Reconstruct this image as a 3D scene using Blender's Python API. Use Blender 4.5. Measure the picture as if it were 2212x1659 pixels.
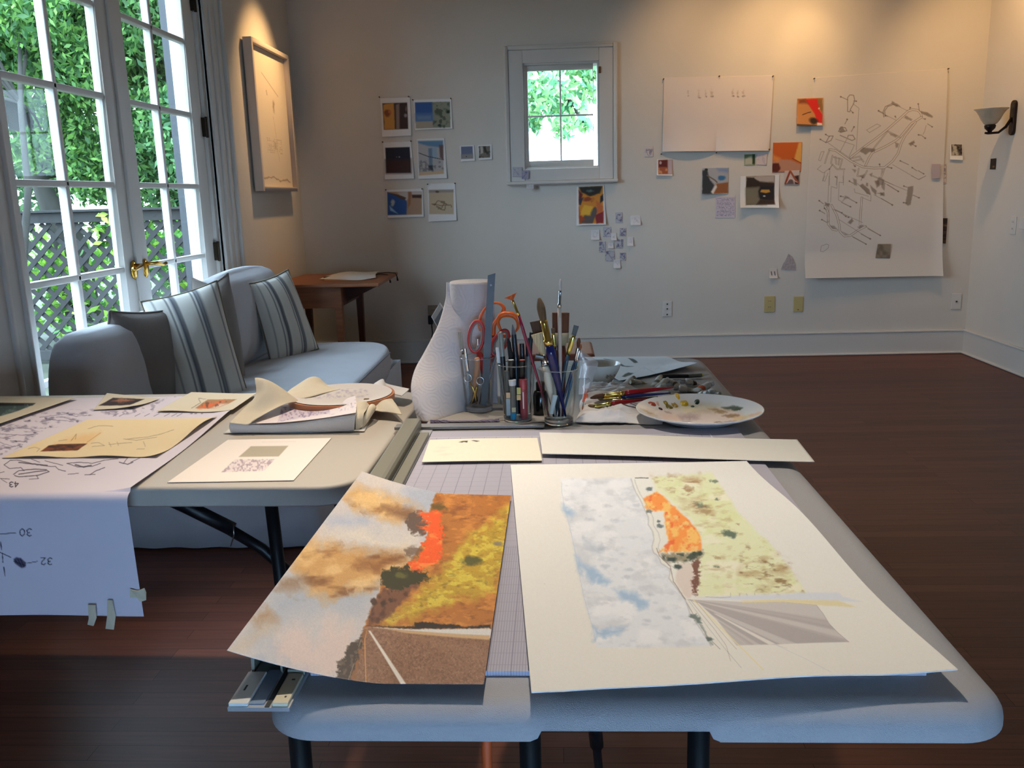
import bpy, bmesh, math, random
import numpy as np
from mathutils import Vector, Matrix
for o in list(bpy.data.objects): bpy.data.objects.remove(o)
SC = bpy.context.scene
COL = SC.collection
PI = math.pi

# ------------------------------------------------------------------ camera
IW, IH, FPX = 2212.0, 1659.0, 1912.0
CAM = Vector((0.0, 0.0, 1.25))
def cam_axes():
    f = Vector((1197 - IW/2, -(418 - IH/2), -FPX)).normalized()     # room depth axis seen from the camera
    h = Vector((1.0, 0.028, 0.0))
    up = h.cross(f).normalized()
    if up.y < 0: up = -up
    return f.cross(up), f, up
AX, AY, AZ = cam_axes()
RW = Matrix((AX, AY, AZ))                       # camera space -> room space
cd = bpy.data.cameras.new('camera'); cam = bpy.data.objects.new('camera', cd); COL.objects.link(cam)
cd.sensor_fit = 'HORIZONTAL'; cd.sensor_width = 36.0; cd.lens = 36.0*FPX/IW
cd.clip_start = 0.05; cd.clip_end = 200
cam.matrix_world = Matrix.Translation(CAM) @ RW.to_4x4()
SC.camera = cam
# ------------------------------------------------------------------ world, exposure
vs = SC.view_settings
vs.view_transform = 'Standard'; vs.look = 'None'; vs.gamma = 1.0; vs.use_curve_mapping = False
vs.exposure = 1.52
SC.cycles.use_denoising = True
try: SC.cycles.denoiser = 'OPENIMAGEDENOISE'
except Exception: pass
SC.cycles.max_bounces = 8; SC.cycles.diffuse_bounces = 4; SC.cycles.glossy_bounces = 3
SC.cycles.transmission_bounces = 6; SC.cycles.transparent_max_bounces = 16
SC.cycles.sample_clamp_indirect = 6.0; SC.cycles.blur_glossy = 1.0
SC.cycles.caustics_reflective = False; SC.cycles.caustics_refractive = False
W = bpy.data.worlds.new('sky'); SC.world = W; W.use_nodes = True
bg = W.node_tree.nodes['Background']; bg.inputs[0].default_value = (0.58, 0.755, 1.0, 1); bg.inputs[1].default_value = 5.4

# ------------------------------------------------------------------ lamps
def area(name, loc, aim, sx, sy, power, color, portal=False, spread=PI):
    l = bpy.data.lights.new(name, 'AREA'); l.shape = 'RECTANGLE'; l.size = sx; l.size_y = sy
    l.energy = power; l.color = color; l.spread = spread
    if portal: l.cycles.is_portal = True
    o = bpy.data.objects.new(name, l); COL.objects.link(o); o.location = loc
    o.rotation_euler = (Vector(aim) - Vector(loc)).to_track_quat('-Z', 'Y').to_euler(); return o
def spot(name, loc, aim, power, deg, blend=1.0, r=0.04, color=(1, .66, .34)):
    l = bpy.data.lights.new(name, 'SPOT'); l.energy = power; l.color = color
    l.spot_size = math.radians(deg); l.spot_blend = blend; l.shadow_soft_size = r
    o = bpy.data.objects.new(name, l); COL.objects.link(o); o.location = loc
    o.rotation_euler = (Vector(aim) - Vector(loc)).to_track_quat('-Z', 'Y').to_euler(); return o
XL, XR, YB, YR, ZC = -1.89, 3.04, 6.68, -1.15, 2.86
DY0, DY1, DZ1 = 3.03, 4.97, 2.50                 # french door opening
WX0, WX1, WZ0, WZ1 = -0.21, 0.335, 1.43, 2.165   # small window opening
RX0, RX1, RZ0, RZ1 = -.35, .85, 0.50, 1.10         # opening added in the unseen wall behind the camera, for fill light
area('door_daylight', (XL-.12, 4.0, 1.25), (0, 4.0, 1.25), 1.94, 2.5, 1, (1, 1, 1), portal=True)
area('window_daylight', (.06, YB+.12, 1.8), (.06, 0, 1.8), .6, .8, 1, (1, 1, 1), portal=True)
area('rear_fill_lamp', (.25, YR-.03, .80), (-.05, 2, .84), 1.1, .5, 2.6, (.16, .47, 1.0), spread=math.radians(105))  # blue lamp added at the unseen rear opening, standing in for daylight
WARM = (1, .60, .26)
spot('wall_spot', (1.62, 5.95, 2.80), (1.80, YB, 2.02), 11, 100, color=WARM)
spot('wall_spot', (1.70, 6.20, 2.80), (1.82, YB, 2.10), 4, 50, color=WARM)
spot('wall_spot', (.95, 5.75, 2.80), (1.15, YB, 1.85), 10, 95, color=WARM)
spot('wall_spot', (2.45, 5.75, 2.80), (XR, 6.35, 2.0), 16, 100, color=WARM)
spot('picture_spot', (-1.25, 6.0, 2.80), (XL, 5.95, 1.85), 30, 66, color=WARM)
spot('table_spot', (-.85, 2.70, 2.8), (-.80, 1.86, .74), 58, 50, r=.03, color=(1, .82, .64))
spot('table_spot', (.0, 2.1, 2.8), (-.04, 1.22, .74), 60, 56, r=.05, color=(1, .90, .78))

# ------------------------------------------------------------------ points in the room: the spot a sight line meets on a plane
def ray(x, y): return RW @ Vector((x - IW/2, -(y - IH/2), -FPX))
def atz(x, y, z): d = ray(x, y); return CAM + d*((z - CAM.z)/d.z)
def aty(x, y, Y): d = ray(x, y); return CAM + d*((Y - CAM.y)/d.y)
def atx(x, y, X): d = ray(x, y); return CAM + d*((X - CAM.x)/d.x)
def topx(P):
    """room points (n,3) to picture coordinates, used only to lay out drawings on their sheets"""
    P = np.asarray(P, float).reshape(-1, 3) - np.array(CAM)
    c = P @ np.array(RW)
    return IW/2 + FPX*c[:, 0]/-c[:, 2], IH/2 - FPX*c[:, 1]/-c[:, 2]

# ------------------------------------------------------------------ materials
def lin(c): return tuple(((v/255.0)/12.92 if v/255.0 <= .04045 else ((v/255.0 + .055)/1.055)**2.4) for v in c)
MATS = {}
def nmat(name):
    m = bpy.data.materials.new(name); m.use_nodes = True; return m, m.node_tree, m.node_tree.nodes['Principled BSDF']
def mat(name, rgb, rough=.6, metal=0.0, var=.0, vscale=20, bump=0.0, bscale=200, spec=.5, coat=0, stretch=(1, 1, 1), sheen=0, voro=False):
    if name in MATS: return MATS[name]
    m, nt, b = nmat(name); c = lin(rgb)
    b.inputs['Base Color'].default_value = (*c, 1); b.inputs['Roughness'].default_value = rough
    b.inputs['Metallic'].default_value = metal; b.inputs['Specular IOR Level'].default_value = spec
    if coat: b.inputs['Coat Weight'].default_value = coat; b.inputs['Coat Roughness'].default_value = .1
    if sheen: b.inputs['Sheen Weight'].default_value = sheen
    tc = nt.nodes.new('ShaderNodeTexCoord'); mp = nt.nodes.new('ShaderNodeMapping'); mp.inputs['Scale'].default_value = stretch
    nt.links.new(tc.outputs['Object'], mp.inputs['Vector'])
    if var:
        n = nt.nodes.new('ShaderNodeTexNoise'); n.inputs['Scale'].default_value = vscale; n.inputs['Detail'].default_value = 5
        nt.links.new(mp.outputs[0], n.inputs['Vector'])
        r = nt.nodes.new('ShaderNodeValToRGB'); r.color_ramp.elements[0].position = .3; r.color_ramp.elements[1].position = .7
        r.color_ramp.elements[0].color = (*[v*(1-var) for v in c], 1); r.color_ramp.elements[1].color = (*[min(1, v*(1+var)) for v in c], 1)
        nt.links.new(n.outputs['Fac'], r.inputs[0]); nt.links.new(r.outputs[0], b.inputs['Base Color'])
    if bump:
        n = nt.nodes.new('ShaderNodeTexVoronoi' if voro else 'ShaderNodeTexNoise'); n.inputs['Scale'].default_value = bscale
        nt.links.new(mp.outputs[0], n.inputs['Vector'])
        bp = nt.nodes.new('ShaderNodeBump'); bp.inputs['Strength'].default_value = bump; bp.inputs['Distance'].default_value = .002
        nt.links.new(n.outputs[0], bp.inputs['Height']); nt.links.new(bp.outputs[0], b.inputs['Normal'])
    MATS[name] = m; return m
def painted(name, rough=.75, bump=.0, bscale=300, spec=.3, back=None):
    """surface whose colour is the drawing or print held in the mesh's own colour layer"""
    if name in MATS: return MATS[name]
    m, nt, b = nmat(name)
    a = nt.nodes.new('ShaderNodeAttribute'); a.attribute_name = 'Col'
    nt.links.new(a.outputs['Color'], b.inputs['Base Color'])
    b.inputs['Roughness'].default_value = rough; b.inputs['Specular IOR Level'].default_value = spec
    if bump:
        tc = nt.nodes.new('ShaderNodeTexCoord')
        n = nt.nodes.new('ShaderNodeTexNoise'); n.inputs['Scale'].default_value = bscale; nt.links.new(tc.outputs['Object'], n.inputs['Vector'])
        bp = nt.nodes.new('ShaderNodeBump'); bp.inputs['Strength'].default_value = bump; bp.inputs['Distance'].default_value = .001
        nt.links.new(n.outputs[0], bp.inputs['Height']); nt.links.new(bp.outputs[0], b.inputs['Normal'])
    MATS[name] = m; return m
def glass_mat(name, tint=(1, 1, 1), gloss=.10, rough=.02, cap=1.0):
    if name in MATS: return MATS[name]
    m = bpy.data.materials.new(name); m.use_nodes = True; nt = m.node_tree; nt.nodes.clear()
    out = nt.nodes.new('ShaderNodeOutputMaterial'); tr = nt.nodes.new('ShaderNodeBsdfTransparent'); tr.inputs[0].default_value = (*tint, 1)
    gl = nt.nodes.new('ShaderNodeBsdfGlossy'); gl.inputs['Roughness'].default_value = rough
    lw = nt.nodes.new('ShaderNodeLayerWeight'); lw.inputs['Blend'].default_value = gloss
    mx = nt.nodes.new('ShaderNodeMixShader')
    ml = nt.nodes.new('ShaderNodeMath'); ml.operation = 'MULTIPLY'; ml.inputs[1].default_value = cap; nt.links.new(lw.outputs['Fresnel'], ml.inputs[0]); nt.links.new(ml.outputs[0], mx.inputs[0]); nt.links.new(tr.outputs[0], mx.inputs[1]); nt.links.new(gl.outputs[0], mx.inputs[2])
    nt.links.new(mx.outputs[0], out.inputs[0]); MATS[name] = m; return m
def plank_mat():
    m, nt, b = nmat('floor_planks')
    tc = nt.nodes.new('ShaderNodeTexCoord')
    br = nt.nodes.new('ShaderNodeTexBrick'); br.inputs['Scale'].default_value = 1.0
    br.inputs['Brick Width'].default_value = 1.1; br.inputs['Row Height'].default_value = .057; br.inputs['Mortar Size'].default_value = .0009
    br.inputs['Color1'].default_value = (*lin((118, 70, 50)), 1); br.inputs['Color2'].default_value = (*lin((100, 58, 41)), 1); br.inputs['Mortar'].default_value = (*lin((62, 30, 20)), 1)
    nt.links.new(tc.outputs['Object'], br.inputs['Vector'])
    mp = nt.nodes.new('ShaderNodeMapping'); mp.inputs['Scale'].default_value = (2.5, 45, 1); nt.links.new(tc.outputs['Object'], mp.inputs['Vector'])
    n = nt.nodes.new('ShaderNodeTexNoise'); n.inputs['Scale'].default_value = 2.0; n.inputs['Detail'].default_value = 8; nt.links.new(mp.outputs[0], n.inputs['Vector'])
    mr = nt.nodes.new('ShaderNodeMapRange'); mr.inputs['To Min'].default_value = .62; mr.inputs['To Max'].default_value = 1.35; nt.links.new(n.outputs['Fac'], mr.inputs['Value'])
    mx = nt.nodes.new('ShaderNodeMix'); mx.data_type = 'RGBA'; mx.blend_type = 'MULTIPLY'; mx.inputs[0].default_value = 1
    nt.links.new(br.outputs['Color'], mx.inputs[6]); nt.links.new(mr.outputs[0], mx.inputs[7]); nt.links.new(mx.outputs[2], b.inputs['Base Color'])
    b.inputs['Roughness'].default_value = .42; b.inputs['Specular IOR Level'].default_value = .22
    return m
def mathn(nt, op, a, b=None):
    n = nt.nodes.new('ShaderNodeMath'); n.operation = op
    for i, v in enumerate((a, b)):
        if v is None: continue
        if isinstance(v, (int, float)): n.inputs[i].default_value = v
        else: nt.links.new(v, n.inputs[i])
    return n.outputs[0]
def mat_grid():
    """lavender trimmer bed printed with an inch grid, a finer ruled band near the front edge"""
    m, nt, b = nmat('printed_grid')
    tc = nt.nodes.new('ShaderNodeTexCoord'); sp = nt.nodes.new('ShaderNodeSeparateXYZ'); nt.links.new(tc.outputs['Object'], sp.inputs[0])
    X, Y = sp.outputs[0], sp.outputs[1]
    def ln(v, s, w):
        f = mathn(nt, 'FRACT', mathn(nt, 'ADD', mathn(nt, 'DIVIDE', v, s), 50.0))
        return mathn(nt, 'LESS_THAN', f, w)
    v1 = ln(X, .0254, .05); h1 = ln(Y, .0254, .05)
    v2 = ln(X, .00318, .28); near = mathn(nt, 'LESS_THAN', Y, -.12)
    fine = mathn(nt, 'MULTIPLY', mathn(nt, 'MULTIPLY', v2, near), .38)
    g = mathn(nt, 'MAXIMUM', mathn(nt, 'MAXIMUM', mathn(nt, 'MULTIPLY', v1, .55), mathn(nt, 'MULTIPLY', h1, .34)), fine)
    inx = mathn(nt, 'LESS_THAN', mathn(nt, 'ABSOLUTE', mathn(nt, 'ADD', X, .005)), .303)
    iny = mathn(nt, 'LESS_THAN', mathn(nt, 'ABSOLUTE', Y), .478)
    ins = mathn(nt, 'MULTIPLY', inx, iny)
    inx2 = mathn(nt, 'LESS_THAN', mathn(nt, 'ABSOLUTE', mathn(nt, 'ADD', X, .005)), .305)
    iny2 = mathn(nt, 'LESS_THAN', mathn(nt, 'ABSOLUTE', Y), .480)
    edge = mathn(nt, 'SUBTRACT', mathn(nt, 'MULTIPLY', inx2, iny2), ins)
    mx = nt.nodes.new('ShaderNodeMix'); mx.data_type = 'RGBA'
    mx.inputs[6].default_value = (*lin((176, 172, 184)), 1); mx.inputs[7].default_value = (*lin((106, 104, 124)), 1)
    nt.links.new(mathn(nt, 'MULTIPLY', g, ins), mx.inputs[0])
    m2 = nt.nodes.new('ShaderNodeMix'); m2.data_type = 'RGBA'; m2.inputs[7].default_value = (*lin((225, 222, 230)), 1)
    nt.links.new(mx.outputs[2], m2.inputs[6]); nt.links.new(edge, m2.inputs[0])
    nt.links.new(m2.outputs[2], b.inputs['Base Color']); b.inputs['Roughness'].default_value = .42; b.inputs['Specular IOR Level'].default_value = .3
    return m

# ------------------------------------------------------------------ objects
ORG = {}
def tag(o, label=None, cat=None, group=None, kind=None):
    if label: o['label'] = label
    if cat: o['category'] = cat
    if group: o['group'] = group
    if kind: o['kind'] = kind
    return o
def thing(name, label, cat, loc, group=None, kind=None):
    o = bpy.data.objects.new(name, None); COL.objects.link(o); o.location = loc; o.empty_display_size = .02
    ORG[o.name] = Vector(loc); return tag(o, label, cat, group, kind)
def link_mesh(me, name, m, parent=None, smooth=False, org=None):
    o = bpy.data.objects.new(name, me); COL.objects.link(o)
    if m: me.materials.append(m)
    if smooth: me.shade_smooth()
    if parent is not None:
        O = ORG[parent.name]; o.parent = parent; ORG[o.name] = O
        off = O
    else:
        if org is None:
            a = np.empty(len(me.vertices)*3, np.float32); me.vertices.foreach_get('co', a); a = a.reshape(-1, 3)
            org = Vector(((a[:, 0].min()+a[:, 0].max())/2, (a[:, 1].min()+a[:, 1].max())/2, a[:, 2].min()))
        off = Vector(org); o.location = off; ORG[o.name] = off
    a = np.empty(len(me.vertices)*3, np.float32); me.vertices.foreach_get('co', a)
    a = (a.reshape(-1, 3) - np.array(off, np.float32)).ravel(); me.vertices.foreach_set('co', a); me.update()
    return o
class MB:
    def __init__(s): s.v = []; s.f = []
    def add(s, vs, fs):
        n = len(s.v); s.v += [tuple(v) for v in vs]; s.f += [tuple(i+n for i in f) for f in fs]; return s
    def box(s, x0, x1, y0, y1, z0, z1):
        v = [(x, y, z) for z in (z0, z1) for y in (y0, y1) for x in (x0, x1)]
        return s.add(v, [(0, 2, 3, 1), (4, 5, 7, 6), (0, 1, 5, 4), (2, 6, 7, 3), (0, 4, 6, 2), (1, 3, 7, 5)])
    def hexa(s, P):   # 8 points: bottom ring then top ring
        return s.add(P, [(3, 2, 1, 0), (4, 5, 6, 7), (0, 1, 5, 4), (1, 2, 6, 5), (2, 3, 7, 6), (3, 0, 4, 7)])
    def prism(s, poly, z0, z1):
        n = len(poly); v = [(x, y, z0) for x, y in poly] + [(x, y, z1) for x, y in poly]
        return s.add(v, [tuple(range(n-1, -1, -1)), tuple(range(n, 2*n))] + [(i, (i+1) % n, n+(i+1) % n, n+i) for i in range(n)])
    def tube(s, pts, rad, n=10, caps=True, flat=1.0, side=None):
        pts = [Vector(p) for p in pts]; m = len(pts)
        R = rad if isinstance(rad, (list, tuple)) else [rad]*m
        V = []; F = []; pu = None
        for i, p in enumerate(pts):
            t = (pts[min(i+1, m-1)] - pts[max(i-1, 0)]).normalized()
            if side is not None: a = (Vector(side) - t*Vector(side).dot(t)).normalized()
            elif pu is None:
                a = t.orthogonal().normalized()
            else: a = (pu - t*pu.dot(t)).normalized()
            pu = a; b = t.cross(a)
            for k in range(n):
                an = 2*PI*k/n; V.append(p + a*(R[i]*math.cos(an)) + b*(R[i]*flat*math.sin(an)))
        for i in range(m-1):
            for k in range(n):
                F.append((i*n+k, i*n+(k+1) % n, (i+1)*n+(k+1) % n, (i+1)*n+k))
        if caps: F += [tuple(range(n-1, -1, -1)), tuple((m-1)*n+k for k in range(n))]
        return s.add(V, F)
    def ring(s, pts, r, n=8, flat=1.0, side=None):      # closed tube
        pts = [Vector(p) for p in pts]; m = len(pts); V = []; F = []
        for i, p in enumerate(pts):
            t = (pts[(i+1) % m] - pts[i-1]).normalized(); sd = Vector(side) if side is not None else Vector((0, 0, 1))
            a = (sd - t*sd.dot(t)).normalized(); b = t.cross(a)
            for k in range(n):
                an = 2*PI*k/n; V.append(p + a*(r*math.cos(an)) + b*(r*flat*math.sin(an)))
        for i in range(m):
            for k in range(n): F.append((i*n+k, i*n+(k+1) % n, ((i+1) % m)*n+(k+1) % n, ((i+1) % m)*n+k))
        return s.add(V, F)
    def lathe(s, prof, c, n=40, closed=False):
        V = []; F = []; m = len(prof)
        for r, z in prof:
            for k in range(n): an = 2*PI*k/n; V.append((c[0]+r*math.cos(an), c[1]+r*math.sin(an), c[2]+z))
        for i in range(m-1):
            for k in range(n): F.append((i*n+k, i*n+(k+1) % n, (i+1)*n+(k+1) % n, (i+1)*n+k))
        if prof[0][0] > 1e-5: F.append(tuple(range(n-1, -1, -1)))
        if prof[-1][0] > 1e-5: F.append(tuple((m-1)*n+k for k in range(n)))
        return s.add(V, F)
    def build(s, name, m, parent=None, smooth=False, bevel=0, seg=2, org=None, sub=0, auto=None):
        me = bpy.data.meshes.new(name); me.from_pydata(s.v, [], s.f)
        bm = bmesh.new(); bm.from_mesh(me); bmesh.ops.remove_doubles(bm, verts=bm.verts, dist=1e-6); bmesh.ops.recalc_face_normals(bm, faces=bm.faces); bm.to_mesh(me); bm.free()
        o = link_mesh(me, name, m, parent, smooth, org)
        if bevel:
            d = o.modifiers.new('Bevel', 'BEVEL'); d.width = bevel; d.segments = seg; d.limit_method = 'ANGLE'; d.angle_limit = math.radians(40)
            me.shade_smooth()
            w = o.modifiers.new('WN', 'WEIGHTED_NORMAL')
        if sub: d = o.modifiers.new('Sub', 'SUBSURF'); d.levels = sub; d.render_levels = sub
        if auto:
            try: me.set_sharp_from_angle(angle=math.radians(auto))
            except Exception: pass
        return o
def gridmesh(name, P, m, parent=None, col=None, thick=0, smooth=True, org=None, closed_u=False, off=-1):
    nv, nu = P.shape[:2]
    me = bpy.data.meshes.new(name); me.vertices.add(nv*nu); me.vertices.foreach_set('co', P.astype(np.float32).ravel())
    i = np.arange(nv-1)[:, None]*nu + np.arange(nu-1)[None, :]
    q = np.stack([i, i+nu, i+nu+1, i+1], -1).reshape(-1, 4)
    if closed_u:
        j = np.arange(nv-1)*nu + nu-1; q = np.vstack([q, np.stack([j, j+nu, j+1, j-nu+1], -1)])
    nf = len(q); me.loops.add(nf*4); me.polygons.add(nf)
    me.loops.foreach_set('vertex_index', q.astype(np.int32).ravel())
    me.polygons.foreach_set('loop_start', np.arange(nf, dtype=np.int32)*4)
    me.update(calc_edges=True); me.validate()
    if col is not None:
        c = np.clip(col, 0, 1); c = np.where(c <= .04045, c/12.92, ((c+.055)/1.055)**2.4)
        a = me.color_attributes.new('Col', 'FLOAT_COLOR', 'POINT')
        rgba = np.ones((nv*nu, 4), np.float32); rgba[:, :3] = c.reshape(-1, 3); a.data.foreach_set('color', rgba.ravel())
    o = link_mesh(me, name, m, parent, smooth, org)
    if thick:
        d = o.modifiers.new('Solid', 'SOLIDIFY'); d.thickness = thick; d.offset = off; d.use_even_offset = False
    return o

# ------------------------------------------------------------------ drawing on sheets
_RN = {}
def noise(X, Y, s, seed=0, octv=4):
    r = np.zeros_like(X, float); amp = 1; tot = 0
    for o in range(octv):
        key = (seed, o)
        if key not in _RN: _RN[key] = np.random.RandomState(seed*31+o).rand(256, 256)
        G = _RN[key]; x = X/s*(2**o); y = Y/s*(2**o); xi = np.floor(x).astype(int); yi = np.floor(y).astype(int)
        fx = x-xi; fy = y-yi; fx = fx*fx*(3-2*fx); fy = fy*fy*(3-2*fy); a = xi & 255; b = yi & 255; a1 = (a+1) & 255; b1 = (b+1) & 255
        r += amp*((G[b, a]*(1-fx)+G[b, a1]*fx)*(1-fy)+(G[b1, a]*(1-fx)+G[b1, a1]*fx)*fy); tot += amp; amp *= .5
    return r/tot
def homog(src, dst):
    A = []; B = []
    for (x, y), (u, v) in zip(src, dst):
        A += [[x, y, 1, 0, 0, 0, -u*x, -u*y], [0, 0, 0, x, y, 1, -v*x, -v*y]]; B += [u, v]
    h = np.linalg.solve(np.array(A, float), np.array(B, float)); return np.append(h, 1).reshape(3, 3)
def apH(H, x, y):
    d = H[2, 0]*x+H[2, 1]*y+H[2, 2]; return (H[0, 0]*x+H[0, 1]*y+H[0, 2])/d, (H[1, 0]*x+H[1, 1]*y+H[1, 2])/d
class Cv:
    """drawing surface: a colour per grid vertex, laid out in its own X,Y coordinates"""
    def __init__(s, X, Y, base=(235, 232, 228)):
        s.X = X; s.Y = Y; s.c = np.ones(X.shape+(3,))*np.array(base)/255.0
    def mix(s, m, rgb, sl=None):
        col = np.array(rgb)/255.0 if not isinstance(rgb, np.ndarray) else rgb
        if sl is None: s.c = s.c*(1-m[..., None]) + col*m[..., None]
        else: s.c[sl] = s.c[sl]*(1-m[..., None]) + col*m[..., None]
    def sub(s, pts, pad):
        p = np.array(pts); x0, y0 = p.min(0)-pad; x1, y1 = p.max(0)+pad
        k = (s.X >= x0) & (s.X <= x1) & (s.Y >= y0) & (s.Y <= y1)
        r = np.where(k.any(1))[0]; c = np.where(k.any(0))[0]
        if len(r) == 0 or len(c) == 0: return None
        return (slice(r[0], r[-1]+1), slice(c[0], c[-1]+1))
    @staticmethod
    def _seg(X, Y, a, b):
        dx, dy = b[0]-a[0], b[1]-a[1]; L = dx*dx+dy*dy+1e-12
        t = np.clip(((X-a[0])*dx+(Y-a[1])*dy)/L, 0, 1)
        return np.hypot(X-a[0]-t*dx, Y-a[1]-t*dy)
    def poly(s, pts, rgb, soft=1.5, jit=0, js=12, seed=1, alpha=1.0, ret=False):
        sl = s.sub(pts, soft+jit*2+2)
        if sl is None: return
        X = s.X[sl]; Y = s.Y[sl]
        if jit:
            X = X+(noise(X, Y, js, seed)-.5)*jit*2.5; Y = Y+(noise(X, Y, js, seed+7)-.5)*jit*2.5
        D = np.full(X.shape, 1e9); ins = np.zeros(X.shape, bool); n = len(pts)
        for i in range(n):
            a, b = pts[i], pts[(i+1) % n]; D = np.minimum(D, s._seg(X, Y, a, b))
            if a[1] != b[1]:
                cr = ((a[1] > Y) != (b[1] > Y)) & (X < (b[0]-a[0])*(Y-a[1])/(b[1]-a[1])+a[0]); ins ^= cr
        sd = np.where(ins, D, -D); m = np.clip(sd/soft*.5+.5, 0, 1)*alpha
        if ret: return sl, m
        s.mix(m, rgb, sl)
    def mott(s, pts, c2, sc, thr=.5, soft=1.5, jit=2, seed=3, alpha=.8, sx=1, sy=1, width=.17):
        """mottling of a second colour inside a patch"""
        r = s.poly(pts, None, soft, jit, 12, seed, 1, True)
        if r is None: return
        sl, m = r; n = noise(s.X[sl]*sx, s.Y[sl]*sy, sc, seed, 5); s.mix(m*np.clip((n-thr)/width, 0, 1)*alpha, c2, sl)
    def line(s, pts, w, rgb, alpha=1.0, soft=.6, jit=0, seed=1):
        sl = s.sub(pts, w+soft+jit+2)
        if sl is None: return
        X = s.X[sl]; Y = s.Y[sl]
        if jit: X = X+(noise(X, Y, 5, seed)-.5)*jit*2; Y = Y+(noise(X, Y, 5, seed+5)-.5)*jit*2
        D = np.full(X.shape, 1e9)
        for a, b in zip(pts[:-1], pts[1:]): D = np.minimum(D, s._seg(X, Y, a, b))
        s.mix(np.clip((w/2+soft/2-D)/soft, 0, 1)*alpha, rgb, sl)
    def blob(s, c, rx, ry, rgb, soft=.35, jit=.25, seed=1, alpha=1.0, ang=0):
        r = max(rx, ry)*1.8; sl = s.sub([(c[0]-r, c[1]-r), (c[0]+r, c[1]+r)], 0)
        if sl is None: return
        X = s.X[sl]-c[0]; Y = s.Y[sl]-c[1]; ca, sa = math.cos(ang), math.sin(ang); u = (X*ca+Y*sa)/rx; v = (-X*sa+Y*ca)/ry
        d = np.hypot(u, v)+(noise(X+c[0], Y+c[1], max(2, min(rx, ry)), seed, 3)-.5)*jit*2
        s.mix(np.clip((1-d)/soft, 0, 1)*alpha, rgb, sl)
    def text(s, quad, rows, rgb, alpha=.5, seed=1, cols=30):
        H = homog(quad, [(0, 0), (1, 0), (1, 1), (0, 1)]); sl = s.sub(quad, 2)
        if sl is None: return
        u, v = apH(H, s.X[sl], s.Y[sl]); ins = (u > 0) & (u < 1) & (v > 0) & (v < 1)
        rr = np.floor(v*rows); fr = v*rows-rr; n = noise(u*cols*2+rr*17, rr*3.1, 1.0, seed, 2)
        m = ins*(fr > .2)*(fr < .8)*np.clip((n-.38)*5, 0, 1)*alpha; s.mix(m, rgb, sl)
    def speck(s, amt, sc=2.0, seed=9):
        n = noise(s.X, s.Y, sc, seed, 2)-.5; s.c *= (1+n[..., None]*amt)
def quadP(c, nu, nv):
    """flat patch through 4 corners TL,TR,BR,BL; returns points, u, v"""
    TL, TR, BR, BL = [np.array(p, float) for p in c]
    u, v = np.meshgrid(np.linspace(0, 1, nu), np.linspace(0, 1, nv)); U = u[..., None]; V = v[..., None]
    return (TL*(1-U)*(1-V)+TR*U*(1-V)+BR*U*V+BL*(1-U)*V), u, v
def pxof(P):
    x, y = topx(P.reshape(-1, 3)); return x.reshape(P.shape[:2]), y.reshape(P.shape[:2])
def curved(P, fn, nrm=(0, 0, 1)):
    nv, nu = P.shape[:2]; u, v = np.meshgrid(np.linspace(0, 1, nu), np.linspace(0, 1, nv))
    return P + fn(u, v)[..., None]*np.array(nrm)
def catm(K, n):
    """smooth resampling of control points along axis 0 (Catmull-Rom)"""
    K = np.asarray(K, float); m = len(K); t = np.linspace(0, m-1, n); i = np.clip(np.floor(t).astype(int), 0, m-2); f = (t-i)
    f = f.reshape((-1,)+(1,)*(K.ndim-1)); p0 = K[np.maximum(i-1, 0)]; p1 = K[i]; p2 = K[i+1]; p3 = K[np.minimum(i+2, m-1)]
    return .5*(2*p1+(p2-p0)*f+(2*p0-5*p1+4*p2-p3)*f*f+(3*p1-p0-3*p2+p3)*f**3)
def patch(K, nu, nv):
    K = np.asarray([[tuple(p) for p in r] for r in K], float); K = catm(K, nv); return np.swapaxes(catm(np.swapaxes(K, 0, 1), nu), 0, 1)
# ================================================================== the room shell
M_wall = mat('wall_paint', (214, 207, 195), .85, var=.02, vscale=3, bump=.15, bscale=160)
M_trim = mat('trim_paint', (212, 207, 198), .5, bump=.05, bscale=60)
M_ceil = mat('ceiling_paint', (222, 218, 208), .9)
T = .16
def struct(mb, name, m, **k): o = mb.build(name, m, **k); o['kind'] = 'structure'; return o
def wall_with_hole(axis, a0, a1, h0, h1, z0, z1, w0, w1):
    b = MB()
    def bx(p, q, u, v):
        if q-p < 1e-4 or v-u < 1e-4: return
        if axis == 'x': b.box(p, q, w0, w1, u, v)
        else: b.box(w0, w1, p, q, u, v)
    bx(a0, h0, 0, ZC); bx(h1, a1, 0, ZC); bx(h0, h1, 0, z0); bx(h0, h1, z1, ZC); return b
struct(MB().box(XL-T, XR+T, YR-T, YB+T, -.1, 0), 'floor', plank_mat(), org=(0, 0, 0))
struct(MB().box(XL-T, XR+T, YR-T, YB+T, ZC, ZC+.1), 'ceiling', M_ceil)
struct(wall_with_hole('x', XL-T, XR+T, WX0, WX1, WZ0, WZ1, YB, YB+T), 'wall_back', M_wall)
struct(wall_with_hole('y', YR-T, YB, DY0, DY1, 0, DZ1, XL-T, XL), 'wall_left', M_wall)
struct(MB().box(XR, XR+T, YR-T, YB, 0, ZC), 'wall_right', M_wall)
struct(wall_with_hole('x', XL, XR, RX0, RX1, RZ0, RZ1, YR-T, YR), 'wall_rear', M_wall)
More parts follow.
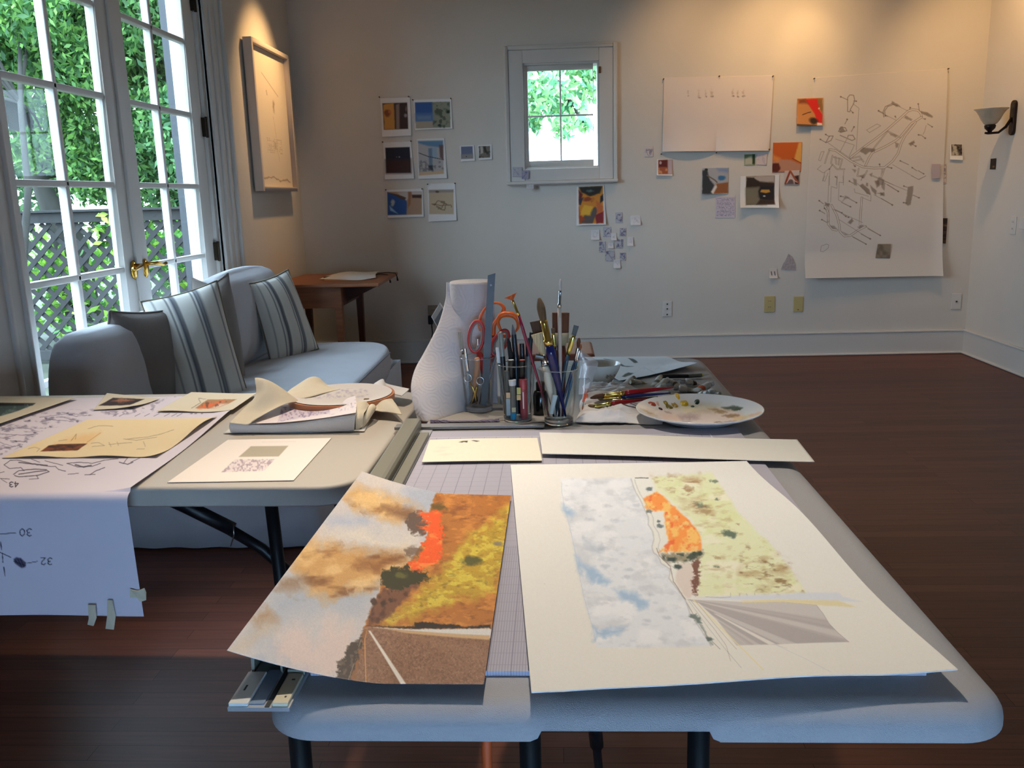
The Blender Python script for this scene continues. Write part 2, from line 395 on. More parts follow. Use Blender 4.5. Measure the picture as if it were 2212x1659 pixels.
def baseboard(name, x0, x1, y0, y1, nx, ny):
    o = thing(name, None, None, ((x0+x1)/2, (y0+y1)/2, 0), kind='structure')
    def run(z0, z1, d): return MB().box(min(x0, x0+nx*d), max(x1, x1+nx*d), min(y0, y0+ny*d), max(y1, y1+ny*d), z0, z1)
    run(0, .165, .016).build('board', M_trim, o, bevel=.002); run(.165, .182, .022).build('cap_moulding', M_trim, o, bevel=.005)
    run(0, .018, .032).build('shoe_moulding', M_trim, o, bevel=.008)
baseboard('baseboard_back', XL, XR, YB, YB, 0, -1)
baseboard('baseboard_right', XR, XR, YR, YB, -1, 0)
baseboard('baseboard_left', XL, XL, DY1+.32, YB, 1, 0)
# --- small window in the back wall
w = thing('window_1', None, None, (.06, YB, WZ0), kind='structure')
def ringboxes(mb, x0, x1, z0, z1, i0, i1, j0, j1, y0, y1):
    mb.box(x0, i0, y0, y1, z0, z1); mb.box(i1, x1, y0, y1, z0, z1); mb.box(i0, i1, y0, y1, z0, j0); mb.box(i0, i1, y0, y1, j1, z1); return mb
ringboxes(MB(), -.315, .435, 1.345, 2.255, WX0, WX1, WZ0, WZ1, YB-.022, YB).build('casing', M_trim, w, bevel=.004)
ringboxes(MB(), -.345, .465, 1.315, 2.285, -.315, .435, 1.345, 2.255, YB-.034, YB).build('backband', M_trim, w, bevel=.008, seg=3)
MB().box(-.35, .47, YB-.055, YB, 1.318, 1.343).build('sill', M_trim, w, bevel=.009, seg=3)
ringboxes(MB(), WX0, WX1, WZ0, WZ1, WX0+.012, WX1-.012, WZ0+.012, WZ1-.012, YB, YB+T).build('jamb', M_trim, w)
sash = ringboxes(MB(), WX0+.012, WX1-.04, WZ0+.012, WZ1-.012, -.178, .292, 1.488, 2.118, YB+.03, YB+.065).build('sash', M_trim, w, bevel=.006, seg=3)
MB().box(.051, .063, YB+.034, YB+.058, 1.488, 2.118).box(-.178, .292, YB+.034, YB+.058, 1.797, 1.809).build('muntin', M_trim, sash, bevel=.003)
MB().box(-.178, .292, YB+.046, YB+.049, 1.488, 2.118).build('pane', glass_mat('pane_glass', (.97, 1, .99), .06), sash)
MB().box(WX1-.006, WX1+.012, YB-.032, YB-.02, 2.08, 2.125).build('catch', mat('aged_brass', (120, 92, 60), .5, .7), w, bevel=.003)
# --- french doors in the left wall
d = thing('door_1', None, None, (XL, (DY0+DY1)/2, 0), kind='structure')
xj0, xj1 = XL-T, XL
MB().box(xj0, xj1, DY0, DY0+.03, 0, DZ1).box(xj0, xj1, DY1-.03, DY1, 0, DZ1).box(xj0, xj1, DY0, DY1, DZ1-.03, DZ1).build('jamb', M_trim, d)
MB().box(xj1, xj1+.022, DY1, DY1+.27, 0, DZ1+.2).box(xj1, xj1+.022, DY0-.27, DY0, 0, DZ1+.2).box(xj1, xj1+.022, DY0-.27, DY1+.27, DZ1, DZ1+.2).build('casing', M_trim, d, bevel=.003)
bb = MB()
for ya, yb, hh in ((DY1+.0, DY1+.02, .034), (DY1+.085, DY1+.11, .034), (DY1+.175, DY1+.195, .034), (DY1+.255, DY1+.285, .042), (DY0-.02, DY0, .034), (DY0-.11, DY0-.085, .034), (DY0-.285, DY0-.255, .042)):
    bb.box(xj1, xj1+hh, ya, yb, 0, DZ1)
bb.build('moulding', M_trim, d, bevel=.008, seg=3)
LX0, LX1 = XL-.062, XL-.018
zl = [.30, .60, .97, 1.34, 1.71, 2.08, 2.40]
M_brass = mat('polished_brass', (205, 160, 70), .18, 1.0)
for (y0, y1, g0, g1, gm) in ((DY0+.03, 3.985, 3.140, 3.868, 3.49), (3.99, DY1-.03, 4.10, 4.80, 4.415)):
    lf = MB()
    lf.box(LX0, LX1, y0, g0, .01, DZ1-.035).box(LX0, LX1, g1, y1, .01, DZ1-.035).box(LX0, LX1, g0, g1, .01, zl[0]-.02).box(LX0, LX1, g0, g1, zl[-1], DZ1-.035)
    leaf = lf.build('door_leaf', M_trim, d, bevel=.003)
    mu = MB().box(LX0+.002, LX1-.004, gm-.013, gm+.013, zl[0]-.02, zl[-1])
    for z in zl[1:-1]: mu.box(LX0+.002, LX1-.004, g0, g1, z-.013, z+.013)
    mu.build('muntin', M_trim, leaf, bevel=.006, seg=3)
    MB().box(XL-.045, XL-.041, g0, g1, zl[0]-.02, zl[-1]).build('pane', MATS['pane_glass'], leaf)
MB().box(LX1-.001, LX1+.014, 3.96, 4.015, .01, DZ1-.035).build('astragal', M_trim, d, bevel=.004)
for y in (3.93, 4.045):
    h = MB().lathe([(0, -.03), (.026, -.028), (.028, .0), (.02, .028), (0, .03)], (0, 0, 0), 20)
    h.v = [(LX1+.005 + (v[2]+.03)*.2, y+v[0], .965+v[1]*1.6) for v in h.v]
    hp = h.build('handle_plate', M_brass, d, smooth=True)
    s = 1 if y > 4 else -1
    MB().tube([(LX1, y, .985), (LX1+.05, y, .985), (LX1+.058, y+s*.02, .985), (LX1+.056, y+s*.08, .972), (LX1+.06, y+s*.11, .978)], [.009, .008, .009, .007, .008], 12).build('door_handle', M_brass, hp, smooth=True)
M_hinge = mat('dark_bronze', (62, 52, 40), .45, .8)
for z in (.31, .985, 1.655, 2.30):
    MB().box(XL-.018, XL+.004, DY1-.055, DY1-.022, z-.05, z+.05).tube([(XL+.004, DY1-.038, z-.055), (XL+.004, DY1-.038, z+.055)], .008, 10).build('hinge', M_hinge, d, bevel=.002)
# --- unseen rear window, added as a frame for the fill light behind the camera
w2 = thing('fill_window', None, None, ((RX0+RX1)/2, YR, RZ0), kind='structure')
ringboxes(MB(), RX0-.1, RX1+.1, RZ0-.1, RZ1+.1, RX0, RX1, RZ0, RZ1, YR, YR+.022).build('casing', M_trim, w2, bevel=.004)
b = ringboxes(MB(), RX0, RX1, RZ0, RZ1, RX0+.05, RX1-.05, RZ0+.05, RZ1-.05, YR-.1, YR-.05); b.box(.23, .27, YR-.1, YR-.05, RZ0, RZ1)
b.build('sash', M_trim, w2, bevel=.003)
MB().box(RX0+.05, RX1-.05, YR-.078, YR-.074, RZ0+.05, RZ1-.05).build('pane', MATS['pane_glass'], w2)
# ================================================================== outside
struct(MB().box(-30, 30, -20, 40, -.32, -.3), 'ground', mat('garden_soil', (58, 62, 44), .95, var=.4, vscale=2))
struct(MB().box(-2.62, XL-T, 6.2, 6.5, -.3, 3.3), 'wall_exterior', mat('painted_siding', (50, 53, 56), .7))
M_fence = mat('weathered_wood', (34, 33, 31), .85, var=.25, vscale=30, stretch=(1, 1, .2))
f = thing('lattice_fence', 'weathered wooden lattice fence with a top rail, outside the glass doors', 'fence', (-6, 8.6, -.3))
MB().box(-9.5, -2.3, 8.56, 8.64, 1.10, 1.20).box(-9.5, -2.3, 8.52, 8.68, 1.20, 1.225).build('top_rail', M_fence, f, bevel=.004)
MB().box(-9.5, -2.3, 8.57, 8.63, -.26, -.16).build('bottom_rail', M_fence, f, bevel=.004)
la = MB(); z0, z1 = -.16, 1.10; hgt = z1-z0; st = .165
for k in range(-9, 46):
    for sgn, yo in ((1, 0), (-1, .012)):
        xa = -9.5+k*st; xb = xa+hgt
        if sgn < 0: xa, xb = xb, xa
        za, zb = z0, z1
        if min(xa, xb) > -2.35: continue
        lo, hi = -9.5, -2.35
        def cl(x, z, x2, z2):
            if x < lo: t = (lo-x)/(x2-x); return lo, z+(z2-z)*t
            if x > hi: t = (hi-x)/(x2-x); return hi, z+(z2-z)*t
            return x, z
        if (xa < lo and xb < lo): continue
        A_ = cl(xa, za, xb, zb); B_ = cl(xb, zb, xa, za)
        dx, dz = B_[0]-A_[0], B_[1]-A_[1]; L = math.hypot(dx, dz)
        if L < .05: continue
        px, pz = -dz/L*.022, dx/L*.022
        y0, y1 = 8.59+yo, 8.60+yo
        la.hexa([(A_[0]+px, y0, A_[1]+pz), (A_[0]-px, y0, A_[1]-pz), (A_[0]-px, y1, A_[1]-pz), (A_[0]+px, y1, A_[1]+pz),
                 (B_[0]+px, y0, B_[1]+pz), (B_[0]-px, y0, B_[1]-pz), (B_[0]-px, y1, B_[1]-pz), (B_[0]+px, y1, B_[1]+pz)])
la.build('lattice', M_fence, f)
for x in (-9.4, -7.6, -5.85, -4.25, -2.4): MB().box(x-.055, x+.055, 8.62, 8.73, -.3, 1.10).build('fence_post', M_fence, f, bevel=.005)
def leaf_mat():
    m, nt, b = nmat('leaves'); a = nt.nodes.new('ShaderNodeAttribute'); a.attribute_name = 'Col'
    nt.links.new(a.outputs['Color'], b.inputs['Base Color']); b.inputs['Roughness'].default_value = .55
    tl = nt.nodes.new('ShaderNodeBsdfTranslucent'); nt.links.new(a.outputs['Color'], tl.inputs['Color'])
    mx = nt.nodes.new('ShaderNodeMixShader'); mx.inputs[0].default_value = .45
    nt.links.new(b.outputs[0], mx.inputs[1]); nt.links.new(tl.outputs[0], mx.inputs[2]); nt.links.new(mx.outputs[0], nt.nodes['Material Output'].inputs[0]); return m
M_leaf = leaf_mat(); M_bark = mat('bark', (46, 44, 38), .9, var=.3, vscale=12, stretch=(1, 1, .25), bump=.4, bscale=30)
def tree(name, label, cat, base, clumps, n, leaf, c1, c2, seed, trunk=None, tr=.05):
    """clumps: (x,y,z,radius) of foliage; trunk: list of points"""
    t = thing(name, label, cat, base)
    rs = np.random.RandomState(seed); cl = np.array([c[:3] for c in clumps]); rr = np.array([c[3] for c in clumps])
    k = rs.choice(len(cl), n, p=(rr**2)/(rr**2).sum()); dirs = rs.normal(size=(n, 3)); dirs /= np.linalg.norm(dirs, axis=1)[:, None]
    P = cl[k]+dirs*(rr[k]*rs.rand(n)**.45)[:, None]
    a = rs.normal(size=(n, 3)); a[:, 2] -= .6; a /= np.linalg.norm(a, axis=1)[:, None]; b = np.cross(a, rs.normal(size=(n, 3))); b /= np.linalg.norm(b, axis=1)[:, None]
    L = leaf*(.6+.8*rs.rand(n))[:, None]; Wd = L*.42
    V = np.stack([P-a*L*.5, P+b*Wd*.5, P+a*L*.5, P-b*Wd*.5], 1).reshape(-1, 3)
    me = bpy.data.meshes.new('foliage'); me.vertices.add(n*4); me.vertices.foreach_set('co', V.astype(np.float32).ravel())
    me.loops.add(n*4); me.polygons.add(n); me.loops.foreach_set('vertex_index', np.arange(n*4, dtype=np.int32)); me.polygons.foreach_set('loop_start', np.arange(n, dtype=np.int32)*4); me.update(calc_edges=True)
    q = (rs.rand(n)[:, None]**1.5); C = np.array(lin(c1))*(1-q)+np.array(lin(c2))*q; C = np.repeat(C, 4, 0)
    at = me.color_attributes.new('Col', 'FLOAT_COLOR', 'POINT'); rg = np.ones((n*4, 4), np.float32); rg[:, :3] = C; at.data.foreach_set('color', rg.ravel())
    link_mesh(me, 'foliage', M_leaf, t)
    if trunk:
        mb = MB(); m = len(trunk); mb.tube(trunk, [tr*(1-.6*i/(m-1)) for i in range(m)], 10)
        for c in clumps[::7]: mb.tube([trunk[-2], ((trunk[-2][0]+c[0])/2, (trunk[-2][1]+c[1])/2, (trunk[-2][2]+c[2])/2+.1), c[:3]], [tr*.45, tr*.3, tr*.12], 6)
        mb.build('trunk', M_bark, t, smooth=True)
    return t
G1, G2 = (54, 96, 54), (132, 180, 86)
def clump(cx, cy, z0, z1, r, n, seed, sx=1.0):
    rs = random.Random(seed); return [(cx+rs.uniform(-1, 1)*r*sx, cy+rs.uniform(-.6, .6)*r, rs.uniform(z0, z1), rs.uniform(.22, .5)) for _ in range(n)]
tree('tree', 'leafy tree with a pale trunk, furthest left beyond the glass doors', 'tree', (-5.15, 8.1, -.3), clump(-5.5, 9.2, 2.1, 4.4, 1.2, 46, 1)+clump(-5.0, 9.4, 1.5, 2.1, .5, 6, 11), 52000, .085, G1, G2, 1,
     [(-5.15, 8.1, -.3), (-5.0, 8.1, .6), (-4.82, 8.1, 1.4), (-4.9, 8.3, 2.2), (-5.1, 8.8, 2.9)], .045)
tree('tree', 'dark thick-trunked tree leaning behind the lattice fence', 'tree', (-5.6, 9.5, -.3), [(x, y, z, r*1.7) for x, y, z, r in clump(-5.6, 12.0, 2.7, 5.6, 2.8, 60, 2)]+[(-6.3, 12, 1.9, .6), (-4.6, 12, 1.9, .5), (-7.4, 12, 1.8, .8)], 42000, .15, (50, 90, 56), (104, 150, 84), 2,
     [(-5.2, 9.5, -.3), (-5.25, 9.5, .8), (-5.55, 9.5, 1.9), (-5.95, 9.6, 2.9), (-6.0, 9.8, 3.6)], .20)
tree('tree', 'bushy green tree seen through the middle of the glass doors', 'tree', (-4.1, 9.9, -.3), clump(-4.3, 9.9, 2.05, 4.3, .9, 44, 3)+clump(-4.1, 9.9, 1.35, 2.0, .35, 8, 13), 38000, .09, G1, (130, 178, 96), 3,
     [(-4.3, 9.9, -.3), (-4.25, 9.9, 1.0), (-4.1, 9.9, 2.0), (-4.15, 9.9, 2.8)], .07)
tree('tree', 'fine-leaved tree seen through the right leaf of the glass doors', 'tree', (-3.4, 9.4, -.3), clump(-3.35, 9.6, 1.35, 4.3, .6, 56, 4), 34000, .085, (56, 104, 66), (132, 184, 112), 4,
     [(-3.35, 9.4, -.3), (-3.3, 9.4, 1.0), (-3.4, 9.4, 2.0), (-3.35, 9.5, 2.8)], .05)
tree('shrub', 'bright green shrub growing behind the lattice fence', 'shrub', (-5.2, 9.6, -.3), clump(-5.0, 9.5, -.1, 1.05, 1.5, 22, 5), 6200, .12, (70, 130, 54), (180, 225, 90), 5)
tree('shrub', 'low shrub by the fence near the exterior wall', 'shrub', (-3.3, 9.2, -.3), clump(-3.4, 9.3, -.1, 1.2, .6, 10, 6), 2600, .10, (60, 120, 60), (150, 215, 100), 6)
tree('tree', 'pale leafy tree hanging over the top half of the small window', 'tree', (-.9, 10.4, -.3), [(-.15, 9.5, 2.3, .30), (.15, 9.7, 2.15, .24), (.45, 9.8, 2.45, .3), (-.2, 9.9, 2.75, .4), (.35, 9.9, 2.8, .4), (-.22, 9.6, 1.98, .13), (.1, 9.5, 1.9, .13), (.33, 9.5, 1.93, .09), (-.6, 10, 2.6, .5), (.7, 9.8, 2.6, .3)],
     6500, .10, (110, 170, 130), (190, 225, 150), 7, [(-.9, 10.4, -.3), (-.8, 10.3, 1.2), (-.5, 10, 2.2), (-.2, 9.8, 2.6), (.4, 9.8, 2.7)], .10)

# ================================================================== sofa with its slipcover
M_slip = mat('slipcover_linen', (186, 184, 186), .85, var=.03, vscale=8, bump=.5, bscale=520, sheen=.2)
M_slipd = mat('grey_linen', (128, 118, 110), .9, var=.06, vscale=8, bump=.5, bscale=420, sheen=.2)
sf = thing('sofa', 'light grey slipcovered sofa under the glass doors', 'sofa', (-1.37, 4.0, 0))
SY0, SY1 = 2.97, 4.98
MB().box(-1.84, -.93, SY0+.07, SY1-.02, .05, .36).build('base', M_slip, sf, bevel=.03, seg=3)
# seat cushion with crowned top
def cushion(x0, x1, y0, y1, z0, z1, crown=.02, r=.05, nx=30, ny=40):
    n = 80; P = []
    for j, t in enumerate(np.linspace(-1, 1, 25)):
        row = []
        zz = z0+(z1-z0)*(t+1)/2; inset = r*(1-math.sqrt(max(0, 1-abs(t)**3)))
        for k in range(n):
            a = 2*PI*k/n; e = 4.5
            cx = math.copysign(abs(math.cos(a))**(2/e), math.cos(a)); cy = math.copysign(abs(math.sin(a))**(2/e), math.sin(a))
            row.append(((x0+x1)/2+cx*((x1-x0)/2-inset), (y0+y1)/2+cy*((y1-y0)/2-inset), zz))
        P.append(row)
    P = np.array(P); top = []
    for s in np.linspace(1, 0, 9)[1:]:
        row = P[-1].copy(); c = row.mean(0); row = c+(row-c)*s; row[:, 2] = z1+crown*(1-s*s); top.append(row)
    return np.vstack([P, np.array(top)])
gridmesh('seat_cushion', cushion(-1.62, -.885, SY0+.01, SY1, .30, .452, .025, .03), M_slip, sf, closed_u=True)
gridmesh('backrest', cushion(-1.865, -1.60, SY0, SY1-.02, .10, .80, .012, .075), M_slip, sf, closed_u=True)
sk = MB()   # skirt with a few soft pleats
pts = []
def per(x0, x1, y0, y1):
    L = [(x1, y0), (x1, y1), (x0, y1), (x0, y0)]; out = []
    for i in range(4):
        a, b_ = L[i], L[(i+1) % 4]; n = 40
        for k in range(n): t = k/n; out.append((a[0]+(b_[0]-a[0])*t, a[1]+(b_[1]-a[1])*t, i, t))
    return out
rows = []
for z, ex in ((.34, .0), (.25, .004), (.12, .012), (.008, .02)):
    row = []
    for x, y, i, t in per(-1.85, -.90, SY0+.06, SY1-.005):
        wv = .006*math.sin(t*38)*(.34-z)/.34; nx, ny = ((1, 0), (0, 1), (-1, 0), (0, -1))[i]
        if nx < 0: ex2 = 0
        else: ex2 = ex
        row.append((x+nx*(ex2+wv*(nx > 0)), y+ny*(ex2+wv), z))
    rows.append(row)
gridmesh('skirt', np.array(rows), M_slip, sf, closed_u=True, thick=.004)
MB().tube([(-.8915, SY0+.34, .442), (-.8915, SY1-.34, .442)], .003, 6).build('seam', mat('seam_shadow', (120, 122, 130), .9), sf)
gridmesh('back_cushion', cushion(-1.74, -1.50, 4.02, 4.90, .44, .905, .02, .09), M_slip, sf, closed_u=True)

def pillow(name, label, C4, t, m, stripes=None, base=(206, 201, 190), group=None, piping=None, nrm=None):
    """C4: TL,TR,BR,BL; soft square pillow with pointed corners"""
    n = 46; TLp, TRp, BRp, BLp = [np.array(p, float) for p in C4]
    u, v = np.meshgrid(np.linspace(-1, 1, n), np.linspace(-1, 1, n)); 
    e = .055; uu = u*(1-e*(1-v**2)); vv = v*(1-e*(1-u**2)); U = ((uu+1)/2)[..., None]; V = ((vv+1)/2)[..., None]
    P = TLp*(1-U)*(1-V)+TRp*U*(1-V)+BRp*U*V+BLp*(1-U)*V
    nr = np.cross(TRp-TLp, BLp-TLp); nr /= np.linalg.norm(nr)
    hgt = t*((1-np.abs(u)**2.4)*(1-np.abs(v)**2.4))**.55*(1+.10*(noise(u*3+5, v*3+5, 1.0, 5, 2)-.5))
    F = P+nr*hgt[..., None]; B = P-nr*hgt[..., None]; full = np.concatenate([F, B[:, ::-1][:, 1:-1]], 1)
    col = None
    if stripes:
        c = np.ones((n, n, 3))*np.array(base)/255
        for (a, b_, rgb) in stripes:
            k = np.clip((u-a)/.012+.5, 0, 1)*np.clip((b_-u)/.012+.5, 0, 1); c = c*(1-k[..., None])+np.array(rgb)/255*k[..., None]
        col = np.concatenate([c, c[:, ::-1][:, 1:-1]], 1)
    c0 = (TLp+TRp+BRp+BLp)/4; T_ = thing(name, label, 'pillow', tuple(c0+np.array([0, 0, 0])), group)
    # high-density version for stripes
    gridmesh('cover', full, m, T_, col=col, closed_u=True)
    ed = [P[0, i] for i in range(n)]+[P[i, -1] for i in range(1, n)]+[P[-1, i] for i in range(n-2, -1, -1)]+[P[i, 0] for i in range(n-2, 0, -1)]
    MB().ring(ed, .0045, 6).build('piping', piping or m, T_, smooth=True)
    return T_
M_str = painted('striped_linen', .9, .6, 420, .1)
ST = []
for c in (-.36, .30):
    ST += [(c-.12, c-.07, (112, 112, 112)), (c-.045, c-.03, (90, 92, 100)), (c-.015, c+.0, (70, 74, 84)), (c+.02, c+.035, (90, 92, 100)), (c+.06, c+.12, (112, 112, 112))]
ST += [(-.80, -.76, (150, 150, 146)), (.80, .86, (120, 120, 122))]
M_pipe = mat('taupe_piping', (120, 110, 92), .9)
pillow('throw_pillow', 'large striped pillow in front, nearest the folding table', [aty(303, 652, 3.52), aty(468, 606, 3.72), aty(548, 890, 3.62), aty(392, 905, 3.42)], .085, M_str, ST, piping=M_pipe)
pillow('throw_pillow', 'smaller striped pillow at the far end of the sofa', [aty(538, 613, 4.35), aty(622, 582, 4.62), aty(688, 754, 4.62), aty(588, 800, 4.35)], .06, M_str, ST, piping=M_pipe)
pillow('throw_pillow', 'dark taupe pillow at the near end of the sofa', [aty(236, 672, 3.30), aty(370, 668, 3.55), aty(400, 900, 3.50), aty(208, 890, 3.26)], .08, M_slipd)
pillow('throw_pillow', 'taupe pillow with a raised pointed corner behind the large striped one', [aty(400, 640, 3.74), aty(492, 590, 3.98), aty(534, 850, 3.98), aty(420, 880, 3.72)], .08, M_slipd)
pillow('throw_pillow', 'taupe pillow mostly hidden, only its corner showing against the door glass', [aty(414, 600, 4.05), aty(495, 622, 4.05), aty(500, 800, 4.0), aty(420, 790, 4.0)], .05, M_slipd)

# ================================================================== side table in the corner
M_oak = mat('honey_wood', (142, 86, 50), .45, var=.22, vscale=6, stretch=(1, 12, 12), spec=.4)
M_oak_shade = mat('shaded_honey_wood', (92, 52, 32), .5, var=.2, vscale=6, stretch=(12, 1, 12))  # darker copy of the honey wood: shade put into the colour of recessed parts
st = thing('side_table', 'small honey-brown wooden drop-leaf table in the back corner', 'table', (-1.5, 6.02, 0))
MB().prism([(-1.85, 5.64), (-1.13, 5.62), (-1.15, 6.44), (-1.85, 6.46)], .698, .72).build('tabletop', M_oak, st, bevel=.004)
MB().box(-1.80, -1.44, 5.72, 5.74, .555, .698).build('apron', M_oak, st, bevel=.002)
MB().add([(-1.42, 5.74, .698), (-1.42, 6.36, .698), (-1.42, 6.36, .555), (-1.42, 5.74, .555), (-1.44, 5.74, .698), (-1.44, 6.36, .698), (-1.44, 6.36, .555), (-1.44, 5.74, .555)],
         [(0, 1, 2, 3), (7, 6, 5, 4), (0, 4, 5, 1), (3, 2, 6, 7), (0, 3, 7, 4), (1, 5, 6, 2)]).build('apron', M_oak_shade, st)
MB().add([(-1.42, 5.95, .69), (-1.16, 5.95, .69), (-1.42, 5.95, .57), (-1.42, 5.98, .69), (-1.16, 5.98, .69), (-1.42, 5.98, .57)], [(0, 2, 1), (3, 4, 5), (0, 1, 4, 3), (0, 3, 5, 2), (1, 2, 5, 4)]).build('leaf_bracket', M_oak_shade, st)
for x, y, m_ in ((-1.425, 5.745, M_oak), (-1.42, 6.35, M_oak_shade), (-1.80, 5.745, M_oak), (-1.80, 6.35, M_oak_shade)):
    MB().hexa([(x-.016, y-.016, 0), (x+.016, y-.016, 0), (x+.016, y+.016, 0), (x-.016, y+.016, 0), (x-.026, y-.026, .698), (x+.026, y-.026, .698), (x+.026, y+.026, .698), (x-.026, y+.026, .698)]).build('leg', m_, st, bevel=.003)
M_paperw = mat('white_paper', (228, 226, 222), .8)
def zz(px, py, z=.724): return atz(px, py, z)
K = [[zz(690, 603), zz(730, 604), zz(775, 605), zz(812, 600)], [zz(712, 595), zz(745, 593, .75), zz(785, 595, .742), zz(812, 592, .735)], [zz(735, 589), zz(757, 587, .742), zz(790, 588, .735), zz(820, 586, .728)]]
o = gridmesh('crumpled_paper', patch(K, 24, 18), M_paperw, thick=.0015); tag(o, 'crumpled white paper lying on the wooden side table', 'paper')
o = gridmesh('drawing_sheet', quadP([zz(700, 606, .7215), zz(780, 606, .7215), zz(800, 603, .7215), zz(705, 596, .7215)], 4, 4)[0], mat('manila_paper', (190, 150, 110), .8), thick=.001); tag(o, 'tan paper sheet under the crumpled paper on the side table', 'paper')
b = MB().tube([zz(700, 600, .728), zz(720, 596, .728), zz(760, 596, .73), zz(800, 597, .73)], .005, 8)
o = b.build('pencil_case', mat('black_cloth', (32, 30, 30), .8), smooth=True); tag(o, 'thin dark strap lying across the wooden side table', 'strap')
hs = thing('headphone_cord', 'dark cord with two loose ends hanging off the side table corner', 'cord', tuple(zz(828, 592)))
for x, y, l in ((832, 594, .05), (848, 590, .05)):
    p = zz(x, y, .722); MB().tube([p+Vector((-.10, -.02, .004)), p+Vector((-.03, 0, .006)), p+Vector((.02, .0, .0)), p+Vector((.03, 0, -.02)), p+Vector((.035, -.004, -.055))], [.003, .003, .003, .003, .007], 6).build('cord_end', MATS['black_cloth'], hs, smooth=True)
# ================================================================== folding tables
M_plast = mat('grey_plastic', (164, 162, 162), .42, bump=.55, bscale=900, spec=.35, voro=False)
M_plast2 = mat('cream_grey_plastic', (184, 176, 164), .5, bump=.2, bscale=900, spec=.3)
M_black = mat('black_steel', (22, 22, 24), .45, .3)
TZ = .74
def table_top(name, m, par, x0, x1, y0, y1, z1, th, rc, roll, rot=0, piv=None, notch=None):
    """moulded slab: rounded corners, rolled upper edge, skirt; notch = (xa, xb, dz) lifts the front lower edge"""
    def outline(ins):
        r = max(.004, rc-ins); o = []
        for cx, cy, a0 in ((x1-ins-r, y1-ins-r, 0), (x0+ins+r, y1-ins-r, 90), (x0+ins+r, y0+ins+r, 180), (x1-ins-r, y0+ins+r, 270)):
            for k in range(13): a = math.radians(a0+90*k/12); o.append((cx+r*math.cos(a), cy+r*math.sin(a)))
            if a0 == 180:
                xa = notch if notch else (x0+(x1-x0)*.3, x0+(x1-x0)*.6)
                s0 = x0+ins+r; s1 = x1-ins-r
                for q in (xa[0]-.02, xa[0]-.012, xa[0]-.004, xa[0], xa[0]+.004, (xa[0]+xa[1])/2, xa[1]-.004, xa[1], xa[1]+.004, xa[1]+.012, xa[1]+.02): o.append((q, y0+ins))
        return o
    rows = []
    for ins, z in ((.022, z1-th+.018), (.012, z1-th+.006), (.006, z1-th+.002), (.0, z1-th+.006)): rows.append((outline(ins), z))
    for k in range(7):
        a = math.pi/2*k/6; rows.append((outline(roll*(1-math.cos(a))), z1-roll*.75+roll*.75*math.sin(a)))
    P = []
    for i, (o, z) in enumerate(rows):
        r = []
        for (x, y) in o:
            zq = z
            if notch and y < y0+.05:
                zn = z1-th+notch[2]+.002
                if notch[0] <= x <= notch[1]: zq = max(z, zn)
                elif notch[0]-.006 < x < notch[1]+.006: zq = max(z, z1-th+notch[2]*.6)
            r.append((x, y, zq))
        P.append(r)
    b = MB(); n = len(P[0]); V = [p for r in P for p in r]; F = []
    for i in range(len(P)-1):
        for k in range(n): F.append((i*n+k, i*n+(k+1) % n, (i+1)*n+(k+1) % n, (i+1)*n+k))
    F.append(tuple(range((len(P)-1)*n, len(P)*n))); F.append(tuple(range(n-1, -1, -1)))
    if rot:
        c, s = math.cos(rot), math.sin(rot); V = [(piv[0]+(x-piv[0])*c-(y-piv[1])*s, piv[1]+(x-piv[0])*s+(y-piv[1])*c, z) for x, y, z in V]
    b.add(V, F); return b.build(name, m, par, smooth=True, auto=35)
tb = thing('folding_table', 'grey plastic folding table holding the painting and the brush glasses', 'table', (.07, 1.77, 0))
table_top('tabletop', M_plast, tb, -.315, .455, .80, 2.745, TZ, .038, .06, .034, notch=(-.022, .146, .016))
for x, y in ((-.038, .90), (.152, .90), (-.038, 2.55), (.17, 2.55)):
    s = 1 if x > .1 else -1
    MB().tube([(x, y, .70), (x, y-.015 if y < 1 else y+.015, .02)], .0125, 14).build('leg', M_black, tb, smooth=True)
MB().tube([(-.16, .905, .70), (.30, .905, .70)], .012, 12).build('crossbar', M_black, tb, smooth=True)
MB().tube([(-.05, .885, .03), (.17, .885, .03)], .012, 12).build('foot_bar', M_black, tb, smooth=True)
MB().tube([(.037, .95, .70), (.037, .96, .64), (.045, 1.0, .52), (.05, 1.15, .30)], .0055, 10).tube([(.036, .955, .645), (.041, .975, .585)], .0085, 10).build('brace', M_black, tb, smooth=True)
MB().tube([(-.304, .90, .70), (-.306, .90, .03)], .0125, 12).build('leg', M_black, tb, smooth=True)
hk = MB().tube([(.135, .885, .695), (.140, .882, .686), (.150, .882, .683), (.160, .884, .684)], .0022, 8).build('wire_clip', mat('steel', (150, 150, 150), .3, 1), tb, smooth=True)
o = MB().tube([(-.090, .93, .695), (-.092, .94, .55), (-.095, .97, .40), (-.10, 1.0, .15), (-.10, 1.02, .008)], .006, 10).build('extension_cord', mat('orange_rubber', (190, 84, 36), .6), smooth=True)
tag(o, 'orange cord hanging under the grey folding table', 'cord')
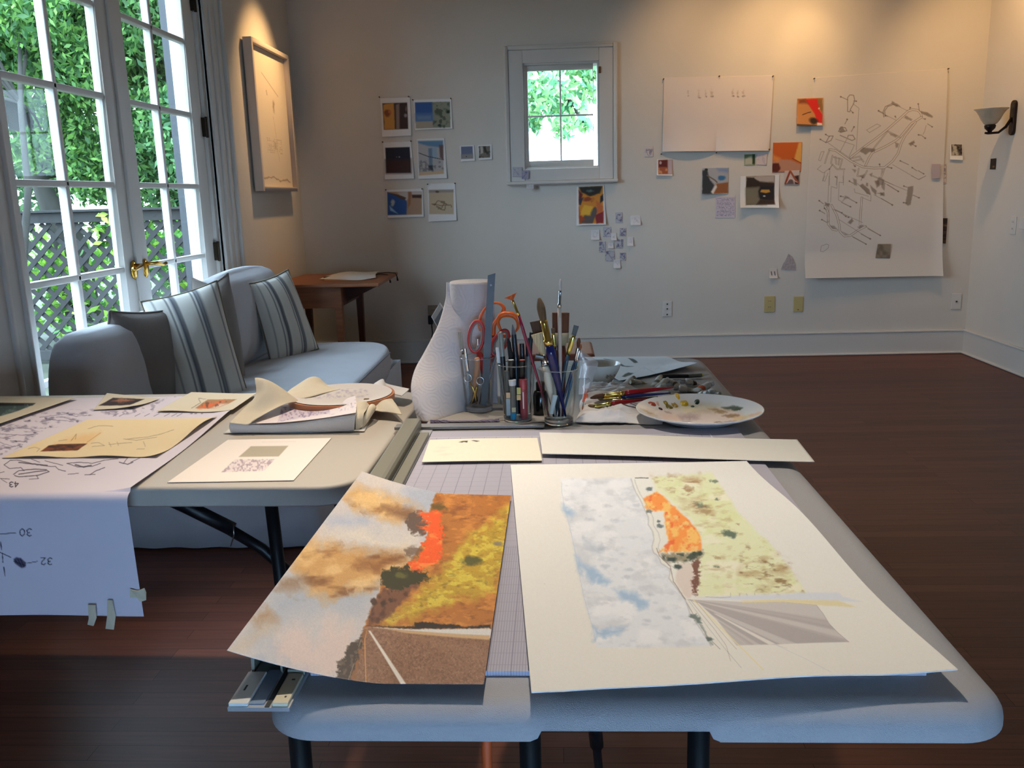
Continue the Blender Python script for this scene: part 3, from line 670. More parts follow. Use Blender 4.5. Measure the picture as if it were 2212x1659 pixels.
# second table, warm lit, along the left wall
t2 = thing('folding_table', 'cream-grey folding table on the left with drawings and embroidery on it', 'table', (-1.12, 1.95, 0))
RP = (-.385, 1.53); RA = math.radians(-1.3)
table_top('tabletop', M_plast2, t2, -1.84, -.372, 1.53, 2.34, .735, .042, .085, .010, rot=RA, piv=RP)
for x in (-.60, -1.66):
    MB().tube([(x-.0, 1.72, .69), (x+.03, 1.70, .02)], .0135, 12).build('leg', M_black, t2, smooth=True)
    MB().tube([(x-.0, 2.22, .69), (x+.03, 2.24, .02)], .0135, 12).build('leg', M_black, t2, smooth=True)
    MB().tube([(x+.02, 1.70, .30), (x+.02, 2.24, .30)], .010, 10).build('crossbar', M_black, t2, smooth=True)
MB().tube([(-.87, 1.76, .655), (-.80, 1.76, .62), (-.70, 1.76, .565)], .0155, 10).tube([(-.72, 1.76, .573), (-.64, 1.76, .52), (-.50, 1.76, .38)], .012, 10).build('brace', M_black, t2, smooth=True)
MB().tube([(-.69, 1.74, .585), (-.69, 1.737, .56), (-.70, 1.74, .535)], .0016, 6).build('brace_ring', MATS['steel'], t2, smooth=True)

# ================================================================== rotary trimmer on the grey table
M_alu = mat('olive_grey_aluminium', (140, 138, 124), .38, .25, spec=.5)
M_alus = mat('silver_aluminium', (196, 198, 200), .35, .6)
tr = thing('paper_trimmer', 'grey paper trimmer with a printed grid bed and long side rail', 'paper trimmer', (.02, 1.34, TZ))
MB().box(-.276, .385, .870, 1.868, TZ+.0, TZ+.006).build('bed', mat_grid(), tr, bevel=.001)
# the grid lives in the bed's own coordinates
MB().box(-.3425, -.278, .800, 1.885, TZ+.001, TZ+.0055).build('base_plate', M_alus, tr, bevel=.0006)
ch = MB(); prof = [(-.340, .0055), (-.3395, .026), (-.336, .0275), (-.3135, .0275), (-.308, .0255), (-.3055, .019), (-.3050, .0055), (-.3075, .0055), (-.3080, .018), (-.3095, .0225), (-.3145, .0245), (-.3355, .0245), (-.3370, .0055)]
V = [(x, y, TZ+z) for y in (.868, 1.905) for x, z in prof]; n = len(prof)
ch.add(V, [(i, (i+1) % n, n+(i+1) % n, n+i) for i in range(n)]+[tuple(range(n)), tuple(range(2*n-1, n-1, -1))])
ch.build('rail', M_alu, tr)
MB().box(-.2985, -.2790, .862, 1.84, TZ+.0055, TZ+.0125).build('cutting_strip', M_alu, tr, bevel=.0012)
MB().box(-.3040, -.2992, .801, 1.86, TZ+.0055, TZ+.0062).build('groove', mat('dark_rubber', (34, 34, 32), .6), tr)
M_lab = mat('label_paper', (218, 206, 176), .55)
lb = MB().box(-.3420, -.3215, .802, .864, TZ+.0055, TZ+.0095).build('end_label', mat('label_white', (222, 220, 212), .5), tr, bevel=.001)
MB().box(-.3345, -.3325, .826, .836, TZ+.0095, TZ+.0098).build('printed_mark', mat('ink', (60, 60, 62), .7), lb)
lb = MB().box(-.2965, -.2800, .802, .860, TZ+.0055, TZ+.0100).build('end_label', M_lab, tr, bevel=.001)
MB().box(-.2865, -.2845, .812, .8145, TZ+.0100, TZ+.0103).build('printed_mark', MATS['ink'], lb)
MB().box(-.2885, -.2850, .845, .8475, TZ+.0100, TZ+.0103).build('printed_mark', MATS['ink'], lb)
MB().box(-.3215, -.3060, .806, .872, TZ+.0055, TZ+.0070).build('end_clamp', mat('blue_grey_plastic', (130, 150, 172), .35), tr, bevel=.001)
# --- steel straightedge lying across behind the trimmer
se = thing('straightedge', 'grey metal straightedge lying behind the trimmer below the glasses', 'ruler', (-.2, 1.915, TZ))
MB().box(-.366, -.030, 1.905, 1.935, TZ+.004, TZ+.0075).box(-.366, -.030, 1.900, 1.905, TZ+.002, TZ+.009).build('blade', mat('brushed_steel', (150, 150, 150), .4, .5), se, bevel=.0008)
MB().box(-.30, -.02, 1.93, 2.06, TZ+.0001, TZ+.002).build('backing_strip', mat('grey_card', (150, 146, 140), .7), se)

# ================================================================== photograph print lying over the rail
def build_print():
    C4 = [atz(782, 1018, .792), atz(1104, 1070, .7545), atz(1045, 1478, .7545), atz(490, 1405, .792)]
    P, u, v = quadP(C4, 520, 560)
    zc = .0375*(1-u)+.7545; tgt = .7545+.0375*np.clip(1-u/.62, 0, 1)**1.5+.0015*np.sin(u*9+v*2)*0
    P2 = P.copy(); P2[..., 2] = tgt+(P[..., 2]-zc)
    X, Y = pxof(P2)
    c = Cv(X, Y, (206, 200, 198)); q = lambda L: [(480+x/2.517, 1000+y/2.517) for x, y in L]
    k = 1/2.517
    n1 = noise(X, Y, 130, 1, 5)
    c.mix(np.clip((n1-.45)*4, 0, 1)*.6, (222, 206, 190)); c.mix(np.clip((noise(X, Y, 90, 5, 4)-.52)*6, 0, 1)*.7, (168, 178, 196))
    c.poly(q([(300, 690), (520, 600), (760, 640), (860, 700), (760, 800), (560, 790), (380, 830), (250, 900), (180, 960), (150, 900)]), (168, 178, 192), 30, 14, 40, 4, .75)
    c.poly(q([(560, 300), (700, 290), (800, 310), (760, 350), (600, 350)]), (176, 186, 206), 14, 8, 20, 6, .8)
    c.poly(q([(300, 960), (400, 880), (450, 930), (500, 1000), (600, 820), (620, 900), (700, 860), (700, 1080), (600, 1170), (300, 1060)]), (224, 202, 192), 16, 12, 22, 8, .9)
    c.poly(q([(200, 860), (260, 840), (290, 900), (100, 1010), (60, 1010)]), (206, 186, 160), 14, 10, 30, 9, .7)
    c.poly(q([(640, 370), (740, 350), (1050, 400), (1060, 470), (800, 450), (600, 410)]), (228, 216, 200), 16, 12, 30, 19, .9)
    sm = [((690, 120), (860, 175), (1000, 240), (1090, 270), (1010, 310), (900, 305), (780, 262), (700, 205), (640, 160)),
          ((400, 450), (430, 425), (620, 450), (800, 490), (1010, 490), (980, 580), (860, 640), (850, 672), (700, 700), (560, 740), (480, 700), (440, 620), (360, 520)),
          ((300, 640), (470, 640), (480, 660), (400, 690), (300, 685)), ((140, 850), (250, 800), (310, 840), (210, 875))]
    cs = [(214, 168, 106), (212, 160, 94), (150, 116, 84), (176, 138, 100)]
    for i, (s, cc) in enumerate(zip(sm, cs)):
        c.poly(q(s), cc, 16, 16, 22, 20+i, .95)
    for i, s in enumerate(sm[:2]):
        c.mott(q(s), (134, 86, 48), 34, .50, 10, 14, 20+i, .85, sx=.45, sy=1.3); c.mott(q(s), (244, 204, 140), 30, .50, 10, 14, 40+i, .7, sx=.5)
    c.poly(q([(870, 235), (1000, 240), (1090, 280), (1000, 310), (900, 270)]), (136, 96, 66), 10, 8, 14, 30, .85)
    c.poly(q([(740, 540), (900, 530), (880, 600), (720, 570)]), (140, 88, 48), 10, 10, 16, 31, .75)
    # hillside
    hill = [(1160, 168), (1580, 168), (1480, 905), (800, 895), (770, 890), (810, 800), (860, 690), (880, 600), (1000, 560), (1120, 400), (1130, 262)]
    c.poly(q(hill), (188, 118, 52), 2, 3, 6, 2)
    c.mott(q(hill), (134, 78, 38), 9, .50, 3, 3, 11, .65, sx=.45, width=.25); c.mott(q(hill), (226, 150, 70), 9, .52, 3, 3, 12, .7, sx=.4)
    yl = [(1130, 640), (1250, 520), (1350, 400), (1440, 330), (1570, 230), (1575, 330), (1540, 520), (1490, 700), (1300, 740), (1200, 770), (1000, 850), (870, 872), (900, 830), (1040, 740)]
    c.poly(q(yl), (198, 164, 54), 16, 20, 16, 15, .9); c.mott(q(yl), (226, 204, 76), 9, .47, 8, 8, 16, .85, sx=.5); c.mott(q(yl), (128, 104, 44), 5, .55, 8, 8, 17, .55, sx=.5, width=.25)
    c.blob((480+1360*k, 1000+530*k), 26, 11, (84, 84, 44), .5, .5, 3, .9); c.blob((480+1500*k, 1000+440*k), 16, 6, (136, 124, 110), .6, .4, 3, .8)
    rb = [(870, 690), (1090, 640), (1000, 740), (860, 870), (785, 890), (810, 800)]
    c.poly(q(rb), (126, 82, 58), 4, 6, 10, 13); c.mott(q(rb), (86, 52, 36), 12, .5, 3, 3, 14, .8)
    c.poly(q([(1000, 285), (1070, 262), (1100, 300), (1130, 330), (1100, 400), (1020, 370), (1000, 330)]), (104, 84, 72), 3, 8, 6, 33, .95)
    c.poly(q([(1140, 225), (1200, 222), (1230, 250), (1180, 262), (1140, 255)]), (104, 84, 40), 4, 5, 6, 34, .9)
    fl = [(1060, 272), (1120, 268), (1190, 262), (1196, 400), (1192, 500), (1160, 545), (1120, 560), (1060, 588), (1020, 572), (1000, 548), (1060, 520), (1092, 470), (1085, 435), (1120, 400), (1130, 380), (1060, 345), (1110, 345), (1130, 325), (1080, 320), (1110, 300)]
    c.poly(q(fl), (250, 96, 36), 2, 9, 5, 35); c.mott(q(fl), (255, 150, 70), 7, .52, 2, 3, 36, .8, sx=.5)
    c.poly(q([(990, 470), (1060, 450), (1080, 480), (1060, 510), (1000, 500)]), (120, 96, 78), 3, 8, 6, 37, .8)
    c.poly(q([(862, 600), (900, 575), (1000, 562), (1060, 590), (1115, 585), (1118, 640), (1050, 660), (980, 690), (900, 688), (858, 655)]), (62, 58, 32), 3, 9, 6, 38); c.blob((480+970*k, 1000+610*k), 14, 8, (112, 108, 52), .6, .6, 8, .8)
    for (x, y, r) in ((880, 765, 8), (825, 755, 8), (915, 745, 5)): c.blob((480+x*k, 1000+y*k), r, r*1.1, (70, 46, 36), .5, .7, int(x), .9)
    # road
    rd = [(795, 893), (1460, 955), (1440, 1215), (600, 1200), (700, 1060), (750, 960)]
    c.poly(q(rd), (148, 108, 82), 1.5, 0); c.mott(q(rd), (112, 78, 58), 4, .48, 2, 0, 50, .6); c.mott(q(rd), (186, 148, 120), 3, .56, 2, 0, 51, .5)
    c.poly(q([(860, 905), (1000, 940), (1300, 1040), (1445, 1100), (1450, 1040), (1200, 960)]), (170, 130, 102), 12, 0, 10, 1, .4)
    c.poly(q([(820, 893), (1000, 905), (1200, 905), (1458, 898), (1455, 938), (1300, 932), (1100, 918)]), (222, 218, 212), 1.5)
    c.poly(q([(900, 905), (1100, 918), (1300, 932), (1455, 938), (1452, 962), (1250, 948), (1000, 925)]), (206, 170, 126), 1.5)
    c.poly(q([(780, 886), (1045, 890), (1048, 866), (1130, 866), (1180, 875), (1290, 880), (1300, 892), (1460, 880), (1460, 898), (1040, 902), (860, 892)]), (48, 36, 28), 1.5, 2, 4)
    c.poly(q([(794, 912), (806, 912), (1002, 1205), (972, 1205)]), (228, 220, 208), 1.2)
    c.line(q([(788, 900), (775, 960), (778, 1080), (782, 1205)]), 1.8, (226, 160, 84), 1)
    c.poly(q([(770, 895), (790, 900), (760, 1000), (740, 1100), (720, 1200), (690, 1200), (712, 1110), (735, 1000)]), (150, 100, 62), 2, 2, 4, 9)
    dt = [(742, 955), (768, 925), (756, 1000), (728, 1080), (690, 1190), (612, 1185), (632, 1130), (628, 1080), (670, 1060), (676, 1010), (700, 980)]
    c.poly(q(dt), (74, 60, 50), 2.5, 7, 5, 21); c.mott(q(dt), (116, 98, 84), 8, .55, 2, 4, 22, .8)
    c.line(q([(755, 960), (720, 1080), (682, 1190)]), 1.2, (170, 160, 140), .8); c.line(q([(748, 990), (716, 1090)]), .9, (50, 36, 26), .8)
    c.speck(.08, 2, 4)
    o = gridmesh('photo_print', P2, painted('glossy_print', .38, spec=.45), col=c.c, thick=.0004)
    tag(o, 'large glossy photo print of a roadside brush fire under a smoky sky', 'photograph')
build_print()

# ================================================================== watercolour
def build_watercolour():
    C4 = [atz(1103, 1005, .752), atz(1613, 998, .752), atz(2067, 1471, .752), atz(1148, 1503, .752)]
    P, u, v = quadP(C4, 640, 640)
    dz = .0050*(1+np.sin(v*9.5-2.2))*u**3 + .0055*np.sin(np.clip(u*1.35-.1, 0, 1)*PI)*v**3 + .0016*(1+np.sin(u*10+1))*v**4 + .003*u**2*v**6
    P2 = P.copy(); X0, Y0 = pxof(P); P2[..., 2] += .001+dz
    X, Y = X0, Y0
    c = Cv(X, Y, (232, 228, 220)); a = lambda L: [(1080+x/3.0726, 980+y/3.0726) for x, y in L]; b = lambda L: [(1600+x/3.614, 1200+y/3.614) for x, y in L]
    ridge = [(870, 170), (885, 220), (905, 270), (935, 320), (960, 380), (985, 430), (985, 480), (1015, 530), (1022, 580), (1008, 630), (1020, 670), (1050, 690), (1070, 740), (1130, 780), (1120, 840), (1160, 890), (1230, 990), (1260, 1080), (1330, 1190), (1400, 1310)]
    sky = [(405, 172)]+ridge+[(640, 1310), (610, 1150), (560, 980), (505, 690), (450, 450), (415, 330)]
    c.poly(a(sky), (226, 228, 232), 2.2); c.mott(a(sky), (208, 209, 214), 26, .52, 5, 3, 71, .7, sx=.6); c.mott(a(sky), (236, 236, 238), 30, .50, 5, 3, 72, .9, sx=.6)
    c.mott(a(sky), (198, 200, 206), 12, .60, 5, 3, 73, .5, sx=.5)
    bl = (158, 186, 214)
    for i, L in enumerate([[(418, 350), (470, 370), (500, 400), (470, 430), (440, 420)], [(505, 690), (560, 745), (640, 790), (725, 855), (715, 885), (670, 870), (640, 850), (600, 870), (570, 800), (540, 770), (525, 810)],
                           [(760, 915), (900, 930), (970, 1000), (975, 1045), (930, 1050), (880, 1010), (820, 980)], [(615, 1160), (660, 1200), (740, 1180), (835, 1170), (800, 1210), (700, 1240), (640, 1230), (632, 1262)], [(560, 580), (640, 620), (715, 630), (660, 690), (600, 660)]]):
        c.poly(a(L), bl if i < 4 else (190, 198, 208), 7, 7, 12, 80+i, .85)
    c.line(a([(408, 200), (420, 330), (455, 455), (505, 690), (560, 980), (610, 1150), (636, 1262)]), 1.2, (176, 190, 206), .55, 1.2, 2, 5)
    for x, y in ((560, 360), (600, 440), (720, 350), (900, 350), (760, 450), (680, 640), (860, 780), (700, 760), (1000, 950), (980, 1130), (1110, 1110), (840, 830)): c.blob(a([(x, y)])[0], 13, 6, (176, 180, 190), .8, .6, x, .45)
    hillp = a([(870, 165), (1010, 160), (1400, 128)])+[(1595, 1118), (1651, 1170), (1700, 1224), (1740, 1283), (1660, 1287), (1600, 1290), (1530, 1296), (1506, 1293)]+a([(1230, 990), (1120, 840), (1130, 780), (1050, 690), (1020, 580), (985, 430), (905, 270)])
    c.poly(hillp, (232, 230, 222), 1.5)
    green = a([(1010, 160), (1200, 148), (1405, 128)])+[(1595, 1118), (1651, 1170), (1700, 1224), (1740, 1283), (1640, 1287), (1560, 1293), (1506, 1293)]+a([(1312, 950), (1326, 700), (1345, 655), (1335, 560), (1270, 455), (1180, 365), (1100, 285), (1040, 255)])
    c.poly(green, (228, 230, 188), 4, 3, 8, 60, .95); c.mott(green, (218, 222, 158), 34, .50, 4, 3, 61, .5, width=.3)
    c.mott(green, (238, 234, 208), 24, .52, 4, 3, 62, .9, sx=.5)
    br = a([(1020, 160), (1240, 148), (1330, 145), (1330, 250), (1420, 420), (1300, 400), (1180, 300), (1080, 200)]); c.mott(br, (170, 124, 88), 17, .46, 10, 8, 63, .62, sx=.4, width=.34); c.mott(br, (146, 98, 66), 7, .56, 10, 8, 163, .6, sx=.4, width=.2)
    br = a([(1640, 640), (1800, 680), (1905, 740)])+[(1720, 1250), (1738, 1281), (1660, 1286), (1600, 1275)]+a([(1580, 800), (1600, 700)]); c.mott(br, (164, 122, 82), 15, .46, 9, 8, 64, .62, sx=.4, width=.34); c.mott(br, (120, 88, 56), 6, .56, 9, 8, 164, .6, sx=.45, width=.2)
    c.mott(green, (184, 158, 112), 10, .58, 5, 5, 66, .5, sx=.4, width=.25)
    for x, y, r, d in ((1420, 190, 9, .7), (1440, 320, 6, .7), (1320, 350, 14, .6), (1530, 550, 16, .9), (1440, 765, 6, .6), (1250, 235, 12, .5), (1360, 400, 12, .5), (1580, 490, 5, .5), (1440, 705, 8, .4)): c.blob(a([(x, y)])[0], r*1.25, r*.6, (92, 108, 92) if d > .55 else (150, 112, 74), .6, .7, x, d, .2)
    c.line(a([(1450, 550), (1500, 548)]), 1, (90, 110, 110), .7)
    c.line(a([(900, 165), (985, 165)]), 2.0, (96, 100, 96), .8, 1.2, 1)
    # paler hill by the ridge, brown strip, flames
    c.poly(a([(1180, 740), (1290, 735), (1300, 950), (1250, 975), (1215, 950), (1165, 860)]), (222, 206, 196), 3, 3, 8, 67, .9)
    c.poly(a([(1272, 740), (1312, 700), (1326, 705), (1324, 860), (1300, 955), (1282, 940), (1270, 880), (1290, 820)]), (120, 80, 66), 2.5, 6, 4, 68, .92)
    dk = a([(1065, 680), (1150, 672), (1240, 672), (1345, 655), (1345, 690), (1310, 715), (1220, 735), (1110, 730)]); c.poly(dk, (148, 138, 112), 4, 6, 8, 69, .9); c.mott(dk, (70, 80, 68), 8, .46, 3, 4, 70, .9)
    c.blob(a([(1140, 712)])[0], 13, 6, (62, 76, 72), .5, .4, 3, .9); c.blob(a([(1300, 676)])[0], 13, 6, (66, 76, 62), .5, .5, 4, .9); c.blob(a([(1182, 763)])[0], 11, 7, (70, 84, 80), .4, .35, 5, .95)
    fl = a([(1040, 258), (1075, 285), (1110, 320), (1180, 385), (1280, 490), (1330, 560), (1336, 655), (1200, 665), (1055, 662), (1120, 600), (1105, 520), (1090, 430), (1085, 390), (980, 385), (960, 345), (958, 305), (1000, 280)])
    c.poly(fl, (250, 196, 110), 3, 4, 6, 74); c.mott(fl, (248, 150, 74), 18, .36, 2, 3, 75, .9); c.mott(fl, (238, 106, 60), 12, .54, 2, 3, 76, .8); c.mott(fl, (246, 226, 150), 14, .60, 2, 3, 77, .7)
    for x, y, r in ((992, 240, 9), (990, 392, 7), (1062, 490, 8), (1055, 460, 5)): c.blob(a([(x, y)])[0], r*1.2, r*.7, (98, 112, 112), .6, .6, x, .85)
    rp = a(ridge); c.line(rp, 2.2, (168, 168, 172), .6, 2.5, 1, 3); rp2 = a([(x+22+i*2.2, y+6) for i, (x, y) in enumerate(ridge[:14])]); c.line(rp2, 1.5, (176, 172, 172), .6, 2, 1, 4)
    c.line(a([(1040, 640), (1060, 690), (1130, 760), (1150, 860), (1230, 985)]), 1.6, (120, 100, 96), .7, 1.5, 1, 6)
    # road
    rd = a([(1240, 985), (1700, 1010)])+b([(0, 395), (330, 383), (590, 402), (640, 470), (690, 560), (760, 640), (842, 716), (270, 746)])+a([(1740, 1310), (1570, 1312), (1440, 1130), (1320, 1010)])
    c.poly(rd, (196, 189, 187), 1.4); sx, sy = a([(1235, 980)])[0]
    ang = np.arctan2(Y-sy, X-sx); st = noise(ang*60+40, np.full_like(ang, 3.3), 3.2, 90, 3)
    r = c.poly(rd, None, 1.4, ret=True)
    if r: sl, m = r; c.mix(m*np.clip((st[sl]-.5)*7, 0, 1)*.6, (168, 160, 160), sl); c.mix(m*np.clip((.46-st[sl])*7, 0, 1)*.45, (214, 208, 204), sl)
    c.line(b([(0, 395), (330, 383), (590, 402), (640, 470), (690, 560), (760, 640), (842, 716)]), 1.1, (150, 140, 138), .6)
    c.poly(a([(1420, 1085), (1440, 1090), (1830, 1308), (1785, 1312)]), (226, 220, 214), 1.2)
    c.poly(a([(1290, 975), (1905, 945)])+b([(300, 322), (500, 300), (760, 296), (800, 330), (940, 372), (700, 366), (300, 360), (0, 372)]), (214, 218, 226), 2.5, 1, 10, 3, .9)
    c.poly(a([(1620, 1000)])+b([(0, 378), (300, 360), (760, 362), (900, 418), (600, 402), (330, 384), (0, 396)]), (226, 214, 172), 1.8, 1, 6, 4, .95)
    for L in ([(1365, 968), (1470, 975), (1530, 970)], [(1530, 965), (1530, 940)], [(1590, 965), (1590, 945)], [(1640, 960), (1635, 945)], [(1690, 958), (1690, 940)]): c.line(a(L), .8, (120, 118, 116), .6)
    for L, w_, cc in (([(1250, 990), (1380, 1180), (1490, 1330), (1600, 1470)], .9, (176, 172, 168)), ([(1260, 985), (1420, 1190), (1500, 1310), (1530, 1420)], .9, (160, 150, 146)), ([(1280, 985), (1480, 1200), (1620, 1350), (1745, 1490)], 2.6, (232, 222, 170)),
                      ([(1300, 1000), (1440, 1180), (1520, 1280), (1570, 1340)], 1.2, (190, 178, 160)), ([(1820, 1310), (1905, 1340)], .8, (196, 194, 196)), ([(1240, 1010), (1300, 1120), (1380, 1250), (1460, 1335)], 1.4, (150, 146, 142))): c.line(a(L), w_, cc, .8, 1)
    c.line(b([(270, 748), (500, 870), (700, 985)]), .9, (200, 200, 206), .7)
    c.poly(a([(1255, 1090), (1300, 1085), (1335, 1120), (1340, 1160), (1310, 1150), (1290, 1120), (1250, 1110)]), (122, 134, 130), 1.5, 4, 4, 91); c.line(a([(1330, 1150), (1380, 1260), (1410, 1300)]), 4, (150, 156, 154), .7, 2, 2, 4); c.blob(a([(1388, 1262)])[0], 10, 6, (100, 112, 108), .5, .6, 6, .9)
    c.blob(a([(297, 872)])[0], 1.3, 1.3, (190, 190, 186), .5, .1, 1, .7); c.speck(.018, 3, 8)
    o = gridmesh('watercolor_painting', P2, painted('cold_press_paper', .85, .35, 500), col=c.c, thick=.0011)
    tag(o, 'large watercolor painting of a hillside fire beside a road on white paper', 'painting')
build_watercolour()
# --- two blank strips of watercolour paper
def strip(name, label, C4, fn, draw=None, nu=120, nv=40, base=(222, 217, 206)):
    P, u, v = quadP(C4, nu, nv); X, Y = pxof(P); P[..., 2] += fn(u, v); c = Cv(X, Y, base); c.speck(.015, 4, 3)
    if draw: draw(c)
    o = gridmesh(name, P, painted('cold_press_paper'), col=c.c, thick=.0009); return tag(o, label, 'paper')
def dr(c):
    f = lambda L: [(780+x/4.809, 900+y/4.809) for x, y in L]
    c.poly(f([(1018, 268), (1060, 258), (1108, 254), (1102, 272), (1070, 266), (1050, 272)]), (60, 58, 50), .9, .6); c.poly(f([(1148, 254), (1170, 250), (1230, 256), (1200, 264)]), (70, 68, 60), .9, .5)
    for L in ([(780, 325), (840, 316), (925, 320), (860, 334)], [(755, 362), (820, 350), (880, 354), (800, 372)], [(800, 398), (880, 384), (950, 390), (870, 406)]): c.poly(f(L), (214, 210, 192), 2.5)
strip('paper_strip', 'short cream paper strip with brush test marks, left of the long strip', [atz(928, 950, .7515), atz(1161, 945, .7515), atz(1171, 994, .7515), atz(911, 998, .7515)], lambda u, v: .0008*np.sin(u*4), dr, 220, 70, (230, 222, 200))
strip('paper_strip', 'long blank cream paper strip sticking out past the right edge of the grey table', [atz(1165, 934, .754), atz(1722, 949, .754), atz(1760, 997, .754), atz(1171, 980, .754)], lambda u, v: .001*np.sin(u*6)+.0*v)
# ================================================================== sheets and photos pinned to the back wall
M_print = painted('matte_print', .6, spec=.35); M_note = painted('note_paper', .85)
def wsheet(name, label, cat, quad, nu, nv, draw=None, base=(232, 230, 226), curl=None, group=None, off=.0035, m=None, wall='back', thick=.0005):
    f = (lambda p: aty(p[0], p[1], YB-off)) if wall == 'back' else (lambda p: atx(p[0], p[1], XR-off)) if wall == 'right' else (lambda p: atx(p[0], p[1], XL+off))
    P, u, v = quadP([f(p) for p in quad], nu, nv); X, Y = pxof(P); c = Cv(X, Y, base)
    if draw: draw(c)
    nrm = {'back': (0, -1, 0), 'right': (-1, 0, 0), 'left': (1, 0, 0)}[wall]
    if curl: P = P+curl(u, v)[..., None]*np.array(nrm)
    o = gridmesh(name, P, m or M_print, col=c.c, thick=thick, off=0); return tag(o, label, cat, group)
def F1(L): return [(800+x/5.183, 180+y/5.183) for x, y in L]      # first close-up's own coordinates
def F3(L): return [(1220+x/4.424, 320+y/4.424) for x, y in L]
def F4(L): return [(1380+x/4.741, 130+y/4.741) for x, y in L]
hang = lambda a, b=0: (lambda u, v: a*v**3+b*v*0)
def dA(c):
    c.poly(F1([(135, 225), (412, 215), (425, 510), (155, 520)]), (60, 40, 34), 1); c.poly(F1([(140, 235), (265, 220), (275, 515), (158, 518)]), (206, 148, 70), 1.5, 1)
    c.blob(F1([(190, 330)])[0], 9, 10, (130, 70, 40), .5, .2, 2); c.blob(F1([(215, 320)])[0], 5, 5, (200, 110, 70), .7, .2, 3); c.poly(F1([(285, 240), (325, 225), (330, 510), (290, 515)]), (140, 118, 106), 1.5)
    c.blob(F1([(395, 360)])[0], 5, 6, (150, 140, 136), .6, .3, 4); c.blob(F1([(400, 290)])[0], 2.5, 9, (120, 100, 90), .6, .3, 5)
def dB(c):
    c.poly(F1([(500, 215), (890, 205), (898, 495), (512, 505)]), (142, 146, 124), 1); c.mott(F1([(690, 210), (890, 205), (898, 495), (700, 500)]), (70, 78, 60), 8, .5, 1, 1, 3, .8)
    c.poly(F1([(500, 215), (692, 212), (700, 420), (508, 425)]), (52, 92, 156), 1.2); c.poly(F1([(504, 350), (698, 345), (700, 425), (508, 430)]), (110, 140, 176), 6); c.poly(F1([(510, 432), (700, 425), (705, 495), (514, 500)]), (172, 160, 142), 1.5)
    c.blob(F1([(775, 470)])[0], 5, 4, (50, 60, 50), .5, .3, 2); c.blob(F1([(870, 320)])[0], 4, 4, (40, 44, 34), .5, .3, 6)
def dC(c):
    c.poly(F1([(168, 722), (440, 714), (455, 1000), (182, 1004)]), (26, 26, 40), 1); c.poly(F1([(174, 860), (448, 850), (455, 1000), (182, 1004)]), (62, 32, 26), 5); c.blob(F1([(325, 825)])[0], 2.5, 1.6, (170, 170, 160), .6, .2, 1); c.blob(F1([(295, 825)])[0], 2, 1.4, (110, 110, 110), .6, .2, 2)
def dD(c):
    c.poly(F1([(532, 645), (812, 640), (822, 1010), (548, 1030)]), (180, 176, 172), 1); c.poly(F1([(535, 648), (812, 643), (815, 720), (640, 700), (540, 670)]), (96, 136, 168), 2); c.poly(F1([(650, 730), (740, 715), (750, 840), (655, 830)]), (150, 172, 190), 1.5)
    c.poly(F1([(650, 730), (690, 725), (700, 960), (660, 960)]), (110, 132, 150), 1.5); c.line(F1([(545, 780), (650, 820), (820, 855)]), 1.6, (70, 74, 82)); c.poly(F1([(770, 690), (815, 690), (820, 860), (780, 830)]), (106, 84, 80), 1.5)
    c.poly(F1([(645, 920), (700, 920), (705, 975), (655, 975)]), (60, 64, 72), 1.5, 1); c.poly(F1([(550, 1000), (822, 975), (824, 1012), (548, 1032)]), (206, 178, 140), 1.5); c.mott(F1([(550, 860), (820, 870), (822, 980), (552, 990)]), (110, 110, 112), 5, .5, 1.5, 1, 5, .7)
def dE(c):
    c.poly(F1([(188, 1215), (575, 1212), (580, 1468), (195, 1475)]), (176, 146, 118), 1); c.poly(F1([(190, 1220), (400, 1280), (410, 1350), (405, 1468), (197, 1475)]), (44, 84, 150), 1.5); c.blob(F1([(250, 1340)])[0], 5.5, 9, (170, 176, 180), .5, .3, 3)
    c.poly(F1([(215, 1370), (310, 1460), (225, 1425)]), (150, 190, 226), 1.5); c.poly(F1([(300, 1222), (420, 1215), (430, 1290), (400, 1310)]), (196, 190, 184), 1.5, 1); c.poly(F1([(320, 1250), (400, 1280), (380, 1305), (200, 1225)]), (92, 68, 58), 1.2, 1)
    c.poly(F1([(425, 1215), (460, 1215), (450, 1350), (420, 1400)]), (160, 110, 76), 1.5); c.poly(F1([(465, 1245), (570, 1245), (572, 1285), (470, 1280)]), (74, 48, 38), 1.5, 1); c.poly(F1([(465, 1215), (575, 1213), (576, 1245), (465, 1245)]), (206, 198, 192), 1.5)
def dF(c):
    c.poly(F1([(655, 1195), (930, 1190), (935, 1465), (662, 1465)]), (198, 178, 148), 1); c.poly(F1([(655, 1195), (930, 1190), (930, 1220), (656, 1225)]), (156, 146, 140), 1.5); c.blob(F1([(750, 1215)])[0], 6, 2.5, (100, 84, 66), .5, .4, 3)
    for L in ([(720, 1360), (760, 1310), (830, 1330), (800, 1400), (740, 1380)], [(690, 1350), (800, 1370), (900, 1360), (905, 1385)], [(760, 1400), (830, 1420), (850, 1350), (790, 1330)]): c.line(F1(L), 2.2, (116, 94, 70), .7, 1, 2, 5)
def dG(c): c.poly(F1([(1015, 710), (1145, 705), (1150, 840), (1020, 845)]), (104, 112, 138), 1); c.poly(F1([(1018, 795), (1148, 790), (1150, 840), (1020, 845)]), (140, 136, 132), 2); c.blob(F1([(1075, 820)])[0], 1.5, 1.5, (60, 60, 60))
def dH(c): c.poly(F1([(1215, 705), (1340, 703), (1340, 832), (1218, 835)]), (120, 112, 98), 1); c.mott(F1([(1215, 705), (1340, 703), (1340, 832), (1218, 835)]), (52, 46, 40), 8, .5, 1, 1, 3, .9); c.poly(F1([(1230, 710), (1260, 708), (1265, 780), (1235, 790)]), (190, 186, 170), 2)
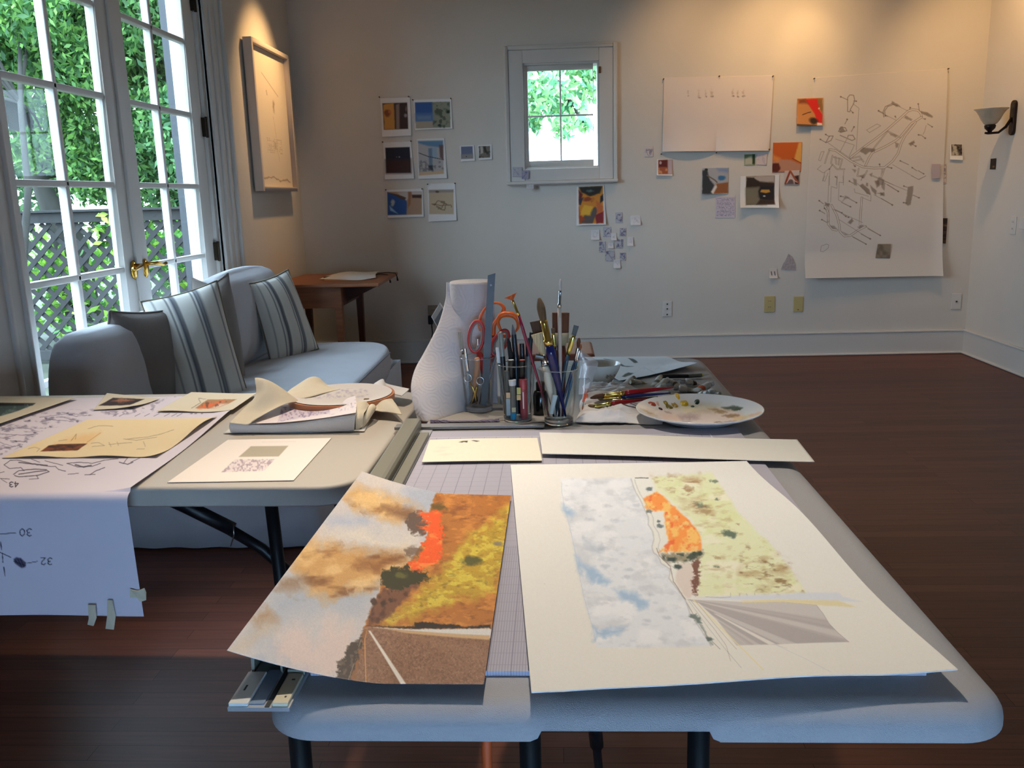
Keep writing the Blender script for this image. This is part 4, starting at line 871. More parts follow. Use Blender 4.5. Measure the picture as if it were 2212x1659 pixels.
for (nm, lb, q, d, g) in (
    ('photo_print', 'photo with an orange left half and dark right half, top left of the photo grid', [(821, 212), (886, 210), (889, 293), (826, 296)], dA, 1),
    ('photo_print', 'wide photo of deep blue sky beside grey-green trees, top of the photo grid', [(893, 215), (975, 213), (978, 278), (897, 281)], dB, 1),
    ('photo_print', 'square photo of a nearly black night scene above brown ground', [(827, 307), (888, 305), (895, 386), (832, 388)], dC, 1),
    ('photo_print', 'tall photo of a city building with blue glass, right of the night photo', [(900, 300), (960, 298), (966, 385), (904, 387)], dD, 1),
    ('photo_print', 'wide photo with a bright blue cart at left, lower left of the grid', [(834, 410), (913, 407), (916, 468), (838, 471)], dE, 1),
    ('photo_print', 'photo of brown scribbled marks on sand, lower right of the grid', [(923, 397), (983, 395), (987, 476), (926, 479)], dF, 1),
    ('photo_print', 'tiny photo of a grey-blue sky, left of the pair beside the small window', [(993, 315), (1024, 313), (1026, 347), (996, 349)], dG, 2),
    ('photo_print', 'tiny black and white photo, right of the pair beside the small window', [(1032, 314), (1062, 312), (1063, 344), (1034, 346)], dH, 2)):
    wsheet(nm, lb, 'photograph', q, 74, 74, d, curl=hang(.012))
def dI(c):
    q = F3([(132, 368), (365, 363), (368, 718), (137, 722)]); c.poly(q, (214, 140, 50), 1)
    c.poly(F3([(140, 370), (360, 365), (330, 430), (240, 460), (160, 420)]), (56, 50, 40), 2, 2); c.blob(F3([(240, 410)])[0], 11, 4, (100, 116, 108), .6, .3, 3); c.blob(F3([(235, 490)])[0], 14, 6, (150, 70, 40), .6, .6, 4)
    c.poly(F3([(135, 400), (170, 440), (150, 540), (136, 540)]), (110, 44, 40), 1.5, 1); c.poly(F3([(340, 460), (365, 440), (366, 500), (335, 530)]), (40, 44, 56), 1.5, 1); c.poly(F3([(135, 490), (180, 470), (150, 545)]), (60, 60, 74), 1.5)
    c.poly(F3([(190, 640), (290, 560), (320, 590), (260, 718), (150, 720)]), (98, 88, 84), 1.5, 1); c.poly(F3([(290, 640), (366, 600), (368, 715), (300, 718)]), (140, 46, 52), 1.5, 1.5); c.poly(F3([(136, 560), (150, 640), (200, 680), (137, 722)]), (170, 76, 40), 1.5, 1)
    c.poly(F3([(180, 540), (270, 560), (240, 640), (150, 640)]), (236, 180, 60), 2, 2); c.poly(F3([(300, 500), (366, 560), (360, 600), (310, 620)]), (206, 110, 60), 2, 2)
wsheet('photo_print', 'tall photo of a yellow and orange car nose, under the small window', 'photograph', [(1246, 404), (1305, 401), (1309, 485), (1245, 487)], 90, 110, dI, curl=hang(.02))
def dJ(c):
    c.poly(F3([(893, 115), (1027, 110), (1028, 248), (893, 250)]), (168, 92, 62), 1); c.poly(F3([(900, 118), (980, 112), (980, 180), (900, 180)]), (104, 44, 38), 1.5); c.poly(F3([(985, 112), (1027, 110), (1028, 246), (985, 248)]), (198, 178, 180), 1.5); c.mott(F3([(893, 180), (980, 180), (980, 250), (893, 250)]), (226, 160, 110), 6, .5, 1, 1, 3, .8); c.blob(F3([(915, 140)])[0], 3, 4, (200, 170, 170))
wsheet('photo_print', 'small photo in red and pink tones under the left end of the wide blank sheet', 'photograph', [(1419, 344), (1453, 344), (1452, 380), (1418, 379)], 50, 50, dJ, curl=hang(.012))
def dK(c):
    c.poly(F4([(650, 1100), (922, 1100), (915, 1362), (640, 1390)]), (176, 176, 176), 1); c.poly(F4([(650, 1130), (700, 1120), (730, 1230), (770, 1280), (740, 1370), (645, 1370)]), (56, 60, 64), 2, 2); c.poly(F4([(790, 1270), (915, 1250), (913, 1362), (740, 1368)]), (156, 98, 60), 1.5, 1)
    c.blob(F4([(850, 1205)])[0], 9, 7, (64, 118, 160), .5, .4, 3); c.poly(F4([(800, 1110), (920, 1105), (920, 1150), (820, 1140)]), (130, 150, 184), 4, 2); c.poly(F4([(735, 1350), (790, 1270), (800, 1300), (760, 1370)]), (226, 220, 210), 1.5); c.line(F4([(700, 1180), (780, 1230), (800, 1250)]), 3, (120, 104, 80), .9); c.blob(F4([(690, 1120)])[0], 4, 3, (50, 54, 40))
wsheet('photo_print', 'square photo of a street with a dark tree and a bright blue shape', 'photograph', [(1517, 362), (1574, 362), (1573, 419), (1515, 420)], 80, 80, dK, curl=lambda u, v: .02*v**3*(1-u))
def dL(c): c.text([(1548, 427), (1586, 427), (1586, 467), (1548, 467)], 14, (130, 120, 140), .6, 3, 16)
wsheet('text_page', 'small page of faint lavender text below the street photo', 'paper', [(1546, 425), (1588, 425), (1588, 471), (1545, 471)], 60, 60, dL, base=(206, 196, 204), m=M_note, off=.002)
def dM(c):
    c.poly(F4([(1100, 1185), (1392, 1182), (1382, 1475), (1092, 1482)]), (84, 76, 62), 1); c.poly(F4([(1100, 1185), (1392, 1182), (1390, 1250), (1098, 1235)]), (186, 172, 160), 2, 2); c.poly(F4([(1105, 1200), (1180, 1200), (1240, 1250), (1385, 1260), (1385, 1290), (1100, 1300)]), (56, 44, 36), 1.5, 2)
    c.poly(F4([(1095, 1310), (1230, 1300), (1225, 1400), (1300, 1478), (1094, 1480)]), (126, 118, 98), 3, 1); c.poly(F4([(1225, 1340), (1250, 1290), (1385, 1285), (1380, 1440), (1240, 1420)]), (40, 36, 38), 1.5, 1)
    c.poly(F4([(1240, 1350), (1255, 1325), (1335, 1325), (1345, 1350), (1300, 1362)]), (206, 150, 60), 1.2); c.blob(F4([(1283, 1392)])[0], 3.5, 2, (196, 194, 190)); c.poly(F4([(1380, 1440), (1385, 1475), (1200, 1478), (1240, 1425)]), (64, 48, 38), 2)
wsheet('photo_print', 'white-bordered photo of a dark car on a road, its lower corners curling', 'photograph', [(1600, 381), (1684, 378), (1680, 449), (1597, 449)], 110, 100, dM, curl=lambda u, v: .045*v**3*(4*(u-.5)**2*.6+.4))
def dN(c): c.poly(F4([(1080, 965), (1190, 962), (1188, 1075), (1080, 1075)]), (110, 124, 84), 1); c.poly(F4([(1090, 1010), (1160, 985), (1165, 1070), (1085, 1070)]), (190, 188, 164), 2, 2); c.poly(F4([(1165, 965), (1190, 963), (1188, 1060), (1165, 1060)]), (40, 60, 40), 1.5)
wsheet('photo_print', 'tiny green photo below the right half of the wide blank sheet', 'photograph', [(1607.5, 333), (1631, 332.5), (1631, 357), (1607.5, 357)], 40, 40, dN)
wsheet('note', 'tiny pale note right beside the tiny green photo', 'note', [(1634, 332.5), (1657, 331), (1656, 357), (1634, 356)], 30, 30, lambda c: c.mix(np.clip((noise(c.X, c.Y, 3, 4, 2)-.5)*4, 0, 1)*.4, (170, 160, 170)), base=(214, 200, 198), m=M_note)
def dO(c):
    c.poly([(1668, 308), (1734, 306), (1731, 372), (1667, 373)], (206, 98, 36), 1, 1); c.poly(F4([(1640, 845), (1672, 842), (1665, 1055), (1595, 1010), (1610, 930)]), (232, 170, 84), 2, 1); c.poly(F4([(1368, 1040), (1440, 1010), (1560, 1020), (1665, 1065), (1660, 1135), (1380, 1140)]), (196, 140, 112), 2, 1)
    c.poly(F4([(1366, 1060), (1430, 1050), (1450, 1110), (1420, 1142), (1366, 1145)]), (96, 40, 24), 1.5, 2); c.line(F4([(1570, 1005), (1665, 1055)]), 1.5, (140, 60, 30)); c.poly(F4([(1370, 960), (1450, 1000), (1420, 1040), (1370, 1030)]), (226, 140, 70), 3, 2)
wsheet('photo_print', 'orange photo of a draped form, left of the big diagram sheet', 'photograph', [(1670, 308), (1733, 307), (1730, 371), (1668, 373)], 90, 90, dO, off=.003)
def dP(c):
    c.poly(F4([(1490, 1130), (1645, 1130), (1640, 1275), (1488, 1275)]), (206, 190, 180), 1); c.poly(F4([(1590, 1190), (1640, 1180), (1640, 1270), (1600, 1270)]), (70, 44, 38), 1.5, 1); c.line(F4([(1550, 1135), (1520, 1210), (1500, 1265)]), 4, (150, 66, 40), 1, 1); c.line(F4([(1550, 1135), (1590, 1200), (1635, 1255)]), 4, (168, 88, 60), 1, 1); c.poly(F4([(1530, 1225), (1575, 1220), (1590, 1270), (1510, 1272)]), (110, 90, 84), 1.5); c.line(F4([(1515, 1255), (1550, 1205), (1620, 1250)]), 1.5, (230, 200, 190))
wsheet('photo_print', 'small photo of a reddish A shape overlapping the orange photo', 'photograph', [(1695, 369), (1727, 368), (1726, 399), (1694, 399)], 50, 50, dP, off=.006)
def dQ(c):
    c.poly([(1720, 211), (1779, 210), (1776, 273), (1719, 274)], (206, 140, 80), 1, 2); c.poly(F4([(1700, 400), (1830, 395), (1860, 450), (1840, 500), (1880, 560), (1872, 655), (1825, 640), (1800, 550), (1760, 490)]), (222, 44, 34), 1.5); c.poly(F4([(1830, 395), (1888, 393), (1882, 540), (1850, 500)]), (150, 110, 60), 2, 2)
    c.blob(F4([(1790, 620)])[0], 11, 9, (60, 40, 30), .6, .3, 3); c.line(F4([(1675, 560), (1700, 550), (1760, 530)]), 1.6, (60, 36, 24), .9, 1.2, 1, 3); c.poly(F4([(1824, 640), (1872, 645), (1870, 668), (1822, 665)]), (226, 222, 218), 1); c.poly(F4([(1615, 655), (1820, 665), (1815, 676), (1612, 676)]), (80, 64, 50), 1.2); c.poly(F4([(1640, 400), (1700, 400), (1740, 450), (1640, 440)]), (140, 70, 36), 3, 2); c.blob(F4([(1845, 495)])[0], 2.5, 2.5, (240, 170, 150))
wsheet('photo_print', 'orange and bright red photo near the top left of the big diagram sheet', 'photograph', [(1722, 213), (1778, 211), (1776, 272), (1720, 273)], 90, 90, dQ, curl=hang(.012), off=.018)
scr = lambda q, s, rgb=(150, 140, 160), al=.6: (lambda c: c.text(q, 5, rgb, al, s, 6))
def blot(quad, s, rgb=(120, 116, 134), al=.7):
    cx = sum(p[0] for p in quad)/4; cy = sum(p[1] for p in quad)/4; r = abs(quad[1][0]-quad[0][0])/2
    def f(c):
        c.mott(quad, rgb, 4, .5, 1.5, 0, s, al); c.line([(cx+r*.6*math.cos(a+s), cy+r*.9*math.sin(a)) for a in np.linspace(0, 5.4, 12)], 1.0, rgb, al, 1)
    return f
R_ = lambda x0, y0, x1, y1: [(x0, y0), (x1, y0), (x1, y1), (x0, y1)]
wsheet('note', 'small pale sketch note left of the wide blank sheet', 'note', R_(1392, 316, 1411, 339), 26, 30, blot(R_(1395, 322, 1410, 337), 3), base=(214, 204, 198), m=M_note)
def dS(c): q = R_(2055, 312, 2078, 336); c.poly(q, (92, 80, 66), 1); c.mott(q, (196, 186, 164), 8, .5, 1, 0, 5, .9, sx=1.6, sy=.6); c.mott(q, (36, 28, 24), 6, .56, 1, 0, 6, .9)
wsheet('photo_print', 'tiny black and white photo right of the big diagram sheet', 'photograph', [(2053, 311), (2080, 311), (2079, 346), (2051, 345)], 40, 50, dS, curl=hang(.01))
def dT(c): q = [(2027, 471), (2048, 471), (2044, 527), (2023, 526)]; c.poly(q, (78, 58, 42), 1, 0); c.mott(q, (36, 26, 20), 6, .5, 1, 0, 7, .8, sx=.3); c.mott(q, (150, 126, 100), 5, .6, 1, 0, 8, .8, sx=.3, sy=1.5)
wsheet('photo_strip', 'narrow dark brown photo strip at the right edge of the big diagram sheet', 'photograph', [(2027, 471), (2047, 471), (2043, 526), (2023, 525)], 40, 70, dT, off=.012)
wsheet('note', 'lavender note stuck over the right edge of the big diagram sheet', 'note', R_(2013, 354, 2031, 386), 20, 30, None, base=(186, 170, 172), m=M_note, off=.020)
wsheet('note', 'narrow note with grey lettering just right of the lavender one', 'note', R_(2034, 354, 2044, 397), 20, 60, lambda c: (c.mott(R_(2034, 355, 2043, 386), (130, 116, 124), 5, .42, 1, 0, 9, .8), c.line([(2034, 394), (2043, 394)], 1, (130, 120, 110))), base=(204, 190, 176), m=M_note)
wsheet('photo_strip', 'small dark photo on the right wall below the lamp', 'photograph', [(2140, 343), (2152, 342), (2150, 366), (2138, 366)], 16, 24, lambda c: (c.poly([(2138, 340), (2154, 340), (2152, 368), (2136, 368)], (44, 32, 26), 1), c.blob((2146, 360), 3, 3, (130, 96, 60))), wall='right')
# cluster of little cut out notes and sketches under the car-nose photo
CL = [((1276, 497, 1295, 518), 'note', 'white note lower left of the cluster, nearest the car-nose photo'), ((1362, 466, 1384, 486), 'note', 'white note at the top right of the cluster, standing apart'),
      ((1320, 504, 1332, 519), 'note', 'small note in the upper middle of the cluster'), ((1355, 512, 1368, 531), 'note', 'cream note at the right edge of the cluster'),
      ((1313, 525, 1325, 536), 'note', 'tiny square note in the centre of the cluster'), ((1325, 561, 1340, 579), 'note', 'note at the very bottom of the cluster'),
      ((1330, 459, 1345, 481), 'sketch', 'loop sketch at the very top of the cluster'), ((1303, 490, 1320, 512), 'sketch', 'faint oval sketch at the upper left of the cluster'),
      ((1338, 493, 1352, 510), 'sketch', 'dark grey sketch at the upper right of the cluster'), ((1331, 517, 1346, 536), 'sketch', 'curled dark sketch in the middle of the cluster'),
      ((1294, 522, 1308, 545), 'sketch', 'violet sketch at the left edge of the cluster'), ((1308, 542, 1328, 564), 'sketch', 'ring-shaped grey sketch at the lower left of the cluster'), ((1339, 546, 1352, 563), 'sketch', 'small dark sketch at the lower right of the cluster')]
for i, (r, kd, lb) in enumerate(CL):
    q = R_(*r); j = .8*math.sin(i*5); q = [(q[0][0]+j, q[0][1]), (q[1][0]+j, q[1][1]-.5), q[2], q[3]]
    if kd == 'note': wsheet('note', lb, 'note', q, 24, 24, blot(R_(r[0]+3, r[1]+3, r[2]-3, r[3]-5), i, (170, 164, 170), .35), base=(222, 218, 216), m=M_note, curl=hang(.016))
    else: wsheet('sketch', lb, 'sketch', q, 30, 34, blot(q, i, (104, 100, 124), .75), base=(192, 188, 192), m=M_note)
wsheet('note', 'pale note on the lower left corner of the window casing', 'note', R_(1107, 361, 1128, 382), 26, 26, blot(R_(1109, 363, 1122, 379), 5, (140, 134, 158), .6), base=(186, 182, 186), m=M_note, off=.036)
wsheet('sketch', 'violet sketch on the window casing beside the pale note', 'sketch', R_(1127, 368, 1142, 387), 26, 26, blot(R_(1128, 369, 1141, 386), 8, (110, 104, 140), .8), base=(166, 160, 172), m=M_note, off=.038)
wsheet('note', 'white note hanging just below the window casing', 'note', R_(1137, 392, 1153, 408), 24, 24, blot(R_(1140, 395, 1150, 405), 9, (160, 156, 164), .4), base=(200, 197, 194), m=M_note, off=.05, curl=hang(.012))
wsheet('note', 'small square note with two marks, left of the triangle sketch', 'note', R_(1661, 580, 1679, 601), 28, 28, lambda c: (c.line([(1666, 587), (1667, 594)], 2, (96, 92, 96)), c.line([(1673, 587), (1674, 594)], 2, (96, 92, 96))), base=(216, 206, 196), m=M_note, curl=hang(.016))
o = MB(); tri = [(1703, 548), (1712, 556), (1718, 571), (1719, 584), (1687, 582), (1692, 570), (1698, 560)]
P3 = [aty(x, y, YB-.004) for x, y in tri]; n = len(P3); V = [tuple(p) for p in P3]+[(p.x, p.y-.001, p.z) for p in P3]
o.add(V, [tuple(range(n)), tuple(range(2*n-1, n-1, -1))]+[(i, (i+1) % n, n+(i+1) % n, n+i) for i in range(n)])
o = o.build('sketch', mat('tracing_paper', (172, 160, 158), .8, var=.25, vscale=60)); tag(o, 'small triangular cut out sketch low on the wall beside the diagram sheet', 'sketch')
# --- wide nearly blank drawing sheet
def dBig(c):
    c.mix(np.clip((noise(c.X, c.Y, 60, 41, 3)-.5)*3, 0, 1)*.10, (200, 186, 182))
    for x, y, s in ((1487, 207, 4), (1510, 211, 6), (1525, 209, 5), (1538, 209, 7), (1584, 208, 6), (1594, 209, 5), (1606, 208, 6)):
        c.blob((x, y), s*.7, s*.45, (120, 108, 96), 1, .7, x, .75); c.blob((x-1, y-7), s*.55, s*1.6, (170, 150, 130), 1.2, .7, x+3, .6)
wsheet('drawing_sheet', 'wide nearly blank drawing sheet pinned up with faint smudges', 'drawing', [(1434, 168), (1671, 163), (1662, 326), (1430, 328)], 260, 190, dBig, base=(226, 215, 206), m=M_note, thick=.0006,
       curl=lambda u, v: .004+.032*np.clip((v-.6)/.4, 0, 1)**2*np.abs(np.sin(u*2*PI))**.6+.004*v*np.sin(u*5+1)+.014*np.clip(1-u/.1, 0, 1)**2*np.sin(v*PI))
# --- big sheet with exploded line drawing
g1 = lambda L: [(1700+x/6.144, 180+y/6.144) for x, y in L]; g2 = lambda L: [(1700+x/6.146, 380+y/6.146) for x, y in L]
def dPoster(c):
    ink = (116, 100, 86); c.mix(np.clip((noise(c.X, c.Y, 90, 43, 3)-.5)*3, 0, 1)*.08, (200, 190, 186))
    def tube(L, w=3.4, a=.85):
        c.line(L, w+1.3, ink, a*.85, .7); c.line(L, w-.7, (226, 216, 202), 1, .7)
    def ln(L, a=.6, w=.9): c.line(L, w, ink, a, .8)
    def bolt(p, q_, r=1.9):
        c.line([p, q_], 1.6, ink, .6, .8); c.blob(p, r+.6, r+.3, ink, .6, .25, int(p[0]), .8)
    for L in ([(840, 985), (1000, 860), (1180, 730), (1320, 620), (1480, 480), (1600, 370), (1660, 350), (1730, 360), (1770, 400), (1780, 450)], [(1780, 450), (1640, 540), (1500, 710), (1440, 760), (1300, 840), (1130, 920), (1080, 1000), (1040, 1090)],
              [(560, 880), (640, 890), (740, 960), (840, 1030), (1000, 1110), (1150, 1125), (1290, 1120), (1400, 1030), (1470, 930), (1510, 800), (1560, 700), (1700, 520)]): tube(g1(L))
    for L in ([(840, 1000), (960, 970), (1010, 1040)], [(880, 1030), (980, 1010)], [(1330, 640), (1180, 820), (1120, 900)], [(1340, 640), (1420, 680), (1500, 720)], [(560, 890), (530, 960), (500, 1060)], [(600, 960), (580, 1060), (660, 1140), (760, 1140)],
              [(620, 980), (730, 1010), (700, 1120)], [(640, 980), (650, 1070)], [(690, 1000), (680, 1080)], [(950, 1130), (930, 1230), (1020, 1240), (1060, 1160)], [(1260, 1140), (1250, 1250), (1290, 1140)]): tube(g1(L), 1.8, .7)
    for L in ([(880, 280), (950, 330), (935, 560), (915, 890)], [(540, 790), (840, 1000)], [(640, 740), (890, 820), (820, 970)], [(790, 740), (700, 910)], [(565, 1160), (560, 1352)], [(660, 1240), (650, 1352)], [(750, 1160), (745, 1352)], [(1400, 1080), (1740, 1275), (1840, 1230)], [(1320, 1110), (1380, 1120)],
              [(400, 1140), (480, 1190), (560, 1130)], [(400, 1140), (450, 1090)], [(500, 1180), (470, 1290), (500, 1300), (540, 1190)], [(415, 1020), (450, 910), (490, 905), (470, 960), (440, 1030), (415, 1020)], [(1050, 620), (1190, 540), (1240, 565), (1090, 655), (1050, 620)], [(1480, 310), (1600, 370)], [(1200, 370), (1440, 490)],
              [(1840, 560), (1820, 640), (1800, 680)], [(1130, 1220), (1420, 1352)]): ln(g1(L))
    for L in ([(800, 190), (830, 155), (880, 160), (895, 230), (870, 290), (840, 340), (830, 380), (800, 375), (800, 190)], [(1280, 450), (1270, 380), (1300, 310), (1380, 275), (1460, 300)], [(1300, 440), (1290, 370), (1330, 310), (1390, 290)], [(680, 640), (710, 580), (770, 590), (790, 630), (720, 650), (680, 640)], [(700, 690), (860, 760), (900, 740), (870, 690), (810, 690), (800, 720)], [(510, 790), (560, 700), (610, 700), (580, 760), (510, 790)]): ln(g1(L), .75, 1.5)
    for L, a in (([(1390, 240), (1480, 290), (1500, 310), (1440, 310), (1380, 270)], .6), ([(1760, 370), (1860, 390), (1930, 440), (1920, 460), (1840, 430), (1780, 400)], .65), ([(1000, 850), (1080, 860), (1170, 870), (1160, 910), (1090, 910), (1040, 950), (960, 900)], .6), ([(1610, 800), (1680, 760), (1690, 790), (1640, 830)], .7), ([(1545, 460), (1640, 500), (1660, 480), (1570, 430)], .5), ([(1430, 780), (1480, 800), (1470, 850), (1440, 860)], .5), ([(1180, 1310), (1220, 1240), (1290, 1280), (1270, 1350), (1200, 1352)], .5), ([(860, 1140), (920, 1150), (900, 1190)], .5), ([(1090, 1210), (1130, 1190), (1120, 1240)], .6), ([(960, 1230), (1030, 1200), (1020, 1260)], .5), ([(690, 600), (730, 575), (770, 640), (700, 655)], .6), ([(1350, 655), (1460, 690), (1440, 720), (1370, 690)], .45)):
        c.poly(g1(L), ink, 1.2, .8, 3, 2, a)
    for p, q_ in (((710, 180), (800, 220)), ((915, 240), (880, 235)), ((870, 390), (840, 360)), ((795, 480), (765, 540)), ((885, 580), (850, 640)), ((510, 680), (560, 710)), ((440, 745), (510, 785)), ((1210, 365), (1280, 400)), ((1735, 275), (1750, 370)), ((1630, 325), (1620, 345)), ((1825, 475), (1800, 470)), ((1920, 578), (1860, 540)), ((1740, 685), (1780, 690)), ((1830, 730), (1790, 700)), ((1705, 835), (1660, 810)), ((1500, 1030), (1610, 1080)), ((1660, 1120), (1720, 1160)), ((1810, 1200), (1740, 1160)), ((1385, 1125), (1330, 1110)), ((1225, 1075), (1230, 1100)), ((560, 1140), (600, 1080)), ((900, 1100), (880, 1080)), ((1300, 430), (1330, 440)), ((1430, 440), (1440, 460))): bolt(g1([p])[0], g1([q_])[0])
    for L in ([(540, 380), (545, 640), (600, 710), (660, 720)], [(500, 400), (540, 480), (545, 600)], [(590, 390), (660, 530), (690, 650), (700, 740), (760, 800), (840, 790), (940, 720), (1040, 670)], [(990, 290), (975, 480), (965, 650)]): tube(g2(L), 3.2)
    for L in ([(555, 0), (540, 350)], [(585, 150), (575, 350)], [(585, 140), (660, 165), (665, 0)], [(690, 80), (680, 320), (720, 340)], [(740, 0), (745, 90), (690, 85)], [(1000, 290), (1110, 335), (1112, 260)], [(890, 170), (900, 220), (1080, 270)], [(930, 100), (1100, 250)], [(600, 440), (1000, 620)], [(690, 580), (1100, 840)], [(860, 800), (1040, 900)], [(1040, 670), (1230, 790)], [(1120, 0), (1580, 190)], [(1300, 100), (1470, 205)], [(1150, 250), (1400, 385)], [(1650, 0), (1750, 50), (1840, 0)], [(440, 1000), (450, 930), (520, 905), (550, 915), (545, 955), (480, 1005), (440, 1000)], [(500, 0), (470, 70)]): ln(g2(L))
    for L, a in (([(1600, 145), (1675, 135), (1670, 210), (1640, 380), (1600, 395), (1565, 370), (1590, 260)], .6), ([(960, 130), (1000, 105), (1090, 180), (1110, 250), (1060, 240), (1010, 180)], .65), ([(1160, 70), (1220, 60), (1225, 130), (1190, 160)], .6), ([(1230, 220), (1290, 220), (1290, 265), (1240, 260)], .65), ([(1100, 120), (1190, 200), (1180, 260), (1120, 190)], .6), ([(1050, 90), (1075, 100), (1070, 140), (1045, 130)], .6), ([(1260, 60), (1300, 90), (1290, 200), (1250, 150)], .5), ([(730, 350), (770, 260), (830, 290), (760, 310)], .5), ([(800, 620), (860, 560), (880, 600), (840, 640)], .65), ([(930, 680), (990, 650), (1020, 655), (960, 700)], .6), ([(720, 740), (800, 770), (780, 780)], .6), ([(560, 660), (620, 660), (660, 700), (600, 700)], .5), ([(500, 350), (570, 370), (550, 410), (500, 390)], .65), ([(870, 30), (920, 50), (930, 130), (890, 120)], .5)):
        c.poly(g2(L), ink, 1.2, .8, 3, 4, a)
    for p, q_ in (((825, 70), (880, 100)), ((425, 330), (480, 370)), ((430, 460), (500, 500)), ((460, 580), (530, 620)), ((840, 410), (720, 350)), ((920, 355), (800, 290)), ((725, 490), (640, 450)), ((775, 535), (740, 510)), ((815, 550), (780, 540)), ((1475, 205), (1330, 115)), ((1395, 385), (1250, 300)), ((1235, 790), (1070, 700)), ((1100, 835), (980, 770)), ((1045, 905), (870, 810)), ((1750, 290), (1670, 255)), ((1550, 135), (1590, 150)), ((1545, 355), (1590, 360)), ((1260, 240), (1200, 230)), ((710, 270), (750, 280)), ((495, 430), (520, 450)), ((1000, 20), (980, 60)), ((640, 10), (660, 30))): bolt(g2([p])[0], g2([q_])[0])
wsheet('diagram_sheet', 'very large pinned sheet with a line drawing of exploded machine parts', 'drawing', [(1757, 168), (2047, 148), (2030, 595), (1735, 600)], 330, 480, dPoster, base=(216, 208, 197), m=M_note, thick=.0007,
       curl=lambda u, v: .006+.055*np.clip((v-.86)/.14, 0, 1)**1.6*(1-.45*u)+.004*np.sin(v*9)*u+.028*np.clip((u-.9)/.1, 0, 1)**2*np.clip((v-.5)/.5, 0, 1))
wsheet('photo_tile', 'small square grey photo near the bottom of the big diagram sheet', 'photograph', [(1896, 527), (1924, 527), (1922, 558), (1891, 557)], 34, 34, lambda c: c.mott([(1888, 520), (1930, 520), (1930, 560), (1888, 560)], (104, 92, 76), 14, .45, 1, 0, 4, .7), base=(144, 130, 112), off=.022)
# pushpins
M_pin = mat('pin_metal', (120, 104, 80), .3, .9)
def pin(px, py, lab, off=.004):
    p = aty(px, py, YB-off); o = MB().tube([p, p+Vector((0, -.006, 0)), p+Vector((0, -.009, 0)), p+Vector((0, -.018, 0)), p+Vector((0, -.020, 0))], [.0045, .0045, .0022, .0032, .0045], 10).build('pushpin', M_pin, smooth=True)
    tag(o, lab, 'pushpin', 'pushpins in the back wall')
for px, py, lb in ((1433, 171, 'pushpin at the top left corner of the wide blank sheet'), (1553, 165, 'pushpin at the top middle of the wide blank sheet'), (1669, 165, 'pushpin at the top right corner of the wide blank sheet'), (1428, 333, 'pushpin under the lower left corner of the wide blank sheet'),
                   (1547, 330, 'pushpin at the bottom middle of the wide blank sheet'), (1661, 323, 'pushpin at the bottom right corner of the wide blank sheet'), (1758, 170, 'pushpin at the top left corner of the big diagram sheet'), (2047, 149, 'pushpin at the top right corner of the big diagram sheet'),
                   (820, 210, 'pushpin above the left corner of the orange and dark photo'), (883, 209, 'pushpin above the right corner of the orange and dark photo'), (892, 216, 'pushpin at the left corner of the blue sky photo'), (974, 213, 'pushpin at the right corner of the blue sky photo'),
                   (827, 307, 'pushpin at the left corner of the night photo'), (888, 305, 'pushpin at the right corner of the night photo'), (924, 398, 'pushpin at the left corner of the sand photo'), (983, 396, 'pushpin at the right corner of the sand photo'),
                   (834, 410, 'pushpin at the left corner of the blue cart photo'), (912, 408, 'pushpin at the right corner of the blue cart photo')): pin(px, py, lb, .006)
# --- outlets and plates
M_ivory = mat('ivory_plastic', (196, 178, 120), .45); M_whitep = mat('white_plastic', (216, 212, 204), .4); M_hole = mat('socket_dark', (40, 36, 34), .6)
def plate(name, label, px, py, m, kind, w=.072, h=.116, wall='back', cat='outlet'):
    p = aty(px, py, YB) if wall == 'back' else atx(px, py, XR); t = thing(name, label, cat, tuple(p))
    if wall == 'back': bx = lambda mb, x0, x1, z0, z1, a, b: mb.box(p.x+x0, p.x+x1, YB-b, YB-a, p.z+z0, p.z+z1)
    else: bx = lambda mb, x0, x1, z0, z1, a, b: mb.box(XR-b, XR-a, p.y+x0, p.y+x1, p.z+z0, p.z+z1)
    bx(MB(), -w/2, w/2, -h/2, h/2, 0, .007).build('cover_plate', m, t, bevel=.003)
    if kind == 'duplex':
        for s in (-.022, .022): f = bx(MB(), -.017, .017, s-.014, s+.014, .007, .009).build('socket', m, t, bevel=.002); bx(bx(MB(), -.008, -.005, s-.004, s+.006, .009, .0094), .005, .008, s-.004, s+.006, .009, .0094).build('slots', M_hole, f)
    elif kind == 'blank': bx(MB(), -.003, .003, -.043, -.037, .007, .009).build('screw', M_hole, t)
    elif kind == 'jack':
        bx(MB(), -.006, .006, -.006, .006, .007, .014).build('jack', M_hole, t, bevel=.003)
    elif kind == 'three':
        for s in (-.042, 0, .036): bx(MB(), -.005, .005, s-.005, s+.005, .007, .011).build('jack', M_hole, t, bevel=.002)
    return t
plate('cable_plate', 'white plate with three dark dots, leftmost of the plates right of the window', 1441, 667, M_whitep, 'three')
plate('duplex_outlet', 'yellowed ivory power outlet, left of the pair below the notes', 1662, 657, M_ivory, 'duplex', .078, .122)
plate('blank_plate', 'yellowed ivory blank plate, right of the pair below the notes', 1724, 657, M_ivory, 'blank')
plate('jack_plate', 'white plate with one small jack near the right corner', 2065, 651, M_whitep, 'jack')
pp = plate('duplex_outlet', 'outlet with a black plug in it, left of the paper towel roll', 936, 676, mat('tan_plate', (150, 138, 118), .5), 'duplex', .08, .12)
p = aty(932, 690, YB); ch_ = thing('power_adapter', 'black plug with a dark cord in the outlet behind the paper towel roll', 'plug', (p.x, YB-.03, p.z))
